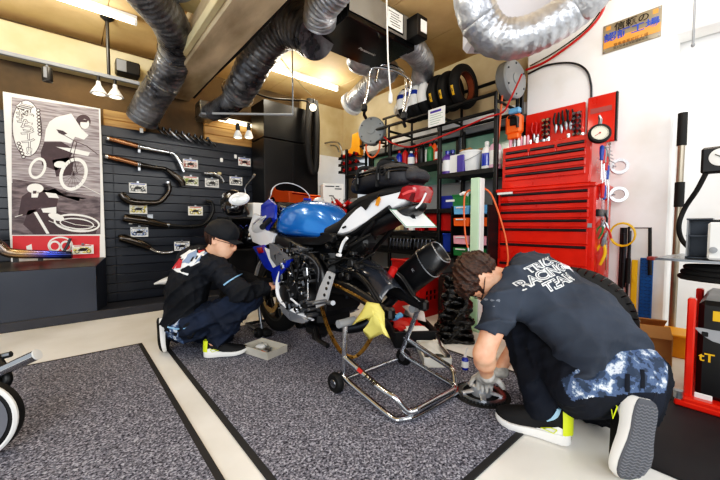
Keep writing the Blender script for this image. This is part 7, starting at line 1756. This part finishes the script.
# fan unit
fu = thing('fan_unit', 'large black box fan unit hung under the ceiling with a white data label', 'fan unit', (1.98, 2.25, 2.4))
mb().box((1.98, 2.25, 2.52), (.76, .5, .24), bev=.006).build('casing', m_blkgloss, fu, smooth=30)
mb().box((1.98, 1.992, 2.545), (.74, .008, .2), bev=.002).build('side_plate', mat('unit_grey', '#8f8d88', .4, .5, var=.1), fu, smooth=0)
mb().box((2.09, 1.985, 2.55), (.2, .006, .17)).build('label_frame', m_black, fu, smooth=0); lb = mb().box((2.09, 1.981, 2.55), (.175, .004, .15)).build('data_label', m_paper, fu, smooth=0)
b = mb()
for i in range(6): b.box((2.07+.012*(i % 3), 1.978, 2.60-.02*i), (.12-.02*(i % 2), .002, .006))
b.build('label_text', m_black, lb, smooth=0)
mb().box((2.3, 1.93, 2.53), (.13, .13, .18), bev=.006).build('control_box', m_black, fu, smooth=30); mb().box((2.31, 1.862, 2.53), (.075, .004, .1)).build('control_label', m_paper, fu, smooth=0)
mb().text('Panasonic', (2.05, 2.28, 2.398), V((1, .0, 0)), V((0, -1, 0)), .05, bold=.01).build('maker_badge', m_wplas, fu, smooth=0)
for x in (1.65, 2.31):
    for y in (2.05, 2.45): mb().cyl((x, y, 2.6), (x, y, 2.68), .008, n=8).build('hanger_rod', m_steel, fu)
# ceiling ventilator panel
cv = thing('ceiling_ventilator', 'square cream ceiling panel with a round grille beside the beam', 'ventilator', (.6, 2.85, 2.6))
mb().box((.60, 2.83, 2.635), (.46, .46, .09), bev=.01).build('panel', m_cream, cv, smooth=30); mb().ring([(.13, -.005), (.16, -.005), (.16, .005), (.13, .005)], (.60, 2.83, 2.587), (0, 0, 1), 32).lathe([(.0, .0), (.1, 0), (.11, .006)], (.60, 2.83, 2.584), n=28).build('round_grille', m_grey, cv)
# fluorescent tubes
for x0, x1, y, l in ((-.75, .5, 3.585, 'glowing tube light on the ceiling at the upper left'), (1.66, 2.72, 3.62, 'glowing tube light on the ceiling under the fan unit')):
    t = thing('ceiling_light', l, 'light', ((x0+x1)/2, y, 2.6), 'tube lights on the ceiling'); mb().box(((x0+x1)/2, y, 2.665), (x1-x0, .06, .03), bev=.004).build('fixture', m_wplas, t, smooth=0); mb().cyl((x0+.02, y, 2.628), (x1-.02, y, 2.628), .017, n=14).build('tube', m_tube, t)
    mb().box((x0+.01, y, 2.635), (.02, .04, .045)).box((x1-.01, y, 2.635), (.02, .04, .045)).build('lamp_holder', m_wplas, t, smooth=0)
t = thing('ceiling_light', 'short glowing tube light low over the wood boards behind the spotlights', 'light', (1.5, 4.2, 2.05), 'tube lights on the ceiling'); A, B2 = onY(219, 119, 4.22), onY(251, 126, 4.22); mb().cyl(A, B2, .02, n=12).build('tube', m_tube, t); mb().box((A+B2)/2+V((0, .03, .02)), ((B2-A).length, .03, .04)).build('fixture', m_wplas, t, smooth=0)
# track rail with spotlights, left
def spot(c, label, gp, k=1.0):
    t = thing('spotlight', label, 'spotlight', c, gp); c = V(c)
    mb().cyl(c, c+V((0, 0, .045)), .012, n=10).build('stem', m_black, t); mb().lathe([(.016, 0), (.018, -.03), (.03, -.05), (.055*k, -.105), (.052*k, -.108)], c, (0, 0, 1), 20).build('reflector_lamp', m_wplas, t); mb().lathe([(.05*k, -.104), (.03, -.112), (0, -.115)], c, (0, 0, 1), 18).build('lens', m_bulb, t); return t
rl = thing('track_rail', 'long white lighting track along the cream band at the left', 'track rail', (-.6, 3.75, 2.12)); A, B2 = onY(0, 53, 3.75), onY(140, 83, 3.75); zr = (A.z+B2.z)/2
mb().box((-.72, 3.75, zr), (2.5, .03, .03), bev=.003).build('rail', m_grey, rl, smooth=0); p = onY(109, 78, 3.75); mb().cyl((p.x, 3.75, zr), (p.x, 3.75, 2.66), .014, n=12).build('pendant_rod', m_black, rl); mb().lathe([(.05, 0), (.05, -.012), (.016, -.04)], (p.x, 3.75, 2.68), n=18).build('ceiling_rose', m_black, rl)
for a, l in ((98.5, 'white cone spotlight on the left track, left of two'), (115, 'white cone spotlight on the left track, right of two')): p = onY(a, 82, 3.75); spot((p.x, 3.75, zr-.06), l, 'cone spotlights', 1.15)
p = onY(47, 66, 3.75); t = thing('spotlight', 'dark cylinder spotlight on the left track near the frame edge', 'spotlight', p); mb().cyl((p.x, 3.75, zr-.02), (p.x, 3.75, zr-.06), .01, n=8).build('stem', m_grey, t); mb().lathe([(.03, 0), (.034, -.005), (.034, -.11), (.028, -.112), (0, -.1)], (p.x, 3.75, zr-.04), n=18).build('can', m_black, t); mb().box((p.x-.012, 3.715, zr-.09), (.02, .006, .08)).build('glint_plate', m_grey, t, smooth=0)
sp_ = thing('wall_speaker', 'small black wall speaker with a grey grille on the cream band', 'speaker', (.5, 4.15, 2.4)); p = onY(127.5, 69.5, 4.13); mb().box(p, (.2, .14, .13), bev=.012).build('cabinet', m_plas, sp_, smooth=30); mb().box(p+V((-.055, -.072, 0)), (.08, .006, .11), bev=.003).build('grille', m_grey, sp_, smooth=0)
# second rail near the black cabinet
rl = thing('track_rail', 'thin grey lighting rail in front of the tall black cabinet', 'track rail', (1.75, 3.45, 2.05)); A, B2 = at(247, 112, 3.62), at(293, 123, 3.45); zr = (A.z+B2.z)/2
A.z = B2.z = zr; mb().tube([A-V((.35, -.02, 0)), B2], .012, 8).build('rail', m_grey, rl); mb().cyl(B2, V((B2.x, B2.y, 2.66)), .008, n=10).build('pendant_rod', m_grey, rl); mb().lathe([(.045, 0), (.045, -.012), (.014, -.05)], (B2.x, B2.y, 2.68), n=18).build('ceiling_rose', m_black, rl)
for a, l in ((237.5, 'black necked spotlight by the black cabinet, left of two'), (248.5, 'black necked spotlight by the black cabinet, right of two')):
    p = at(a, 112, 3.7); t = spot((p.x, p.y, zr-.06), l, None, .9); mb().lathe([(.02, .05), (.024, .0), (.02, -.03)], (p.x, p.y, zr-.06), n=12).build('neck', m_black, t)
lb = thing('bare_bulb', 'small round white bulb on a cable by the corner of the ceiling', 'bulb', at(313, 107, 4.0)); c = at(313, 107.5, 4.0); mb().ell(c, (.04, .04, .04)).build('globe', m_bulb, lb); mb().cyl(c+V((0, 0, .03)), c+V((0, 0, .1)), .018, n=12).build('socket', m_black, lb)
simple('ceiling_cable', 'black cable drooping under the ceiling towards the bare bulb', 'cable', mb().tube([at(252, 92, 3.7), at(270, 98, 3.8), at(292, 100, 3.9), at(306, 101, 4.0), at(311, 105, 4.0)], .011, 8, sub=6), m_black)
simple('ceiling_cable', 'thin pale cable crossing under the right ceiling light', 'cable', mb().tube([at(272, 46, 3.3), at(288, 68, 3.5), at(300, 84, 3.6), at(312, 96, 3.7)], .005, 6, sub=6), m_cream)
simple('ceiling_cable', 'black cable run along the lower edge of the concrete beam', 'cable', mb().tube([(1.115, 1.9, 2.315), (1.118, 2.8, 2.31), (1.115, 3.6, 2.318), (1.118, 4.2, 2.31)], .012, 8, sub=5), m_black)
# hanging chrome hook frame and its pull cord
def hookframe(name, label, pts_a, pts_b, m, r):
    t = thing(name, label, 'hook frame', pts_a[0]); mb().tube(pts_a, r, 10, sub=6).build('front_hoop', m, t); mb().tube(pts_b, r, 10, sub=6).build('rear_hoop', m, t)
    for p in (pts_a[0], pts_a[-1]): mb().box(p, (.05, .05, .06), .5, .01).tube([p, p+V((.02, .02, -.05)), p+V((.05, .03, -.07))], .014, 8).build('clamp_jaw', m_black, t, smooth=30)
    return t
hookframe('hanging_hook_frame', 'chrome tube hook frame hanging from the ceiling in front of the tyres', [at(364, 108, 2.9), at(368, 90, 2.9), at(370, 72, 2.9), at(376, 67.5, 2.88), at(392, 70, 2.82), at(407, 77, 2.75), at(411, 84, 2.73), at(408, 100, 2.73), at(404, 116, 2.74)], [at(376, 82, 3.0), at(379, 68, 3.0), at(386, 64.5, 2.98), at(398, 68, 2.9), at(404, 73, 2.88), at(406, 84, 2.86), at(404, 112, 2.86)], m_chrome, .012)
cd_ = thing('hanging_pull_switch', 'white pull cord with a handle hanging in front of the fan unit', 'cord', at(388, 40, 2.6)); a_ = at(386, -30, 2.55); b_2 = at(390.5, 92, 2.62); mb().tube([a_, at(387.5, 40, 2.6), at(388, 60, 2.6), b_2], .006, 8).build('cord', m_wplas, cd_); mb().lathe([(.008, 0), (.016, -.02), (.018, -.07), (.01, -.085), (0, -.085)], b_2, n=12).build('grip', m_wplas, cd_)
hookframe('wall_hook_frame', 'grey tube hook frame mounted on the far wall left of the orange pouch', [onX(316, 166, 3.0), onX(318, 150, 3.0), onX(323, 144, 3.0), onX(336, 142, 3.0), onX(341, 148, 3.0), onX(343, 168, 3.0)], [onX(320, 158, 3.1), onX(321, 149, 3.1), onX(326, 146, 3.1), onX(336, 146, 3.1), onX(339, 152, 3.1)], m_steel, .013)
